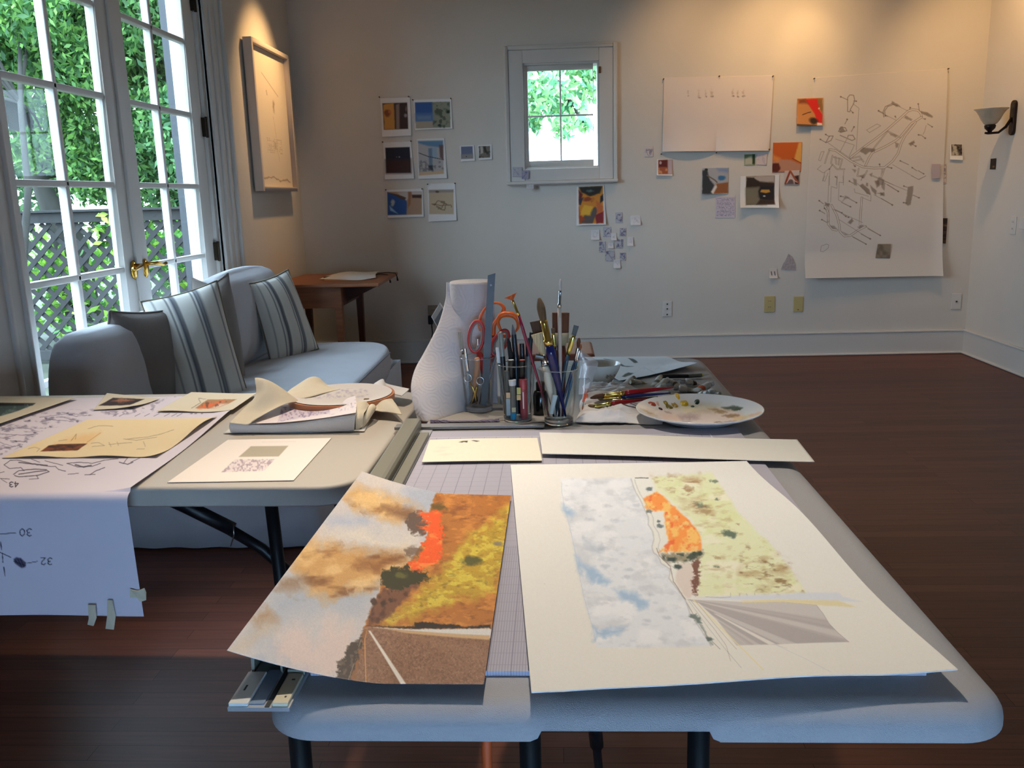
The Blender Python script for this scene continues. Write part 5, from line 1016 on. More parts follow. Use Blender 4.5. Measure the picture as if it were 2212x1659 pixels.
MB().box(p.x-.02, p.x+.018, YB-.05, YB-.0098, p.z-.032, p.z+.034).build('plug', M_black, ch_, bevel=.006); MB().tube([(p.x+.005, YB-.04, p.z-.032), (p.x+.01, YB-.045, p.z-.10), (p.x-.02, YB-.05, p.z-.25), (p.x-.03, YB-.06, p.z-.40)], .0045, 8).build('cord', M_black, ch_, smooth=True)
plate('duplex_outlet', 'outlet on the right wall at the edge of view', 2190, 487, M_whitep, 'duplex', wall='right')
a = MB().box(XR-.022, XR, 5.50, 6.00, .94, 1.02).build('wall_raceway', M_whitep, bevel=.004); tag(a, 'white cable box on the right wall beside the outlet', 'cable box')
# --- wall sconce on the right wall
sc = thing('wall_sconce', 'dark bronze wall lamp with a frosted bell glass shade', 'wall lamp', (XR, 6.24, 1.60))
M_brz = mat('bronze', (44, 32, 26), .4, .6)
pl = MB(); n = 16; half = [(.030*math.cos(a), .082+.030*math.sin(a)) for a in np.linspace(0, PI, n)]+[(.030*math.cos(a), -.082+.030*math.sin(a)) for a in np.linspace(PI, 2*PI, n)]
m_ = len(half); pl.add([(XR-d, 6.22+y, 1.655+z) for d in (0, .022) for y, z in half], [tuple(range(m_)), tuple(range(2*m_-1, m_-1, -1))]+[(i, (i+1) % m_, m_+(i+1) % m_, m_+i) for i in range(m_)]); pl.build('back_plate', M_brz, sc, bevel=.006)
cx = XR-.145; cy = 6.24
MB().tube([(XR-.02, 6.22, 1.655), (XR-.05, 6.225, 1.60), (XR-.09, 6.235, 1.565), (cx-.01, cy, 1.562), (cx-.03, cy, 1.565)], [.009, .009, .008, .008, .007], 12).build('arm', M_brz, sc, smooth=True)
MB().lathe([(0, 0), (.012, 0), (.014, .012), (.032, .030), (.036, .046), (.034, .052), (0, .052)], (cx, cy, 1.563), 24).build('socket_cup', M_brz, sc, smooth=True)
sh = MB().lathe([(.022, .050), (.040, .060), (.058, .085), (.072, .115), (.088, .140), (.106, .155), (.104, .157), (.085, .144), (.069, .118), (.055, .088), (.037, .064), (.020, .053)], (cx, cy, 1.563), 40)
sh.build('glass_shade', mat('frosted_amber_glass', (206, 186, 156), .45, var=.1, vscale=20, coat=.3), sc, smooth=True)
# --- deep white framed drawing on the left wall
fr = thing('framed_drawing', 'deep white framed drawing on the left wall beside the glass doors', 'picture', (XL, 6.03, 1.78))
y0, y1, z0, z1, dp = 5.62, 6.40, 1.315, 2.235, .055
def ringx(x0, x1, a, b, c_, d_, w): return MB().box(x0, x1, a, a+w, c_, d_).box(x0, x1, b-w, b, c_, d_).box(x0, x1, a+w, b-w, c_, c_+w).box(x0, x1, a+w, b-w, d_-w, d_)
ringx(XL+.012, XL+.012+dp, y0, y1, z0, z1, .028).build('frame', mat('white_frame', (208, 196, 184), .45), fr, bevel=.002)
P, u, v = quadP([(XL+.035, y0+.028, z1-.028), (XL+.035, y1-.028, z1-.028), (XL+.035, y1-.028, z0+.028), (XL+.035, y0+.028, z0+.028)], 90, 200)
c = Cv(u*100, v*150, (226, 214, 196)); ink = (150, 130, 108)
c.line([(30, 26), (74, 46)], 1, ink, .7); c.blob((58, 58), 4, 9, (140, 124, 106), .8, .5, 3, .7); c.line([(40, 44), (41, 48)], 2, ink, .6); c.line([(54, 70), (60, 95), (62, 120)], .8, ink, .4, 1, 2); c.blob((54, 104), 8, 6, ink, 1, .8, 5, .35)
c.line([(10, 140), (40, 139), (60, 143), (80, 141), (92, 144)], 1.6, ink, .7, 1, 2, 3); c.text(R_(30, 95, 75, 112), 8, ink, .3, 5, 9)
gridmesh('drawing', P, M_note, fr, col=c.c, thick=.001, off=0)
MB().box(XL+.0005, XL+.030, y0+.02, y1-.02, z0+.02, z1-.02).build('backing', MATS['grey_card'], fr)
# ================================================================== drawings on the cream table
def dDrape(c):
    f = lambda L: [(x/4.424, 820+y/4.424) for x, y in L]; g = lambda L: [(x/3.16, 1000+y/3.16) for x, y in L]
    ink = (70, 64, 78)
    for L, w in (([(40, 815), (100, 770), (180, 770), (330, 810), (480, 830), (530, 830), (560, 860), (625, 875)], 1.6), ([(40, 815), (90, 850), (200, 840), (230, 870)], 1.6), ([(180, 790), (260, 800), (450, 820)], 2.6), ([(300, 760), (380, 790)], 1.4), ([(430, 775), (600, 820)], 1.4), ([(130, 905), (180, 870), (330, 855), (440, 860), (470, 880), (360, 915), (180, 930), (140, 915)], 2), ([(180, 905), (330, 880), (440, 870)], 2.2),
                 ([(350, 915), (365, 945)], 1.6), ([(280, 950), (370, 945)], 1.3), ([(640, 800), (760, 790), (880, 800), (1000, 770), (1130, 755)], 1.6), ([(640, 800), (740, 835), (880, 830), (960, 800)], 1.6), ([(720, 815), (800, 835), (870, 820)], 3), ([(1140, 790), (1220, 810), (1270, 790)], 2.2), ([(1180, 800), (1220, 745)], 1.6), ([(1250, 790), (1335, 748)], 1.4), ([(860, 910), (920, 870), (1000, 840)], 1.8), ([(650, 905), (750, 895)], 1.4), ([(810, 910), (910, 905)], 1.5), ([(0, 945), (90, 950)], 1.4), ([(10, 950), (65, 985)], 1.2), ([(0, 890), (40, 880)], 1.3)):
        c.line(f(L), w, ink, .75, .9, .6, 5)
    reg = f([(0, 440), (300, 330), (560, 300), (900, 290), (860, 370), (480, 460), (210, 620), (0, 720)]); c.mott(reg, (104, 98, 124), 7, .55, 3, 3, 101, .6, sx=.5, sy=1.6)
    for L in ([(0, 520), (200, 530), (360, 520)], [(20, 460), (300, 470)], [(380, 360), (600, 330), (800, 330)], [(100, 580), (260, 600)], [(440, 380), (700, 400)], [(0, 660), (150, 640)], [(590, 310), (720, 350), (830, 340)], [(0, 600), (120, 640), (220, 620)]): c.line(f(L), 1.6, (96, 90, 118), .5, 1, 1.5, 7)
    for x, y in ((280, 390), (485, 450), (440, 370), (330, 505), (200, 640), (30, 480), (740, 400), (650, 320), (150, 590), (10, 710)): c.blob(f([(x, y)])[0], 4, 2.5, (80, 74, 96), .7, .6, x, .7)
    c.mott(f([(860, 290), (1300, 270), (1560, 190), (1740, 130), (1700, 150), (1500, 240), (1460, 300), (1100, 350)]), (110, 104, 128), 6, .55, 2, 2, 102, .55, sx=.6)
    for x in (1080, 1140, 1290, 1380, 1470, 1570, 1640, 1690): c.line(f([(x, 350), (x+50, 325)]), 1.4, (96, 90, 112), .6)
    for x in (1830, 1870, 1930): c.blob(f([(x, 325)])[0], 4, 1.6, (90, 84, 104), .6, .4, x, .7)
    # upside down part numbers
    def digits(s, x, y, h, w, sl=0):
        G = {'0': [[(.5, 0), (.1, .25), (.1, .75), (.5, 1), (.9, .75), (.9, .25), (.5, 0)]], '2': [[(.1, .2), (.4, 0), (.85, .12), (.85, .4), (.1, 1), (.95, 1)]], '3': [[(.1, .1), (.5, 0), (.88, .2), (.75, .45), (.4, .48)], [(.75, .45), (.92, .75), (.5, 1), (.08, .9)]], '4': [[(.75, 1), (.75, 0), (.05, .7), (1, .7)]]}
        for i, ch in enumerate(s):
            for st in G[ch]: c.line([(x-(i*1.25+px_)*w, y-py_*h) for px_, py_ in st], 2.1, (52, 50, 66), .9, .8)
    digits('43', 40, 1052, 11, 9); digits('30', 69, 1158, 16, 12); digits('32', 113, 1220, 15, 11)
    c.line(g([(0, 485), (105, 478)]), 1.8, (52, 50, 66), .9); c.line(g([(0, 610), (75, 645)]), 1.8, (52, 50, 66), .9); c.line(g([(185, 685), (255, 672)]), 1.6, (52, 50, 66), .9)
    c.poly(g([(92, 655), (110, 645), (140, 650), (180, 680), (175, 710), (150, 718), (125, 700), (100, 680)]), (84, 80, 104), 1.5, 1); 
    for a_, b_ in (((100, 660), (125, 690)), ((120, 652), (145, 705)), ((140, 655), (165, 712)), ((95, 672), (175, 700))): c.line(g([a_, b_]), 1.6, (44, 42, 56), .9)
    c.line(g([(5, 540), (10, 590)]), 2.2, (52, 50, 66), .9); c.line(g([(16, 615), (20, 680)]), 2, (52, 50, 66), .9); c.line(g([(26, 710), (34, 770)]), 2, (52, 50, 66), .9)
def build_drape():
    xb = atz(548, 853, .738); xf = atz(303, 1046, .738); eb = aty(316, 1328, 1.492); nv, nu = 640, 720
    s = np.linspace(0, 1, nv); rad = .020; Lt = xb.y-1.512; Lh = .736-rad-eb.z; tot = Lt+rad*PI/2+Lh; d = s*tot
    Yc = np.where(d < Lt, xb.y-d, np.where(d < Lt+rad*PI/2, 1.512-rad*np.sin((d-Lt)/rad), 1.512-rad)); Zc = np.where(d < Lt, .7375, np.where(d < Lt+rad*PI/2, .7375-rad*(1-np.cos((d-Lt)/rad)), .7375-rad-(d-Lt-rad*PI/2)))
    h = np.clip((d-Lt)/(tot-Lt), 0, 1); XR_ = np.where(d < Lt, xb.x+(xf.x-xb.x)*np.clip(d/Lt, 0, 1), xf.x+(eb.x-xf.x)*h)
    u = np.concatenate([np.linspace(0, .12, 12)[:-1], np.linspace(.12, 1, nu-11)])[None, :]; P = np.zeros((nv, nu, 3)); P[..., 0] = -1.795+(XR_[:, None]+1.795)*u; P[..., 1] = Yc[:, None]-.004*h[:, None]*np.sin(u*14)-.006*h[:, None]; P[..., 2] = Zc[:, None]
    P[..., 2] += ((d < Lt)[:, None])*(.004*np.clip((u-.93)/.07, 0, 1)**2*(1+np.sin(d[:, None]*9)))
    X, Y = pxof(P); c = Cv(X, Y, (216, 210, 222)); c.mix(np.clip((noise(X, Y, 60, 3, 3)-.5)*3, 0, 1)*.08, (190, 190, 206)); dDrape(c)
    o = gridmesh('drawing_sheet', P, M_note, col=c.c, thick=.0004); tag(o, 'big line drawing with numbers 30 and 32 hanging over the cream table edge', 'drawing')
build_drape()
def tsheet(name, label, cat, quad, z, nu, nv, base, draw=None, fn=None, m=None, thick=.0007):
    P, u, v = quadP([atz(x, y, z) for x, y in quad], nu, nv); X, Y = pxof(P); c = Cv(X, Y, base)
    if draw: draw(c)
    if fn: P[..., 2] += fn(u, v)
    return tag(gridmesh(name, P, m or M_note, col=c.c, thick=thick), label, cat)
f6 = lambda L: [(x/4.424, 820+y/4.424) for x, y in L]; f7 = lambda L: [(340+x/3.687, 800+y/3.687) for x, y in L]
def dY(c):
    c.mix(np.clip((noise(c.X, c.Y, 30, 4, 3)-.5)*3, 0, 1)*.15, (226, 196, 140)); q = f6([(385, 688), (740, 676), (832, 612), (560, 618), (465, 632)]); c.poly(q, (120, 62, 30), 1, .5); c.mott(q, (50, 26, 16), 10, .45, 1, 0, 5, .8, sx=.4)
    c.poly(f6([(520, 612), (700, 540), (960, 500), (900, 560), (840, 612)]), (226, 176, 110), 6, 3, 8, 6, .5); c.line(f6([(680, 585), (730, 520), (720, 570)]), 1.4, (140, 110, 70), .6); c.line(f6([(830, 600), (960, 510)]), 1.6, (190, 140, 80), .6)
    for L in ([(840, 470), (940, 440), (1080, 445)], [(1200, 570), (1400, 550), (1540, 520), (1660, 480)], [(1180, 565), (1300, 580), (1500, 550)], [(870, 610), (940, 600), (1000, 630), (880, 640)], [(1040, 620), (1260, 600)], [(1040, 600), (1060, 640)], [(1120, 595), (1130, 630)], [(1370, 590), (1390, 640)], [(1310, 665), (1380, 660)], [(270, 660), (330, 645), (380, 660), (350, 690)], [(560, 585), (640, 575)]): c.line(f6(L), 1.2, (128, 112, 88), .55, .9, .8, 4)
tsheet('ochre_sheet', 'yellowed sheet with a brown photo strip and faint pencil lines on the cream table', 'drawing', [(190, 906), (470, 903), (339, 987), (4, 989)], .7395, 220, 90, (230, 212, 172), dY, lambda u, v: .006*np.clip((u-.88)/.12, 0, 1)**2*(1+np.sin(v*6))+.004*np.clip((v-.85)/.15, 0, 1)*np.sin(u*7)**2)
def dZ(c):
    q = [(-40, 870), (76, 872), (44, 886), (0, 899), (-40, 905)]; c.poly(q, (66, 84, 82), 1.2, 1); c.poly([(-40, 870), (76, 871), (70, 876), (-40, 877)], (30, 28, 26), 1.2); c.mott(q, (120, 140, 140), 8, .5, 1, 1, 4, .6)
tsheet('manila_print', 'cream sheet with a dark teal picture at the far left of the cream table', 'print', [(-120, 852), (168, 861), (-6, 921), (-160, 925)], .741, 160, 60, (212, 204, 182), dZ, lambda u, v: .005*np.clip((u-.8)/.2, 0, 1)**2)
def dZ2(c): q = [(213, 876.5), (244, 859.5), (312, 862), (280, 875)]; c.poly(q, (48, 32, 24), 1, .5); c.poly([(240, 866), (262, 860), (290, 864), (262, 870)], (150, 100, 74), 2, 2, 4, 3)
tsheet('manila_print', 'small cream sheet with a nearly black picture at the back of the cream table', 'print', [(231, 849), (345, 861), (290, 881), (202, 885)], .741, 90, 50, (210, 202, 180), dZ2, lambda u, v: .006*np.clip((u+v-1.3)/.7, 0, 1)**2)
def dZ3(c):
    q = f7([(300, 300), (400, 232), (632, 230), (560, 270), (470, 300)]); c.poly(q, (170, 128, 88), 1, .5); c.poly(f7([(320, 300), (400, 255), (450, 262), (540, 232), (500, 262), (400, 300)]), (222, 110, 56), 2.5, 2, 4, 3); c.poly(f7([(420, 298), (500, 265), (560, 268), (470, 302)]), (222, 196, 176), 2, 1); c.mott(q, (96, 66, 44), 7, .56, 1, 0, 5, .8)
    c.line(f7([(270, 300), (345, 260), (330, 225), (385, 228)]), 1.4, (110, 104, 96), .6, .9, 1.5)
tsheet('manila_print', 'cream sheet with an orange picture, next to the embroidery pile', 'print', [(413, 847), (556, 851), (503, 889), (338, 888)], .7415, 120, 70, (216, 208, 186), dZ3, lambda u, v: .004*np.clip((u-.8)/.2, 0, 1)**2+.0015*np.sin(u*8)*v)
def dW(c):
    c.poly([(542, 964), (623, 963), (602, 986), (515.5, 987)], (176, 166, 146), 1); q = [(508, 992), (594, 992), (570.5, 1017), (478, 1020)]; c.poly(q, (222, 208, 208), 1, 0, alpha=.8); c.mott(q, (150, 132, 142), 4, .47, 1, 0, 6, .7, sx=1.2)
    c.line([(566, 955), (640, 954)], .9, (200, 190, 186), .5)
tsheet('printed_page', 'white printed page with a tan rectangle and a lavender text block on the cream table', 'paper', [(492, 950), (716, 946), (634, 1037.5), (361, 1042)], .737, 170, 90, (236, 226, 216), dW)
# masking tape
M_tape = mat('masking_tape', (206, 198, 172), .6)
for L, lb in (([(190, 1306), (207, 1306), (209, 1334), (203, 1351), (189, 1349), (193, 1335)], 'left one of two tape tabs hanging below the long drawing'), ([(232, 1296), (243, 1296), (250, 1330), (247, 1359), (228, 1358), (233, 1328)], 'right one of two tape tabs hanging below the long drawing'),
              ([(281, 1272), (296, 1276), (312, 1270), (316, 1280), (316, 1296), (304, 1299), (296, 1291), (282, 1290)], 'crumpled piece of tape on the corner of the long drawing')):
    P3 = [aty(x, y, 1.478) for x, y in L]; n = len(P3); b = MB(); V = [tuple(p) for p in P3]+[(p.x, p.y-.0006-.002*(i % 2), p.z) for i, p in enumerate(P3)]
    b.add(V, [tuple(range(n)), tuple(range(2*n-1, n-1, -1))]+[(i, (i+1) % n, n+(i+1) % n, n+i) for i in range(n)]); tag(b.build('tape_tab', M_tape), lb, 'tape')

# ================================================================== embroidery pile
M_muslin = mat('muslin', (222, 210, 184), .9, var=.03, vscale=30, bump=.5, bscale=700); M_cloth = mat('white_cotton', (222, 218, 212), .9, bump=.5, bscale=600)
def zfix(L, z): return [atz(x, y, z) for x, y in L]
R0 = zfix([(499, 933), (570, 933), (640, 932), (705, 931), (765, 929)], .7395); Y0 = [p.y for p in R0]
def rowat(L, dy): return [aty(x, y, Y0[min(i, 4)]+dy) for i, (x, y) in enumerate(L)]
tsheet('base_sheet', 'thin white sheets under the folded embroidery pile', 'paper', [(530, 900), (800, 905), (787, 932), (482, 936)], .7375, 20, 12, (226, 222, 216), None, lambda u, v: .0015*np.sin(u*9)*v)
K = [R0, rowat([(496, 919), (570, 922), (640, 917), (705, 909), (768, 900)], -.001), rowat([(502, 914), (575, 917), (643, 913), (706, 904), (770, 896)], .012), rowat([(520, 898), (592, 897), (650, 895), (712, 888), (772, 880)], .09), rowat([(548, 880), (604, 882), (655, 884), (716, 880), (770, 868)], .17), rowat([(550, 889), (604, 891), (655, 893), (716, 890), (768, 886)], .175)]
o = gridmesh('cloth_bundle', patch(K, 60, 50), M_cloth, thick=.003); tag(o, 'thick folded white cloth bundle beneath the printed sheet', 'cloth')
K = [rowat([(535, 921.5), (610, 919), (690, 910.5), (769, 898)], -.003), rowat([(545, 897), (620, 898), (700, 893), (771, 878)], .09), rowat([(560, 874), (628, 880), (704, 877), (768, 861)], .18)]
P = patch(K, 150, 70); P[..., 2] += .0065; X, Y = pxof(P); c = Cv(X, Y, (230, 220, 220)); q = [(609, 879), (712, 881), (712, 893), (600, 912)]; c.poly(q, (206, 192, 204), 1.5, .8, alpha=.9); c.mott(q, (120, 106, 136), 3.5, .52, 1, 0, 6, .7, sx=1.2); c.mott([(712, 882), (768, 864), (770, 882), (712, 897)], (140, 128, 156), 3.5, .58, 1.5, 0, 7, .6)
tag(gridmesh('printed_cloth', P, M_note, col=c.c, thick=.0006), 'printed sheet with a lavender text block lying on the cloth bundle', 'cloth')
K = [rowat([(496, 918), (514, 920), (536, 921), (548, 912)], -.002), rowat([(524, 890), (545, 892), (568, 893), (600, 884)], .07), rowat([(553, 858), (572, 852), (594, 858), (628, 874)], .12), rowat([(551, 821), (570, 823), (598, 836), (650, 874)], .16), rowat([(556, 836), (580, 846), (610, 862), (660, 882)], .19)]
P = patch(K, 50, 60); P[..., 2] += .004; tag(gridmesh('muslin_cloth', P, M_muslin, thick=.0015), 'cream muslin folded up into a tall peak at the left of the pile', 'cloth')
# embroidery hoop
hc = atz(738, 851, .775); HR = .126
hp = thing('embroidery_hoop', 'wooden embroidery hoop stretching pale stitched cloth on the cream table', 'embroidery hoop', (hc.x, hc.y, .739))
tilt = Matrix.Rotation(math.radians(0), 4, 'X')
b = MB().lathe([(HR-.005, -.014), (HR+.005, -.014), (HR+.0055, .000), (HR+.005, .002), (HR-.005, .002), (HR-.005, -.014)], (hc.x, hc.y, .772), 90); b.build('outer_ring', mat('peach_wood', (200, 128, 84), .5, var=.1, vscale=20), hp, smooth=False, auto=40)
n = 60; rr = np.linspace(.001, HR-.001, 30)[:, None]; th = np.linspace(0, 2*PI, n, endpoint=False)[None, :]
P = np.stack([hc.x+rr*np.cos(th), hc.y+rr*np.sin(th), .774+.002*np.sin(rr*60)+0*th], -1); X, Y = pxof(P); c = Cv(X, Y, (214, 206, 198)); c.mott([(660, 840), (790, 838), (800, 858), (660, 862)], (158, 144, 168), 4, .5, 2, 1, 8, .5)
gridmesh('stretched_cloth', P, M_note, hp, col=c.c, closed_u=True)
s_ = atz(806, 868, .766); MB().box(s_.x-.022, s_.x-.010, s_.y-.004, s_.y+.004, .758, .774).box(s_.x+.006, s_.x+.018, s_.y-.003, s_.y+.006, .758, .774).tube([(s_.x-.03, s_.y-.002, .766), (s_.x+.024, s_.y+.001, .766)], .003, 8).tube([(s_.x-.006, s_.y-.002, .766), (s_.x+.004, s_.y-.001, .766)], .0065, 10).build('tension_screw', mat('antique_brass', (138, 110, 60), .35, .9), hp, smooth=False)
def cl(name, label, rows, z0=None, nu=36, nv=30, m=None, th=.0016, cat='cloth', amp=0, sd=1):
    P = patch([[aty(x, y, Yv) for x, y, Yv in r] for r in rows], nu, nv)
    if amp: P[..., 2] += amp*(noise(P[..., 0], P[..., 1], .03, sd, 3)-.5)
    return tag(gridmesh(name, P, m or M_muslin, thick=th), label, cat)
cl('muslin_cloth', 'soft hump of cloth rising behind the left side of the hoop', [[(612, 856, 2.12), (650, 862, 2.10), (700, 850, 2.14), (735, 842, 2.2)], [(628, 842, 2.2), (660, 832, 2.2), (690, 830, 2.22), (720, 838, 2.26)], [(640, 836, 2.27), (668, 817, 2.26), (688, 817, 2.27), (706, 835, 2.28)], [(648, 846, 2.30), (672, 836, 2.30), (692, 836, 2.30), (710, 842, 2.31)]])
cl('muslin_cloth', 'white corner of cloth standing up behind the right side of the hoop', [[(800, 842, 2.22), (822, 846, 2.2), (842, 850, 2.18), (868, 856, 2.16)], [(806, 832, 2.25), (824, 828, 2.24), (840, 842, 2.22), (880, 846, 2.19)], [(815, 826, 2.27), (827, 820, 2.26), (836, 830, 2.25), (884, 841, 2.22)], [(815, 834, 2.29), (828, 832, 2.29), (840, 838, 2.28), (882, 843, 2.24)]], m=M_cloth)
cl('muslin_cloth', 'cream cloth edge fanned out flat in front of the hoop screw', [[(786, 880, 2.06), (812, 888, 2.03), (838, 892, 2.02), (868, 896, 2.0)], [(778, 868, 2.08), (812, 868, 2.07), (840, 872, 2.05), (862, 886, 2.03)], [(768, 862, 2.11), (800, 862, 2.11), (830, 862, 2.1), (848, 864, 2.10)], [(776, 868, 2.14), (805, 866, 2.14), (832, 866, 2.14), (850, 868, 2.13)]], amp=.004, sd=4)
pz = [aty(x, y, Yv) for x, y, Yv in ((805, 880, 2.03), (797, 890, 2.0), (789, 904, 1.97), (780, 922, 1.935))]
tag(MB().tube(pz, [.009, .0105, .0095, .006], 14).build('cloth_roll', M_muslin, smooth=True), 'small tightly rolled cream cloth at the right end of the pile', 'cloth')
cl('cloth_fold', 'crinkled cloth fold between the cloth bundle and the small roll', [[(768, 929, 1.925), (775, 927, 1.925), (782, 922, 1.93)], [(768, 902, 1.93), (778, 898, 1.94), (786, 896, 1.95)], [(770, 872, 2.0), (786, 868, 2.02), (796, 876, 2.02)], [(772, 876, 2.04), (790, 874, 2.05), (800, 880, 2.04)]], amp=.008, sd=6)

# ================================================================== paper towel roll
rc = Vector((-.209, 2.205)); rr_ = .0555; zt = aty(1015, 607, 2.205).z
pt = thing('paper_towel_roll', 'white paper towel roll standing upright with a loose sheet flaring left', 'paper towel roll', (rc.x, rc.y, TZ))
def towel_mat():
    m, nt, b = nmat('embossed_towel'); b.inputs['Base Color'].default_value = (*lin((214, 206, 202)), 1); b.inputs['Roughness'].default_value = .95
    tc = nt.nodes.new('ShaderNodeTexCoord'); w_ = nt.nodes.new('ShaderNodeTexVoronoi'); w_.inputs['Scale'].default_value = 19; nt.links.new(tc.outputs['Object'], w_.inputs['Vector'])
    s1 = mathn(nt, 'SINE', mathn(nt, 'MULTIPLY', w_.outputs['Distance'], 42.0)); n_ = nt.nodes.new('ShaderNodeTexNoise'); n_.inputs['Scale'].default_value = 250; nt.links.new(tc.outputs['Object'], n_.inputs['Vector'])
    bp = nt.nodes.new('ShaderNodeBump'); bp.inputs['Strength'].default_value = .22; bp.inputs['Distance'].default_value = .0008
    nt.links.new(mathn(nt, 'ADD', s1, n_.outputs['Fac']), bp.inputs['Height']); nt.links.new(bp.outputs[0], b.inputs['Normal']); return m
M_tow = towel_mat()
MB().lathe([(.021, zt-TZ), (rr_-.003, zt-TZ), (rr_, zt-TZ-.003), (rr_, 0), (.021, 0), (.021, zt-TZ)], (rc.x, rc.y, TZ), 64).build('roll', M_tow, pt, smooth=True, auto=40)
MB().lathe([(.0205, zt-TZ-.001), (.021, zt-TZ-.001), (.021, .002), (.0205, .002), (.0205, zt-TZ-.001)], (rc.x, rc.y, TZ), 40).build('cardboard_core', mat('cardboard', (110, 92, 74), .9), pt, smooth=True)
Kp = []
for px, py, Ye, fy in ((905, 917, 1.985, 0), (893, 872, 2.01, .1), (889, 835, 2.04, .25), (897, 800, 2.08, .4), (914, 768, 2.11, .55), (930, 738, 2.13, .68), (946, 705, 2.15, .8), (957, 672, 2.175, .92), (964, 640, 2.195, 1.0), (965, 610, 2.20, 1.0)):
    E_ = aty(px, py, Ye); z = max(TZ+.001, min(E_.z, zt-.002)); w_ = E_.x
    S0 = (-.150, 2.150); S1 = (-.190, 2.145-.004*(1-fy)); low = 1-fy
    M1 = (-.190+(w_+.190)*.35, 2.146+(Ye-2.146)*.45-.018*low*(1 if low > .3 else .3)); M2 = (-.190+(w_+.190)*.75, 2.146+(Ye-2.146)*.90-.022*low)
    e2 = (w_+.002+.0*low, Ye+.018+.02*min(1, low*2)*(1 if py < 910 else 0)); e3 = (w_+.012, Ye+.035)
    if py > 910: e2 = (w_+.0005, Ye+.001); e3 = (w_+.001, Ye+.002)
    Kp.append([(S0[0], S0[1], z), (S1[0], S1[1], z), (M1[0], M1[1], z), (M2[0], M2[1], z), (w_, Ye, z), (e2[0], e2[1], z), (e3[0], e3[1], z)])
gridmesh('loose_sheet', patch(Kp, 70, 90), M_tow, pt, thick=.0007)
# tilted panel behind the roll
tp = thing('tilted_panel', 'small tilted glass panel with a white rim behind the paper towel roll', 'panel', tuple(atz(1000, 868, TZ)))
q = [aty(x, y, 2.30) for x, y in ((950, 654.5), (964.5, 674), (945, 708), (931.5, 684))]; ctr = sum(q, Vector())/4
def pan(s, d): return [tuple(ctr+(p-ctr)*s+Vector((0, d, 0))) for p in q]
MB().hexa(pan(1.0, .004)+pan(1.0, 0)).build('rim', mat('white_rim', (214, 210, 202), .4), tp)
MB().hexa(pan(.90, .001)+pan(.90, -.0008)).build('pale_face', mat('pale_face', (150, 144, 132), .25), tp)
a_, b_, c_, d_ = [Vector(p) for p in pan(.88, -.0010)]; ab = a_+(b_-a_)*.45; dc = d_+(c_-d_)*.42
MB().hexa([tuple(v) for v in (ab, b_, c_, dc)]+[tuple(v+Vector((0, -.0006, 0))) for v in (ab, b_, c_, dc)]).build('dark_face', mat('dark_face', (84, 84, 86), .25), tp)
MB().tube([q[2]+Vector((.0, .004, .01)), q[2]+Vector((.04, .0, -.05)), (ctr.x+.07, 2.29, TZ+.002)], .004, 8).box(ctr.x+.03, ctr.x+.11, 2.25, 2.33, TZ, TZ+.006).build('stand', M_black, tp)

# ================================================================== tumblers and what stands in them
M_gl = glass_mat('tumbler_glass', (.95, .96, .96), .10, .05, .45)
def base_glass():
    m, nt, b = nmat('thick_glass'); b.inputs['Base Color'].default_value = (.93, .95, .95, 1); b.inputs['Transmission Weight'].default_value = .9; b.inputs['Roughness'].default_value = .02; b.inputs['IOR'].default_value = 1.45; return m
M_gb = base_glass()
def tumbler(cx, cy, rb, rt, h, label):
    t = thing('glass_tumbler', label, 'glass', (cx, cy, TZ), 'glass tumblers full of brushes and pens')
    MB().lathe([(rb, .014), (rb+(rt-rb)*.5, h*.55), (rt, h), (rt-.0012, h+.0005), (rt-.0024, h), (rb+(rt-rb)*.5-.0026, h*.55), (rb-.003, .0165)], (cx, cy, TZ), 56).build('wall', M_gl, t, smooth=True)
    MB().lathe([(0, .001), (rb-.006, .001), (rb-.001, .004), (rb, .013), (rb-.003, .0150), (0, .0135)], (cx, cy, TZ), 48).build('base', M_gb, t, smooth=True)
    MB().ring([(cx+rt*math.cos(a)*.985, cy+rt*math.sin(a)*.985, TZ+h) for a in np.linspace(0, 2*PI, 56, endpoint=False)], .0011, 6).build('rim', M_gb, t, smooth=True)
    return t
TA = (-.190, 2.078, .033, .043, .133); TB = (-.092, 1.978, .033, .044, .134); TC = (.002, 1.944, .033, .046, .128)
tumbler(*TA, 'glass tumbler next to the paper towel roll, holding scissors and a steel ruler'); tumbler(*TB, 'middle glass tumbler, packed with felt pens and markers'); tumbler(*TC, 'glass tumbler with the large paintbrushes, rightmost of the three')
def inside(T, px, py):  # foot of a stick: where it rests on the thick base of the glass
    p = aty(px, py, T[1]); z = TZ+.017; r = math.hypot(p.x-T[0], 0)
    x = max(T[0]-.026, min(T[0]+.026, p.x)); return Vector((x, T[1], z))
def mixp(a, b, t): return a+(b-a)*t
HND = {}
def col(rgb, rough=.35, metal=0):
    k = 'paint_%d_%d_%d_%d' % (*rgb, metal*10)
    return mat(k, rgb, rough, metal)
M_gold = mat('gold_ferrule', (214, 180, 96), .22, 1); M_nickel = mat('nickel_ferrule', (200, 200, 200), .2, 1); M_ygold = mat('pale_gold_ferrule', (200, 190, 110), .2, 1)
def hair(rgb): return mat('hair_%d_%d_%d' % rgb, rgb, .8, var=.25, vscale=300, stretch=(1, 1, .08), bump=.4, bscale=900)
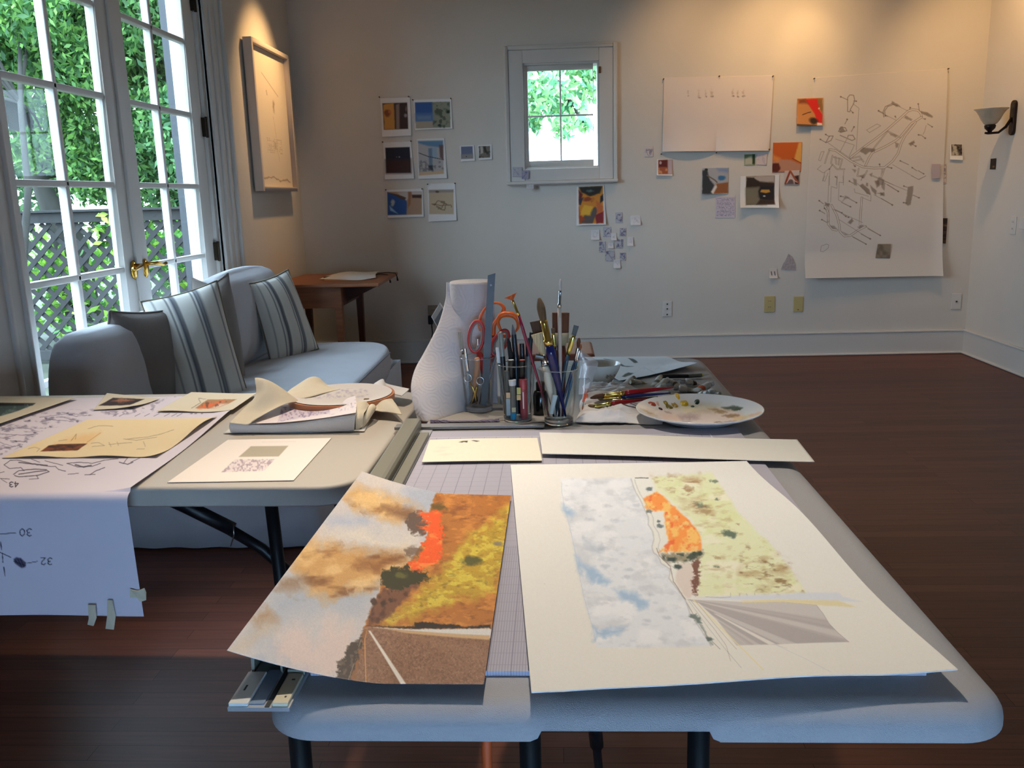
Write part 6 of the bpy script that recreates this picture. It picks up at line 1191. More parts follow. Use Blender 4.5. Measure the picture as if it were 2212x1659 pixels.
def brush(label, tip, f0, f1, end, rh, rf, rhn, hrgb, fm, hm, shape='round', r_end=.002, flat=1.0, group='paintbrushes standing in glasses', side=None):
    """tip: hair tip; f0: top of ferrule; f1: ferrule/handle joint; end: handle end"""
    tip, f0, f1, end = [Vector(v) for v in (tip, f0, f1, end)]
    t = thing('paintbrush', label, 'paintbrush', tuple(end), group); sd = side or (1, 0, 0)
    n = 12; pts = [f0+(tip-f0)*(i/(n-1)) for i in range(n)]
    if shape == 'round': R = [rf*.9+(rh-rf*.9)*math.sin(min(1, i/(n*.45))*PI/2) if i < n*.45 else rh*(1-((i-n*.45)/(n*.57))**1.7)+.0003 for i in range(n)]
    elif shape == 'flat': R = [rf+(rh-rf)*(i/(n-1)) for i in range(n)]
    elif shape == 'fan': R = [rf*.6+(rh-rf*.6)*(i/(n-1))**1.2 for i in range(n)]
    MB().tube(pts, R, 16, flat=flat if shape != 'round' else 1, side=sd).build('bristles', hair(hrgb), t, smooth=shape == 'round')
    fl = flat if shape in ('flat',) else 1
    MB().tube([f0, mixp(f0, f1, .12), mixp(f0, f1, .14), mixp(f0, f1, .75), mixp(f0, f1, .78), f1], [rf, rf, rf*1.03, rf*.98, rhn*1.08, rhn*1.05], 16, flat=(fl+1)/2 if shape == 'flat' else 1, side=sd).build('ferrule', fm, t, smooth=True)
    hp_ = [f1, mixp(f1, end, .12), mixp(f1, end, .3), mixp(f1, end, .7), end]; MB().tube(hp_, [rhn*.95, rhn*1.15, rhn*1.1, (rhn+r_end)/2, r_end], 12).build('handle', hm, t, smooth=True)
    return t
A4 = lambda x, y, Y: aty(860+x/4.148, 560+y/4.148, Y)
def smt(pts, R, k=4):
    n = (len(pts)-1)*k+1; return [Vector(p) for p in catm([tuple(p) for p in pts], n)], [float(r) for r in catm(np.array(R)[:, None], n)[:, 0]]
# --- glass beside the roll
p0, p1 = aty(1062, 591, 2.052), aty(1046, 876, 2.060)
sr = thing('steel_ruler', 'long grey steel ruler standing in the glass beside the paper towel roll', 'ruler', tuple(p1)); dx = Vector((.0088, .001, -.0012)); dyv = Vector((0, .0012, 0))
MB().hexa([p1-dx*.95, p1+dx*.95, p1+dx*.95+dyv, p1-dx*.95+dyv, p0-dx+Vector((0, 0, -.005)), p0+dx+Vector((0, 0, .002)), p0+dx+dyv+Vector((0, 0, .002)), p0-dx+dyv+Vector((0, 0, -.005))]).build('blade', mat('dull_steel', (84, 82, 82), .45, .15, var=.08, vscale=60), sr)
hh = mixp(p0, p1, .085); MB().tube([hh+Vector((0, -.0006, 0)), hh+Vector((0, -.0001, 0))], .0026, 14).build('hole', mat('pale_hole', (190, 190, 192), .8), sr)
mk = MB()
for i in range(24): q_ = mixp(p0, p1, .16+i*.022); mk.box(q_.x-.0080, q_.x-.0080+(.004 if i % 4 == 0 else .0022), q_.y-.0005, q_.y-.0002, q_.z, q_.z+.0004)
mk.build('scale_marks', MATS['ink'], sr)['kind'] = 'stuff'
M_red = mat('red_plastic', (196, 52, 44), .35); M_greyg = mat('grey_grip', (140, 134, 126), .6); M_org = mat('orange_plastic', (232, 104, 32), .35)
def loop(c, rx, rz, n=28, Y=0, a0=0, a1=2*PI, tilt=0):
    o = []
    for k in range(n):
        a = a0+(a1-a0)*k/(n if abs(a1-a0-2*PI) < 1e-6 else n-1); x, z = rx*math.cos(a), rz*math.sin(a); o.append(Vector((c.x+x*math.cos(tilt)-z*math.sin(tilt), c.y+Y, c.z+x*math.sin(tilt)+z*math.cos(tilt))))
    return o
s1 = thing('scissors', 'red scissors with grey-lined handles, standing in the glass with the ruler', 'scissors', tuple(inside(TA, 1040, 880))); Ys = 2.085
cl_ = aty(1029, 727, Ys); MB().ring(loop(cl_, .0175, .0375, tilt=math.radians(-8)), .0042, 10, side=(0, 1, 0)).build('left_handle', M_red, s1, smooth=True); MB().ring(loop(cl_, .0135, .0330, Y=-.001, tilt=math.radians(-8)), .0026, 8, side=(0, 1, 0)).build('grip_lining', M_greyg, s1, smooth=True)
cr_ = aty(1080, 740, Ys); MB().ring(loop(cr_, .0150, .033, tilt=math.radians(-30)), .0042, 10, side=(0, 1, 0)).build('right_handle', M_red, s1, smooth=True); MB().ring(loop(cr_, .011, .0285, Y=-.001, tilt=math.radians(-30)), .0026, 8, side=(0, 1, 0)).build('grip_lining', M_greyg, s1, smooth=True)
jn = aty(1045, 780, Ys)
MB().tube([aty(1034, 762, Ys), aty(1041, 775, Ys), jn+Vector((0, 0, -.03))], [.006, .009, .007], 10, flat=.5, side=(1, 0, 0)).tube([aty(1070, 768, Ys), aty(1056, 779, Ys), jn+Vector((0.004, 0, -.03))], [.006, .008, .007], 10, flat=.5, side=(1, 0, 0)).build('shank', M_red, s1, smooth=True)
MB().tube([jn+Vector((0, 0, -.02)), jn+Vector((0, 0, -.06)), inside(TA, 1036, 880)], [.008, .0065, .001], 8, flat=.2, side=(1, 0, 0)).build('blade', M_nickel, s1, smooth=True)
s2 = thing('scissors', 'orange-handled scissors standing behind the steel ruler', 'scissors', tuple(inside(TA, 1050, 880))); Yo = 2.10
MB().tube(*smt([A4(738, 640, Yo), A4(728, 580, Yo), A4(745, 500, Yo), A4(790, 430, Yo), A4(850, 395, Yo), A4(905, 395, Yo), A4(945, 430, Yo), A4(940, 475, Yo), A4(895, 535, Yo), A4(860, 590, Yo), A4(855, 680, Yo)], [.0035, .0045, .0045, .0035, .0035, .004, .0055, .0065, .0065, .007, .007]), 12, flat=.8, side=(0, 1, 0)).build('handle', M_org, s2, smooth=True)
MB().tube(*smt([A4(935, 660, Yo-.01), A4(905, 600, Yo-.01), A4(895, 550, Yo-.01), A4(920, 505, Yo-.01), A4(975, 490, Yo-.01), A4(1035, 505, Yo-.01), A4(1070, 550, Yo-.01), A4(1075, 610, Yo-.01), A4(1050, 650, Yo-.01)], [.004, .0045, .006, .0085, .0095, .0085, .006, .0045, .003]), 12, flat=.8, side=(0, 1, 0)).build('handle', M_org, s2, smooth=True)
MB().tube([A4(1010, 690, Yo), A4(960, 690, Yo), A4(900, 680, Yo), A4(860, 720, Yo), A4(850, 760, Yo)], [.003, .0045, .005, .007, .006], 10, side=(0, 1, 0)).build('shank', M_org, s2, smooth=True)
MB().tube([A4(855, 680, Yo), A4(840, 800, Yo), A4(830, 900, Yo), inside(TA, 1056, 885)], [.007, .008, .006, .001], 8, flat=.25, side=(1, 0, 0)).build('blade', M_nickel, s2, smooth=True)
wt = thing('wooden_tool', 'peach wooden tool handle in the glass with the scissors', 'tool', tuple(inside(TA, 1024, 870)))
MB().tube([A4(705, 880, 2.062), A4(708, 890, 2.062), A4(712, 960, 2.062), A4(690, 1150, 2.066), A4(684, 1190, 2.07)], [.004, .0065, .0065, .0065, .005], 12).build('handle', mat('peach_handle', (206, 146, 106), .5), wt, smooth=True)
MB().tube([A4(684, 1190, 2.07), A4(690, 1260, 2.07), inside(TA, 1016, 880)], [.0035, .0075, .0015], 10).build('dark_tip', mat('dark_hair', (50, 40, 34), .8), wt, smooth=True)
es = thing('embroidery_scissors', 'tiny gold scissors with round finger rings inside the glass', 'scissors', tuple(inside(TA, 1020, 885))); Ye = 2.052
for (x, y) in ((625, 1065), (735, 1090)): MB().ring(loop(A4(x, y, Ye), .0086, .0092), .0011, 8, side=(0, 1, 0)).build('finger_ring', M_nickel, es, smooth=True)
MB().tube([A4(640, 1100, Ye), A4(668, 1150, Ye), A4(690, 1200, Ye), A4(700, 1300, Ye)], [.0015, .0024, .0026, .0006], 8).tube([A4(715, 1120, Ye), A4(700, 1160, Ye), A4(690, 1200, Ye), A4(655, 1300, Ye)], [.0015, .0024, .0026, .0006], 8).build('blades', M_gold, es, smooth=True)
def stick(name, label, cat, pts, rad, mats, group=None, flat=1.0):
    """pts with a material per segment"""
    P_ = [Vector(p) for p in pts]; t = thing(name, label, cat, tuple(P_[-1]), group)
    for i, (nm, m) in enumerate(mats): MB().tube([P_[i], mixp(P_[i], P_[i+1], .5), P_[i+1]], [rad[i][0], (rad[i][0]+rad[i][1])/2, rad[i][1]], 14, flat=flat, side=(1, 0, 0)).build(nm, m, t, smooth=True, auto=50)
    return t
M_blk = mat('pen_black', (26, 26, 28), .35); M_gry = mat('pen_grey', (130, 134, 126), .4); M_wht = mat('pen_white', (220, 218, 214), .35)
brush('pale-haired flat brush at the left side of the glass with scissors', A4(555, 650, 2.08), A4(570, 800, 2.08), A4(580, 850, 2.08), inside(TA, 1012, 880), .0055, .0045, .003, (176, 164, 146), M_nickel, col((196, 196, 194)), 'flat', flat=.4)
stick('metal_stylus', 'speckled metal stylus leaning right in the glass with the scissors', 'tool', [A4(880, 860, 2.07), A4(800, 1120, 2.07), inside(TA, 1040, 885)], [(.0035, .0035), (.0035, .001)], [('barrel', mat('speckled_grey', (140, 140, 142), .4, .4, var=.3, vscale=300)), ('point', M_nickel)])
stick('clear_pen', 'clear plastic pen at the left side of the glass with scissors', 'pen', [A4(600, 800, 2.06), A4(625, 1000, 2.06), inside(TA, 1008, 880)], [(.0035, .004), (.004, .002)], [('cap', M_nickel), ('barrel', col((170, 176, 178), .2))])
stick('lighter_tube', 'small silver tube seen inside the red scissors handle', 'tube', [A4(712, 715, 2.095), A4(715, 790, 2.095), inside(TA, 1030, 880)], [(.004, .004), (.003, .003)], [('cap', M_nickel), ('body', col((160, 110, 80)))])
# --- middle glass: pens and markers
gp = 'pens and markers in the middle glass'
stick('marker', 'grey-green capped marker sticking out of the middle glass', 'marker', [A4(905, 655, 1.985), A4(915, 665, 1.985), A4(935, 870, 1.98), A4(940, 930, 1.98), inside(TB, 1090, 905)], [(.0035, .006), (.006, .0062), (.0062, .0062), (.0062, .006)], [('cap_tip', M_gry), ('cap', M_gry), ('collar', M_blk), ('barrel', M_blk)], gp)
stick('brush_pen', 'black brush pen with a grey pointed cap, tallest in the middle glass', 'pen', [A4(1024, 585, 1.99), A4(1036, 675, 1.99), A4(1055, 880, 1.985), inside(TB, 1118, 905)], [(.001, .0058), (.0058, .0066), (.0066, .006)], [('cap', mat('smoke_grey', (96, 98, 104), .3)), ('grip', M_blk), ('barrel', M_blk)], gp)
stick('felt_pen', 'thin black pen left of the tall brush pen', 'pen', [A4(983, 708, 1.99), A4(990, 745, 1.99), A4(1010, 880, 1.98), inside(TB, 1100, 905)], [(.002, .0045), (.005, .0055), (.0055, .005)], [('clip_end', M_blk), ('cap', M_blk), ('barrel', M_blk)], gp)
for x, c3, lb in ((1012, (214, 212, 206), 'black marker with a white end disc facing the camera side rim'), (1112, (196, 96, 88), 'black marker with a pinkish red end disc by the rim')):
    tI = A4(x, 905, 1.958); t = stick('marker', lb, 'marker', [tI, inside(TB, 860+x/4.148, 905)], [(.0078, .0072)], [('barrel', M_blk)], gp)
    MB().tube([tI+Vector((0, 0, .0006)), tI+Vector((0, 0, .0012))], [.0066, .006], 16).build('end_disc', col(c3), t, smooth=True)
stick('marker', 'dark capped marker behind the pink-ended one', 'marker', [A4(1108, 755, 2.0), A4(1112, 880, 2.0), inside(TB, 1128, 905)], [(.0056, .006), (.006, .006)], [('cap', mat('cap_brown_black', (40, 32, 36), .3)), ('barrel', M_blk)], gp)
stick('marker', 'blue-black marker at the right side of the middle glass', 'marker', [A4(1160, 705, 2.0), A4(1168, 870, 2.0), inside(TB, 1140, 905)], [(.0052, .006), (.006, .0055)], [('cap', mat('cap_blue_black', (28, 32, 48), .3)), ('barrel', M_gry)], gp)
stick('fineliner', 'slim silver-clipped pen behind the maroon brush handle', 'pen', [A4(1195, 655, 2.01), A4(1185, 800, 2.01), inside(TB, 1148, 900)], [(.0045, .0045), (.0045, .004)], [('cap', M_blk), ('barrel', mat('navy_pen', (36, 40, 60), .3))], gp)
stick('marker', 'white marker at the left edge of the middle glass', 'marker', [A4(890, 790, 1.985), A4(905, 930, 1.98), inside(TB, 1090, 900)], [(.0045, .0045), (.0045, .004)], [('cap', M_wht), ('barrel', M_gry)], gp)
t = stick('marker', 'pinkish red marker standing low inside the middle glass', 'marker', [A4(1118, 1075, 1.950), A4(1120, 1160, 1.950), A4(1130, 1420, 1.953)], [(.0092, .0092), (.0088, .0088)], [('cap', col((176, 66, 70))), ('barrel', col((156, 62, 66)))], gp)
MB().box(*[v for v in (A4(1120, 1200, 1.94).x-.0012, A4(1120, 1200, 1.94).x+.0012, 1.9395, 1.9405, A4(1120, 1340, 1.94).z, A4(1120, 1190, 1.94).z)]).build('printed_line', M_wht, t)
t = stick('marker', 'grey marker with a white cap and blue end low in the middle glass', 'marker', [A4(1022, 1080, 1.948), A4(1025, 1130, 1.948), A4(1032, 1370, 1.950), A4(1034, 1432, 1.951)], [(.0088, .008), (.0072, .0072), (.0072, .0068)], [('cap', M_wht), ('barrel', mat('olive_grey_pen', (112, 108, 96), .4)), ('end_cap', col((40, 150, 190)))], gp)
for x, z0_, z1_, c3 in ((1080, 1150, 1210, (196, 186, 80)), (1080, 1215, 1262, (214, 176, 100)), (985, 1195, 1245, (206, 170, 120)), (985, 1250, 1400, (150, 168, 170)), (1036, 1330, 1370, (196, 186, 140))):
    a1, a2 = A4(x, z0_, 1.9415), A4(x, z1_, 1.9415); MB().box(a1.x-.0045, a1.x+.0045, 1.9410, 1.9418, a2.z, a1.z).build('label_band', col(c3), t)
stick('marker', 'dark marker at the left inside the middle glass', 'marker', [A4(975, 1000, 1.956), A4(985, 1410, 1.956)], [(.0066, .0062)], [('barrel', mat('dark_olive_pen', (84, 80, 72), .4))], gp)
# --- right glass: big brushes
Bx = lambda x, y, Y: aty(960+x/5.184, 620+y/5.184, Y)
brush('fan brush with orange hair and a maroon handle leaning left', Bx(740, 92, 1.93), Bx(765, 150, 1.93), Bx(832, 318, 1.93), inside(TC, 1186, 900), .0155, .003, .0034, (186, 88, 36), M_gold, col((120, 24, 52), .25), 'fan', flat=.16)
brush('large round mop brush with a brass ferrule and navy handle', Bx(1060, 122, 1.925), Bx(1108, 372, 1.925), Bx(1172, 650, 1.925), inside(TC, 1222, 905), .0092, .0078, .0098, (96, 74, 48), M_gold, col((26, 30, 84), .2), 'round')
brush('long thin white-tipped brush with a bare wooden handle, tallest of all', Bx(1300, -90, 1.935), Bx(1297, 40, 1.935), Bx(1288, 230, 1.935), inside(TC, 1212, 905), .003, .0032, .0042, (196, 188, 182), M_nickel, mat('raw_wood', (188, 172, 156), .6), 'round')
brush('flat brush with wide dark brown hair behind the mop brush', Bx(1022, 382, 1.965), Bx(1050, 520, 1.965), Bx(1075, 640, 1.96), inside(TC, 1196, 900), .0135, .0115, .006, (82, 60, 44), M_nickel, col((60, 50, 46)), 'flat', flat=.3)
brush('fluffy cream bristle brush with a white handle', Bx(1040, 520, 1.945), Bx(1105, 765, 1.94), Bx(1130, 880, 1.935), inside(TC, 1200, 905), .0145, .0055, .0085, (206, 184, 142), M_nickel, mat('cream_handle', (214, 204, 184), .4), 'flat', flat=.55)
brush('wide flat brown brush with a cream collar at the back of the glass', Bx(1302, 288, 1.975), Bx(1300, 510, 1.975), Bx(1300, 660, 1.975), inside(TC, 1214, 900), .0195, .0185, .012, (108, 62, 36), mat('cream_collar', (178, 160, 124), .5), col((96, 40, 26)), 'flat', flat=.28)
brush('small flat brush with grey hair and a yellow-gold ferrule leaning right', Bx(1478, 432, 1.94), Bx(1448, 540, 1.94), Bx(1385, 760, 1.94), inside(TC, 1200, 905), .0060, .0050, .0036, (84, 92, 94), M_ygold, col((40, 66, 84)), 'flat', flat=.35)
brush('small round brush with brown hair and a silver ferrule at the right', Bx(1508, 570, 1.955), Bx(1498, 670, 1.955), Bx(1462, 830, 1.955), inside(TC, 1206, 900), .0042, .0036, .003, (92, 52, 34), M_nickel, col((26, 40, 74)), 'round')
brush('small brush with reddish brown hair, lowest at the right of the glass', Bx(1530, 640, 1.965), Bx(1515, 700, 1.965), Bx(1480, 830, 1.965), inside(TC, 1216, 900), .0036, .003, .003, (150, 84, 50), M_nickel, col((30, 84, 110)), 'round')
brush('short brush with a bright gold ferrule between the two wide brushes', Bx(1215, 460, 1.955), Bx(1220, 520, 1.955), Bx(1235, 690, 1.955), inside(TC, 1208, 900), .0042, .004, .0034, (120, 90, 60), M_ygold, col((40, 40, 44)), 'flat', flat=.4)
brush('thin black-handled brush with a yellow ferrule beside the grey-haired one', Bx(1420, 560, 1.95), Bx(1412, 610, 1.95), Bx(1370, 780, 1.95), inside(TC, 1196, 900), .003, .003, .003, (60, 60, 60), M_ygold, M_blk, 'round')
stick('palette_knife', 'blunt grey palette knife handle at the left of the right glass', 'knife', [Bx(1020, 770, 1.915), Bx(1110, 790, 1.915)], [(.006, .005)], [('ferrule', mat('grey_metal', (96, 96, 96), .4, .6))], flat=.6)
stick('craft_knife', 'white and clear craft knife low inside the right glass', 'knife', [Bx(1240, 1210, 1.925), Bx(1195, 1420, 1.922)], [(.0062, .005)], [('handle', mat('ice_plastic', (190, 204, 204), .3))], flat=.5)
# black bottle behind the two front glasses
bt = thing('ink_bottle', 'black ink bottle standing between the two front glasses', 'bottle', (-.040, 2.03, TZ))
MB().lathe([(0, 0), (.017, 0), (.018, .003), (.018, .050), (.014, .058), (.009, .060), (0, .060)], (-.040, 2.03, TZ), 24).build('body', mat('black_gloss', (14, 14, 16), .15), bt, smooth=True)
MB().lathe([(.0105, .060), (.0105, .078), (.009, .080), (0, .080)], (-.040, 2.03, TZ), 20).build('cap', M_black, bt, smooth=True)
sd_ = MB().box(-.142, -.118, 2.14, 2.20, TZ+.0, TZ+.05).build('eraser_box', mat('pale_box', (170, 174, 178), .6), bevel=.002); tag(sd_, 'small pale box behind the left and middle glasses', 'box')
# thread skein
rs = random.Random(5); a0, a1 = atz(930, 912, TZ+.004), atz(1078, 910, TZ+.004); b = MB()
for k in range(34):
    ph = rs.uniform(0, 6.28); sp_ = rs.uniform(.6, 1); pts = []
    for i in range(22):
        t = i/21; w_ = (.0042 if .25 < t < .72 else .0065+.004*abs(t-.5))*sp_; tw = t*16+ph; p = mixp(a0, a1, t+rs.uniform(-.004, .004)); pts.append((p.x, p.y+w_*math.cos(tw), TZ+.0045+w_*.5*math.sin(tw)+.0005))
    b.tube(pts, .0006, 4)
o = b.build('thread_skein', mat('lavender_thread', (134, 124, 146), .7)); tag(o, 'twisted skein of lavender thread lying in front of the paper towel roll', 'thread', kind='stuff')

# ================================================================== rag, brushes, plate, bowl, tubes
def rag():
    P, u, v = quadP(zfix([(1262, 838), (1448, 846), (1432, 918), (1243, 916)], .7415), 150, 110)
    e = np.minimum(np.minimum(u, 1-u), np.minimum(v, 1-v)); k = np.clip(e/.08, 0, 1)
    h = noise(P[..., 0]*.5+P[..., 1], P[..., 1]*2.2, .05, 21, 4); h2 = np.abs(noise(P[..., 0]+P[..., 1], P[..., 1]*2.5-P[..., 0], .06, 33, 3)-.5)
    P[..., 2] += .0012+(.020*h+.030*(.5-h2))*(.15+.85*k)*np.where(u > .5, np.clip(1-(u-.5)*4, .06, 1), 1); P[..., 0] += .012*(noise(v*4, u*0+2, 1, 5, 2)-.5)*(1-k); P[..., 1] += .02*(noise(u*6, v*0+3, 1, 6, 3)-.5)*(1-k)
    X, Y = pxof(P); c = Cv(X, Y, (226, 222, 220)); c.mott([(1240, 835), (1440, 835), (1440, 895), (1240, 895)], (190, 166, 150), 26, .5, 10, 0, 5, .5, sx=.5, width=.3); c.blob((1285, 862), 16, 8, (176, 160, 158), 1, .5, 3, .5)  # white cloth with soft tan mottling and one greyish blob
    o = gridmesh('paint_rag', P, M_note, col=c.c, thick=.0015); tag(o, 'crumpled white rag with tan patches under the red brushes', 'rag')
rag()
gl_ = 'brushes lying on the rag'
Z1 = .776
def flatbrush(lb, tip, f0, f1, fe, rh, rf, rhn, hc_, fm, hm, z=Z1, shape='round', fl=1):
    return brush(lb, atz(*tip, z-.004), atz(*f0, z), atz(*f1, z), atz(*fe, z+.002), rh, rf, rhn, hc_, fm, hm, shape, .002, fl, gl_, side=(0, 0, 1) if shape == 'round' else (0, 1, 0))
f4 = lambda x, y: (1240+x/6.9125, 750+y/6.9125)
flatbrush('red brush with a gold ferrule lying on the rag, uppermost one', f4(245, 760), f4(440, 715), f4(745, 690), f4(1480, 600), .0052, .0048, .0062, (86, 50, 30), M_gold, col((150, 22, 30), .2), Z1+.004)
flatbrush('blue-handled brush lying right in front of the uppermost red one', f4(330, 775), f4(430, 765), f4(700, 745), f4(1440, 685), .0036, .0034, .0042, (130, 104, 54), M_gold, col((40, 46, 92), .25), Z1-.004)
flatbrush('red brush lying nearest the camera on the rag, left of the plate', f4(195, 880), f4(300, 880), f4(540, 845), f4(1100, 775), .0044, .0042, .0052, (110, 84, 44), M_ygold, col((140, 24, 30), .25), Z1-.010)
flatbrush('white-ferruled brush lying between the red and the blue brushes', f4(470, 795), f4(560, 792), f4(740, 788), f4(1250, 745), .0028, .0028, .003, (150, 130, 96), M_nickel, M_blk, Z1-.008)
for x, lb in ((172, 'left one of two small orange-handled brushes by the glass'), (205, 'right one of two small orange-handled brushes by the glass')):
    brush(lb, atz(*f4(x-45, 935), .757), atz(*f4(x-42, 890), .758), atz(*f4(x-36, 830), .760), atz(*f4(x+2, 625), .768), .0018, .0016, .0026, (130, 84, 54), M_nickel, col((226, 92, 50), .35), 'round', .002, 1, gl_)
# dinner plate used as a palette
def plate_palette():
    cx, cy, n = .3175, 1.951, 220
    prof = [(.0005, .0085), (.03, .0085), (.06, .0085), (.085, .0090), (.096, .0105), (.105, .0140), (.118, .0195), (.130, .0240), (.1385, .0268), (.1405, .0272), (.1410, .0262), (.1395, .0240), (.120, .0160), (.098, .0080), (.085, .0040), (.083, .0008), (.078, .0008), (.077, .004), (.0005, .0045)]
    K = np.array(prof); top = catm(K[:9], 120); R_ = np.vstack([top, K[9:]]); th = np.linspace(0, 2*PI, n, endpoint=False)
    P = np.stack([cx+R_[:, :1]*np.cos(th), cy+R_[:, :1]*np.sin(th), TZ+.004+R_[:, 1:2]+0*th], -1); X, Y = pxof(P)
    c = Cv(X, Y, (232, 230, 226)); g = lambda L: [(1360+x/6.9125, 800+y/6.9125) for x, y in L]
    Z = c.c.copy()
    c.poly(g([(300, 600), (480, 620), (700, 560), (1100, 560), (1500, 600), (1650, 640), (1700, 700), (1500, 780), (1100, 800), (700, 770), (480, 740)]), (222, 206, 200), 10, 5, 20, 3, .85)
    c.poly(g([(680, 560), (820, 500), (1100, 500), (1340, 520), (1300, 570), (1000, 620), (800, 620)]), (220, 216, 186), 9, 5, 12, 5, .85); c.poly(g([(820, 580), (1000, 575), (960, 615), (840, 612)]), (230, 214, 160), 5, 4, 8, 6, .7)
    c.poly(g([(480, 680), (700, 660), (760, 730), (560, 745)]), (228, 190, 164), 8, 5, 10, 7, .75); c.poly(g([(740, 690), (880, 660), (980, 680), (1040, 715), (900, 750), (780, 730)]), (150, 130, 138), 7, 5, 8, 8, .85)
    c.poly(g([(1550, 700), (1700, 680), (1900, 650), (1960, 625), (1850, 700), (1700, 745), (1560, 740)]), (230, 192, 124), 5, 4, 10, 9, .85); c.poly(g([(1780, 670), (1960, 625), (1900, 660), (1800, 690)]), (226, 160, 124), 3, 2, 6, 10, .7)
    c.poly(g([(960, 610), (1100, 570), (1300, 580), (1470, 610), (1300, 640), (1060, 640)]), (186, 172, 150), 6, 4, 8, 11, .8)
    for L, rgb in (([(1370, 550), (1450, 540), (1600, 525), (1690, 560), (1660, 590), (1540, 595), (1420, 580)], (92, 104, 88)), ([(1170, 570), (1300, 570), (1400, 600), (1460, 620), (1380, 645), (1280, 630), (1290, 605)], (122, 98, 62)), ([(1375, 680), (1450, 655), (1560, 648), (1650, 670), (1620, 695), (1480, 705)], (112, 86, 62)),
                   ([(1590, 560), (1690, 560), (1650, 592), (1560, 590)], (80, 92, 72)), ([(1260, 775), (1390, 768), (1380, 780), (1290, 784)], (80, 66, 60)), ([(1410, 770), (1600, 750), (1480, 775)], (120, 96, 84)), ([(160, 560), (260, 610), (420, 680), (300, 650)], (206, 176, 120)), ([(520, 620), (620, 635), (540, 625)], (120, 90, 84))):
        c.poly(g(L), rgb, 2.2, 2, 6, 12, .92)
    # keep the underside plain
    c.c[118:] = Z[118:]
    o = thing('dinner_plate', 'white dinner plate used as a paint palette on the grey table', 'plate', (cx, cy, TZ))
    m = painted('glazed_white', .16, spec=.5); gridmesh('plate_body', P, m, o, col=c.c, closed_u=True)
    for nm, L, rgb, hh in (('red', [(250, 550), (300, 542), (400, 545), (405, 575), (330, 580), (270, 570)], (166, 66, 44), 2), ('brown_black', [(425, 575), (440, 565), (500, 580), (495, 592), (440, 588)], (58, 24, 20), 2), ('rose', [(360, 490), (400, 480), (440, 510), (450, 540), (400, 530)], (206, 160, 144), 1),
                           ('olive', [(485, 480), (540, 475), (590, 500), (570, 520), (500, 505)], (146, 128, 44), 2), ('dark_olive', [(520, 540), (580, 525), (660, 545), (650, 568), (560, 570)], (110, 98, 30), 2), ('ochre', [(605, 480), (650, 475), (740, 500), (720, 522), (640, 518)], (164, 134, 50), 2),
                           ('orange_yellow', [(655, 415), (700, 405), (760, 440), (750, 470), (690, 455)], (222, 174, 44), 3), ('yellow', [(750, 465), (800, 450), (880, 470), (885, 495), (830, 505), (760, 495)], (206, 170, 30), 3), ('dark_green', [(950, 465), (1000, 450), (1050, 455), (1050, 480), (990, 490)], (34, 62, 50), 3), ('green_dot', [(905, 500), (940, 492), (975, 500), (970, 514), (915, 515)], (44, 70, 60), 2)):
        P3 = zfix(g(L), TZ+.004+.0150 if L[0][1] < 520 else TZ+.004+.0105); P3 = [Vector((p.x, p.y, 0)) for p in P3]
        def hz(p):
            r = math.hypot(p.x-cx, p.y-cy); return TZ+.004+float(np.interp(r, K[:9, 0], K[:9, 1]))
        ce = sum(P3, Vector())/len(P3); n_ = len(P3); V = [(p.x, p.y, hz(p)-.0002) for p in P3]+[(ce.x+(p.x-ce.x)*.7, ce.y+(p.y-ce.y)*.7, hz(ce)+.0012*hh) for p in P3]+[(ce.x, ce.y, hz(ce)+.0016*hh)]
        F = [(i, (i+1) % n_, n_+(i+1) % n_, n_+i) for i in range(n_)]+[(n_+i, n_+(i+1) % n_, 2*n_) for i in range(n_)]
        d_ = MB().add(V, F).build('paint_dab', col(rgb, .3), o, smooth=True, sub=1); d_['label'] = nm.replace('_', ' ')+' dab of paint'
plate_palette()
# porcelain bowl
def bowl():
    cx, cy, n = .1195, 2.345, 120; K = np.array([(.0005, .008), (.018, .009), (.032, .020), (.043, .038), (.0505, .054), (.0515, .0555), (.0525, .0545), (.046, .037), (.036, .018), (.028, .007), (.0265, .0), (.0235, .0), (.0225, .003), (.0005, .004)])
    R_ = np.vstack([catm(K[:5], 20), K[5:6], catm(K[6:10], 40), K[10:]]); th = np.linspace(0, 2*PI, n, endpoint=False)
    P = np.stack([cx+R_[:, :1]*np.cos(th)*1.0, cy+R_[:, :1]*np.sin(th), TZ+.006+R_[:, 1:2]+0*th], -1); X, Y = pxof(P); c = Cv(X, Y, (216, 210, 198)); Z = c.c.copy()
    for x, y, rx, ry, rgb in ((500, 450, 5, 5, (120, 108, 92)), (540, 430, 5, 4, (140, 120, 96)), (590, 470, 7, 7, (120, 86, 70)), (630, 440, 6, 6, (150, 106, 84)), (660, 480, 6, 7, (120, 100, 90)), (600, 520, 7, 6, (96, 84, 70)), (560, 490, 5, 5, (150, 132, 108)), (690, 430, 4, 6, (110, 92, 80)), (640, 530, 6, 5, (130, 110, 90)), (690, 510, 4, 6, (80, 70, 60))):
        c.blob(f4(x, y), rx*.9, ry*.9, rgb, .8, .8, x, .75)
    for L in ([(480, 410), (560, 470), (640, 540)], [(600, 410), (640, 450), (720, 500)], [(560, 560), (640, 480), (700, 420)]): c.line([f4(*p) for p in L], 1, (90, 74, 60), .7, .8, 1, 3)
    k = 21; c.c[:k] = Z[:k]
    o = gridmesh('porcelain_bowl', P, painted('glazed_white'), col=c.c, closed_u=True); tag(o, 'small cream porcelain bowl with a painted bird and branch pattern', 'bowl')
bowl()
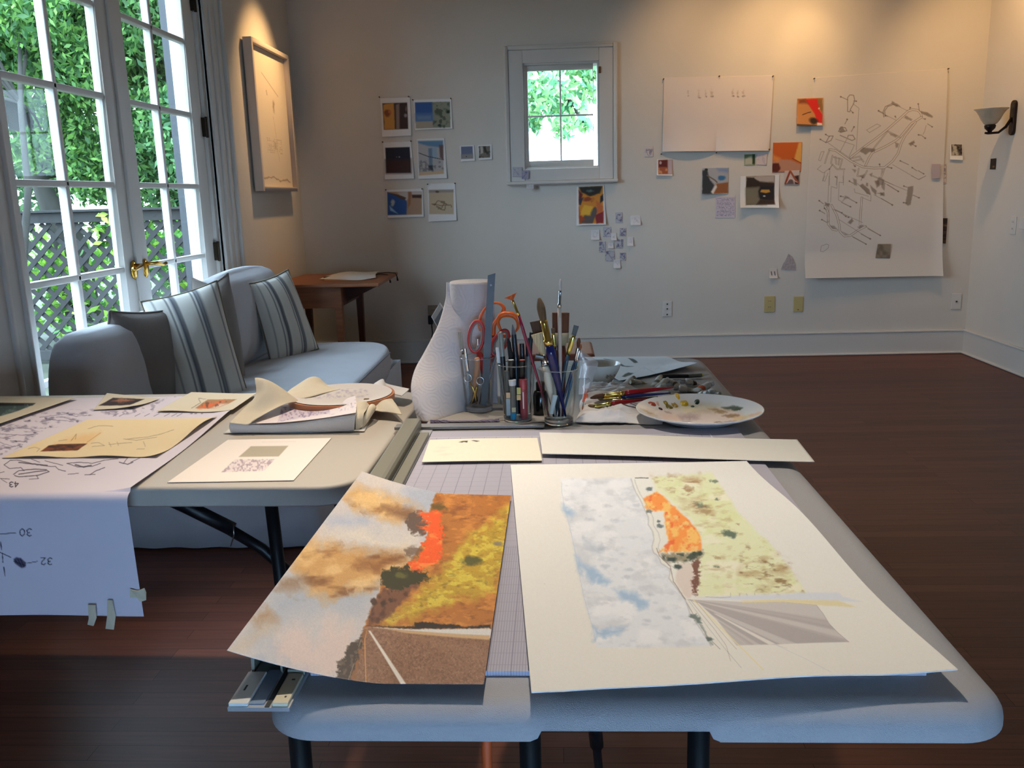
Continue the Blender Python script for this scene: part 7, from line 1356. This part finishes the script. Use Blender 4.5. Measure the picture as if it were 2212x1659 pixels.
# leaf study sheet
def dLeaf(c):
    for L in ([(440, 158), (520, 170), (600, 185), (680, 225), (760, 262), (890, 268), (800, 276), (720, 268), (640, 240), (560, 205)], [(805, 150), (880, 162), (930, 190), (955, 215), (905, 222), (870, 200)], [(715, 425), (760, 385), (810, 365), (890, 375), (850, 400), (760, 430)]): c.poly([f4(*p) for p in L], (74, 84, 84), .9, .5)
    c.line([f4(1060, 290), f4(1220, 382)], .9, (186, 194, 200), .7); c.mott([f4(900, 230), f4(1400, 220), f4(1300, 370), f4(1000, 340)], (206, 212, 218), 8, .55, 4, 0, 5, .6); c.line([f4(880, 390), f4(1020, 290)], .9, (200, 206, 210), .6)
tsheet('leaf_study', 'white paper with dark painted leaf shapes behind the bowl', 'painting', [(1262, 769), (1436, 768), (1507, 791), (1338, 820)], .748, 170, 90, (226, 228, 230), dLeaf, lambda u, v: -.003+.012*np.clip((u+v-1.3)/.7, 0, 1)**1.5+.002*np.sin(v*9)*u, m=M_print)
tsheet('paper_offcut', 'small white paper edge under the leaf sheet, left of the bowl', 'paper', [(1256, 790), (1330, 786), (1376, 817), (1250, 817)], .7425, 30, 20, (214, 218, 222), None)
# fine handled scalpel
pn = [f4(1310, 435), f4(1705, 432), f4(1900, 420), f4(1935, 416), f4(2020, 409)]
stick('scalpel', 'thin black and grey scalpel pen lying behind the paint tubes', 'tool', [atz(x, y, .7475) for x, y in reversed(pn)], [(.0006, .0016), (.003, .0052), (.0055, .0055), (.0055, .0055)], [('needle', M_nickel), ('collar', M_ygold), ('grip', mat('knurled_grey', (128, 126, 114), .4, .4)), ('handle', M_blk)])
# paint tubes
M_tube = mat('tube_body', (212, 207, 198), .4, .15, var=.08, vscale=60, bump=.5, bscale=160)
def tube_(lb, a, b_, rgb, cap=(206, 206, 204), z=.7485, r=.0082, chrome=False):
    p, q_ = atz(*a, z+.001), atz(*b_, z-.004); d = (q_-p).normalized(); L = (q_-p).length; t = thing('paint_tube', lb, 'paint tube', tuple(p), 'paint tubes heaped beside the rag')
    MB().tube([p, p+d*.004, p+d*.011], [r*.72, r*.75, r*.72], 14).build('cap', M_nickel if chrome else col(cap, .4), t, smooth=True, auto=40)
    s = d.cross(Vector((0, 0, 1))); m = 10; V = []; n = 16
    for i in range(m):
        k = i/(m-1); c_ = p+d*(.011+(L-.011)*k); w_ = r*(.55 if i == 0 else 1+.25*k); h = r*(.55 if i == 0 else (1-k**1.6)+.03)
        for j in range(n): an = 2*PI*j/n; V.append(c_+s*(w_*math.cos(an))+Vector((0, 0, h*math.sin(an)-.003*k)))
    F = [(i*n+j, i*n+(j+1) % n, (i+1)*n+(j+1) % n, (i+1)*n+j) for i in range(m-1) for j in range(n)]+[tuple(range(n)), tuple(range(m*n-1, (m-1)*n-1, -1))]
    MB().add(V, F).build('body', M_tube, t, smooth=True)
    if rgb:
        V = []; 
        for k in (.50, .72):
            c_ = p+d*(.011+(L-.011)*k)
            for j in range(n): an = 2*PI*j/n; V.append(c_+s*(r*(1+.25*k)*1.03*math.cos(an))+Vector((0, 0, r*((1-k**1.6)+.05)*1.04*math.sin(an)-.003*k)))
        MB().add(V, [(j, (j+1) % n, n+(j+1) % n, n+j) for j in range(n)]).build('colour_band', col(rgb, .5), t, smooth=True)
    return t
tube_('paint tube with an olive cap just right of the bowl', f4(895, 455), f4(760, 535), None, (110, 104, 78)); tube_('paint tube lying flat with a dark crimped end, right of the bowl', f4(840, 520), f4(1085, 515), (150, 140, 110), (196, 186, 160), .7465)
tube_('paint tube with a grey ridged cap at the left end of the scalpel', f4(1300, 440), f4(1190, 560), (120, 118, 104), (150, 148, 144)); tube_('paint tube with a white cap leaning on the ridged one', f4(1400, 480), f4(1250, 575), None, (206, 204, 198), .752)
tube_('paint tube with a brown band in the middle of the heap', f4(1400, 500), f4(1570, 560), (110, 84, 60), (180, 178, 170), .7465); tube_('paint tube with a chrome cap and dark label, rear of the heap', f4(1590, 510), f4(1890, 530), (60, 34, 26), z=.752, r=.0098, chrome=True)
tube_('paint tube with a chrome cap in front of the dark-labelled one', f4(1490, 605), f4(1830, 640), (176, 168, 150), z=.750, r=.0098, chrome=True); tube_('paint tube with a red and orange band at the right of the heap', f4(2065, 545), f4(1800, 640), (214, 92, 50), (206, 204, 198), .7530, .0098)
tube_('short grey paint tube behind the plate rim', f4(1990, 690), f4(1840, 680), (138, 140, 126), (226, 226, 226), .747); tube_('paint tube with a white lump of a cap by the plate rim', f4(1370, 570), f4(1230, 610), None, (226, 224, 222), .7535, .0085)
tube_('tiny tube end sticking out right of the plate rim', f4(2180, 695), f4(2090, 690), (110, 100, 86), (150, 140, 120), .745, .006)
cpw = MB().lathe([(0, 0), (.009, 0), (.0095, .008), (.007, .011), (0, .011)], (*atz(1537, 851, TZ).xy, TZ+.001), 18).build('tube_cap', M_wht, smooth=True); tag(cpw, 'loose white tube cap behind the plate rim', 'cap')
# plastic bag behind the right glass
mb_ = bpy.data.materials.new('clear_plastic'); mb_.use_nodes = True; nt = mb_.node_tree; pb = nt.nodes['Principled BSDF']; pb.inputs['Base Color'].default_value = (.82, .80, .84, 1); pb.inputs['Roughness'].default_value = .2; pb.inputs['Alpha'].default_value = .28
K = [[aty(x, y, Yv) for x, y, Yv in r] for r in ([(1250, 852, 2.16), (1262, 850, 2.12), (1275, 842, 2.16)], [(1252, 815, 2.18), (1268, 812, 2.14), (1284, 808, 2.18)], [(1252, 785, 2.20), (1270, 786, 2.16), (1291, 782, 2.20)], [(1251, 768, 2.2), (1256, 757, 2.2), (1272, 768, 2.2)])]
P = patch(K, 40, 50); P[..., 1] += .012*(noise(P[..., 0], P[..., 2], .02, 9, 3)-.5); o = gridmesh('plastic_bag', P, mb_, thick=.0004); tag(o, 'crumpled clear plastic bag standing between the brush glass and the bowl', 'bag')
# stool beyond the table
so = thing('wooden_stool', 'reddish wooden stool top just showing beyond the far table edge', 'stool', (0, 3.06, 0))
MB().box(-.16, .128, 2.93, 3.19, .685, .722).build('seat', mat('red_wood', (160, 96, 76), .5, var=.1, vscale=8), so, bevel=.012, seg=4)
for x, y in ((-.13, 2.96), (.10, 2.96), (-.13, 3.16), (.10, 3.16)): MB().tube([(x, y, .69), (x*1.15, y, 0)], [.015, .012], 10).build('leg', MATS['red_wood'], so, smooth=True)
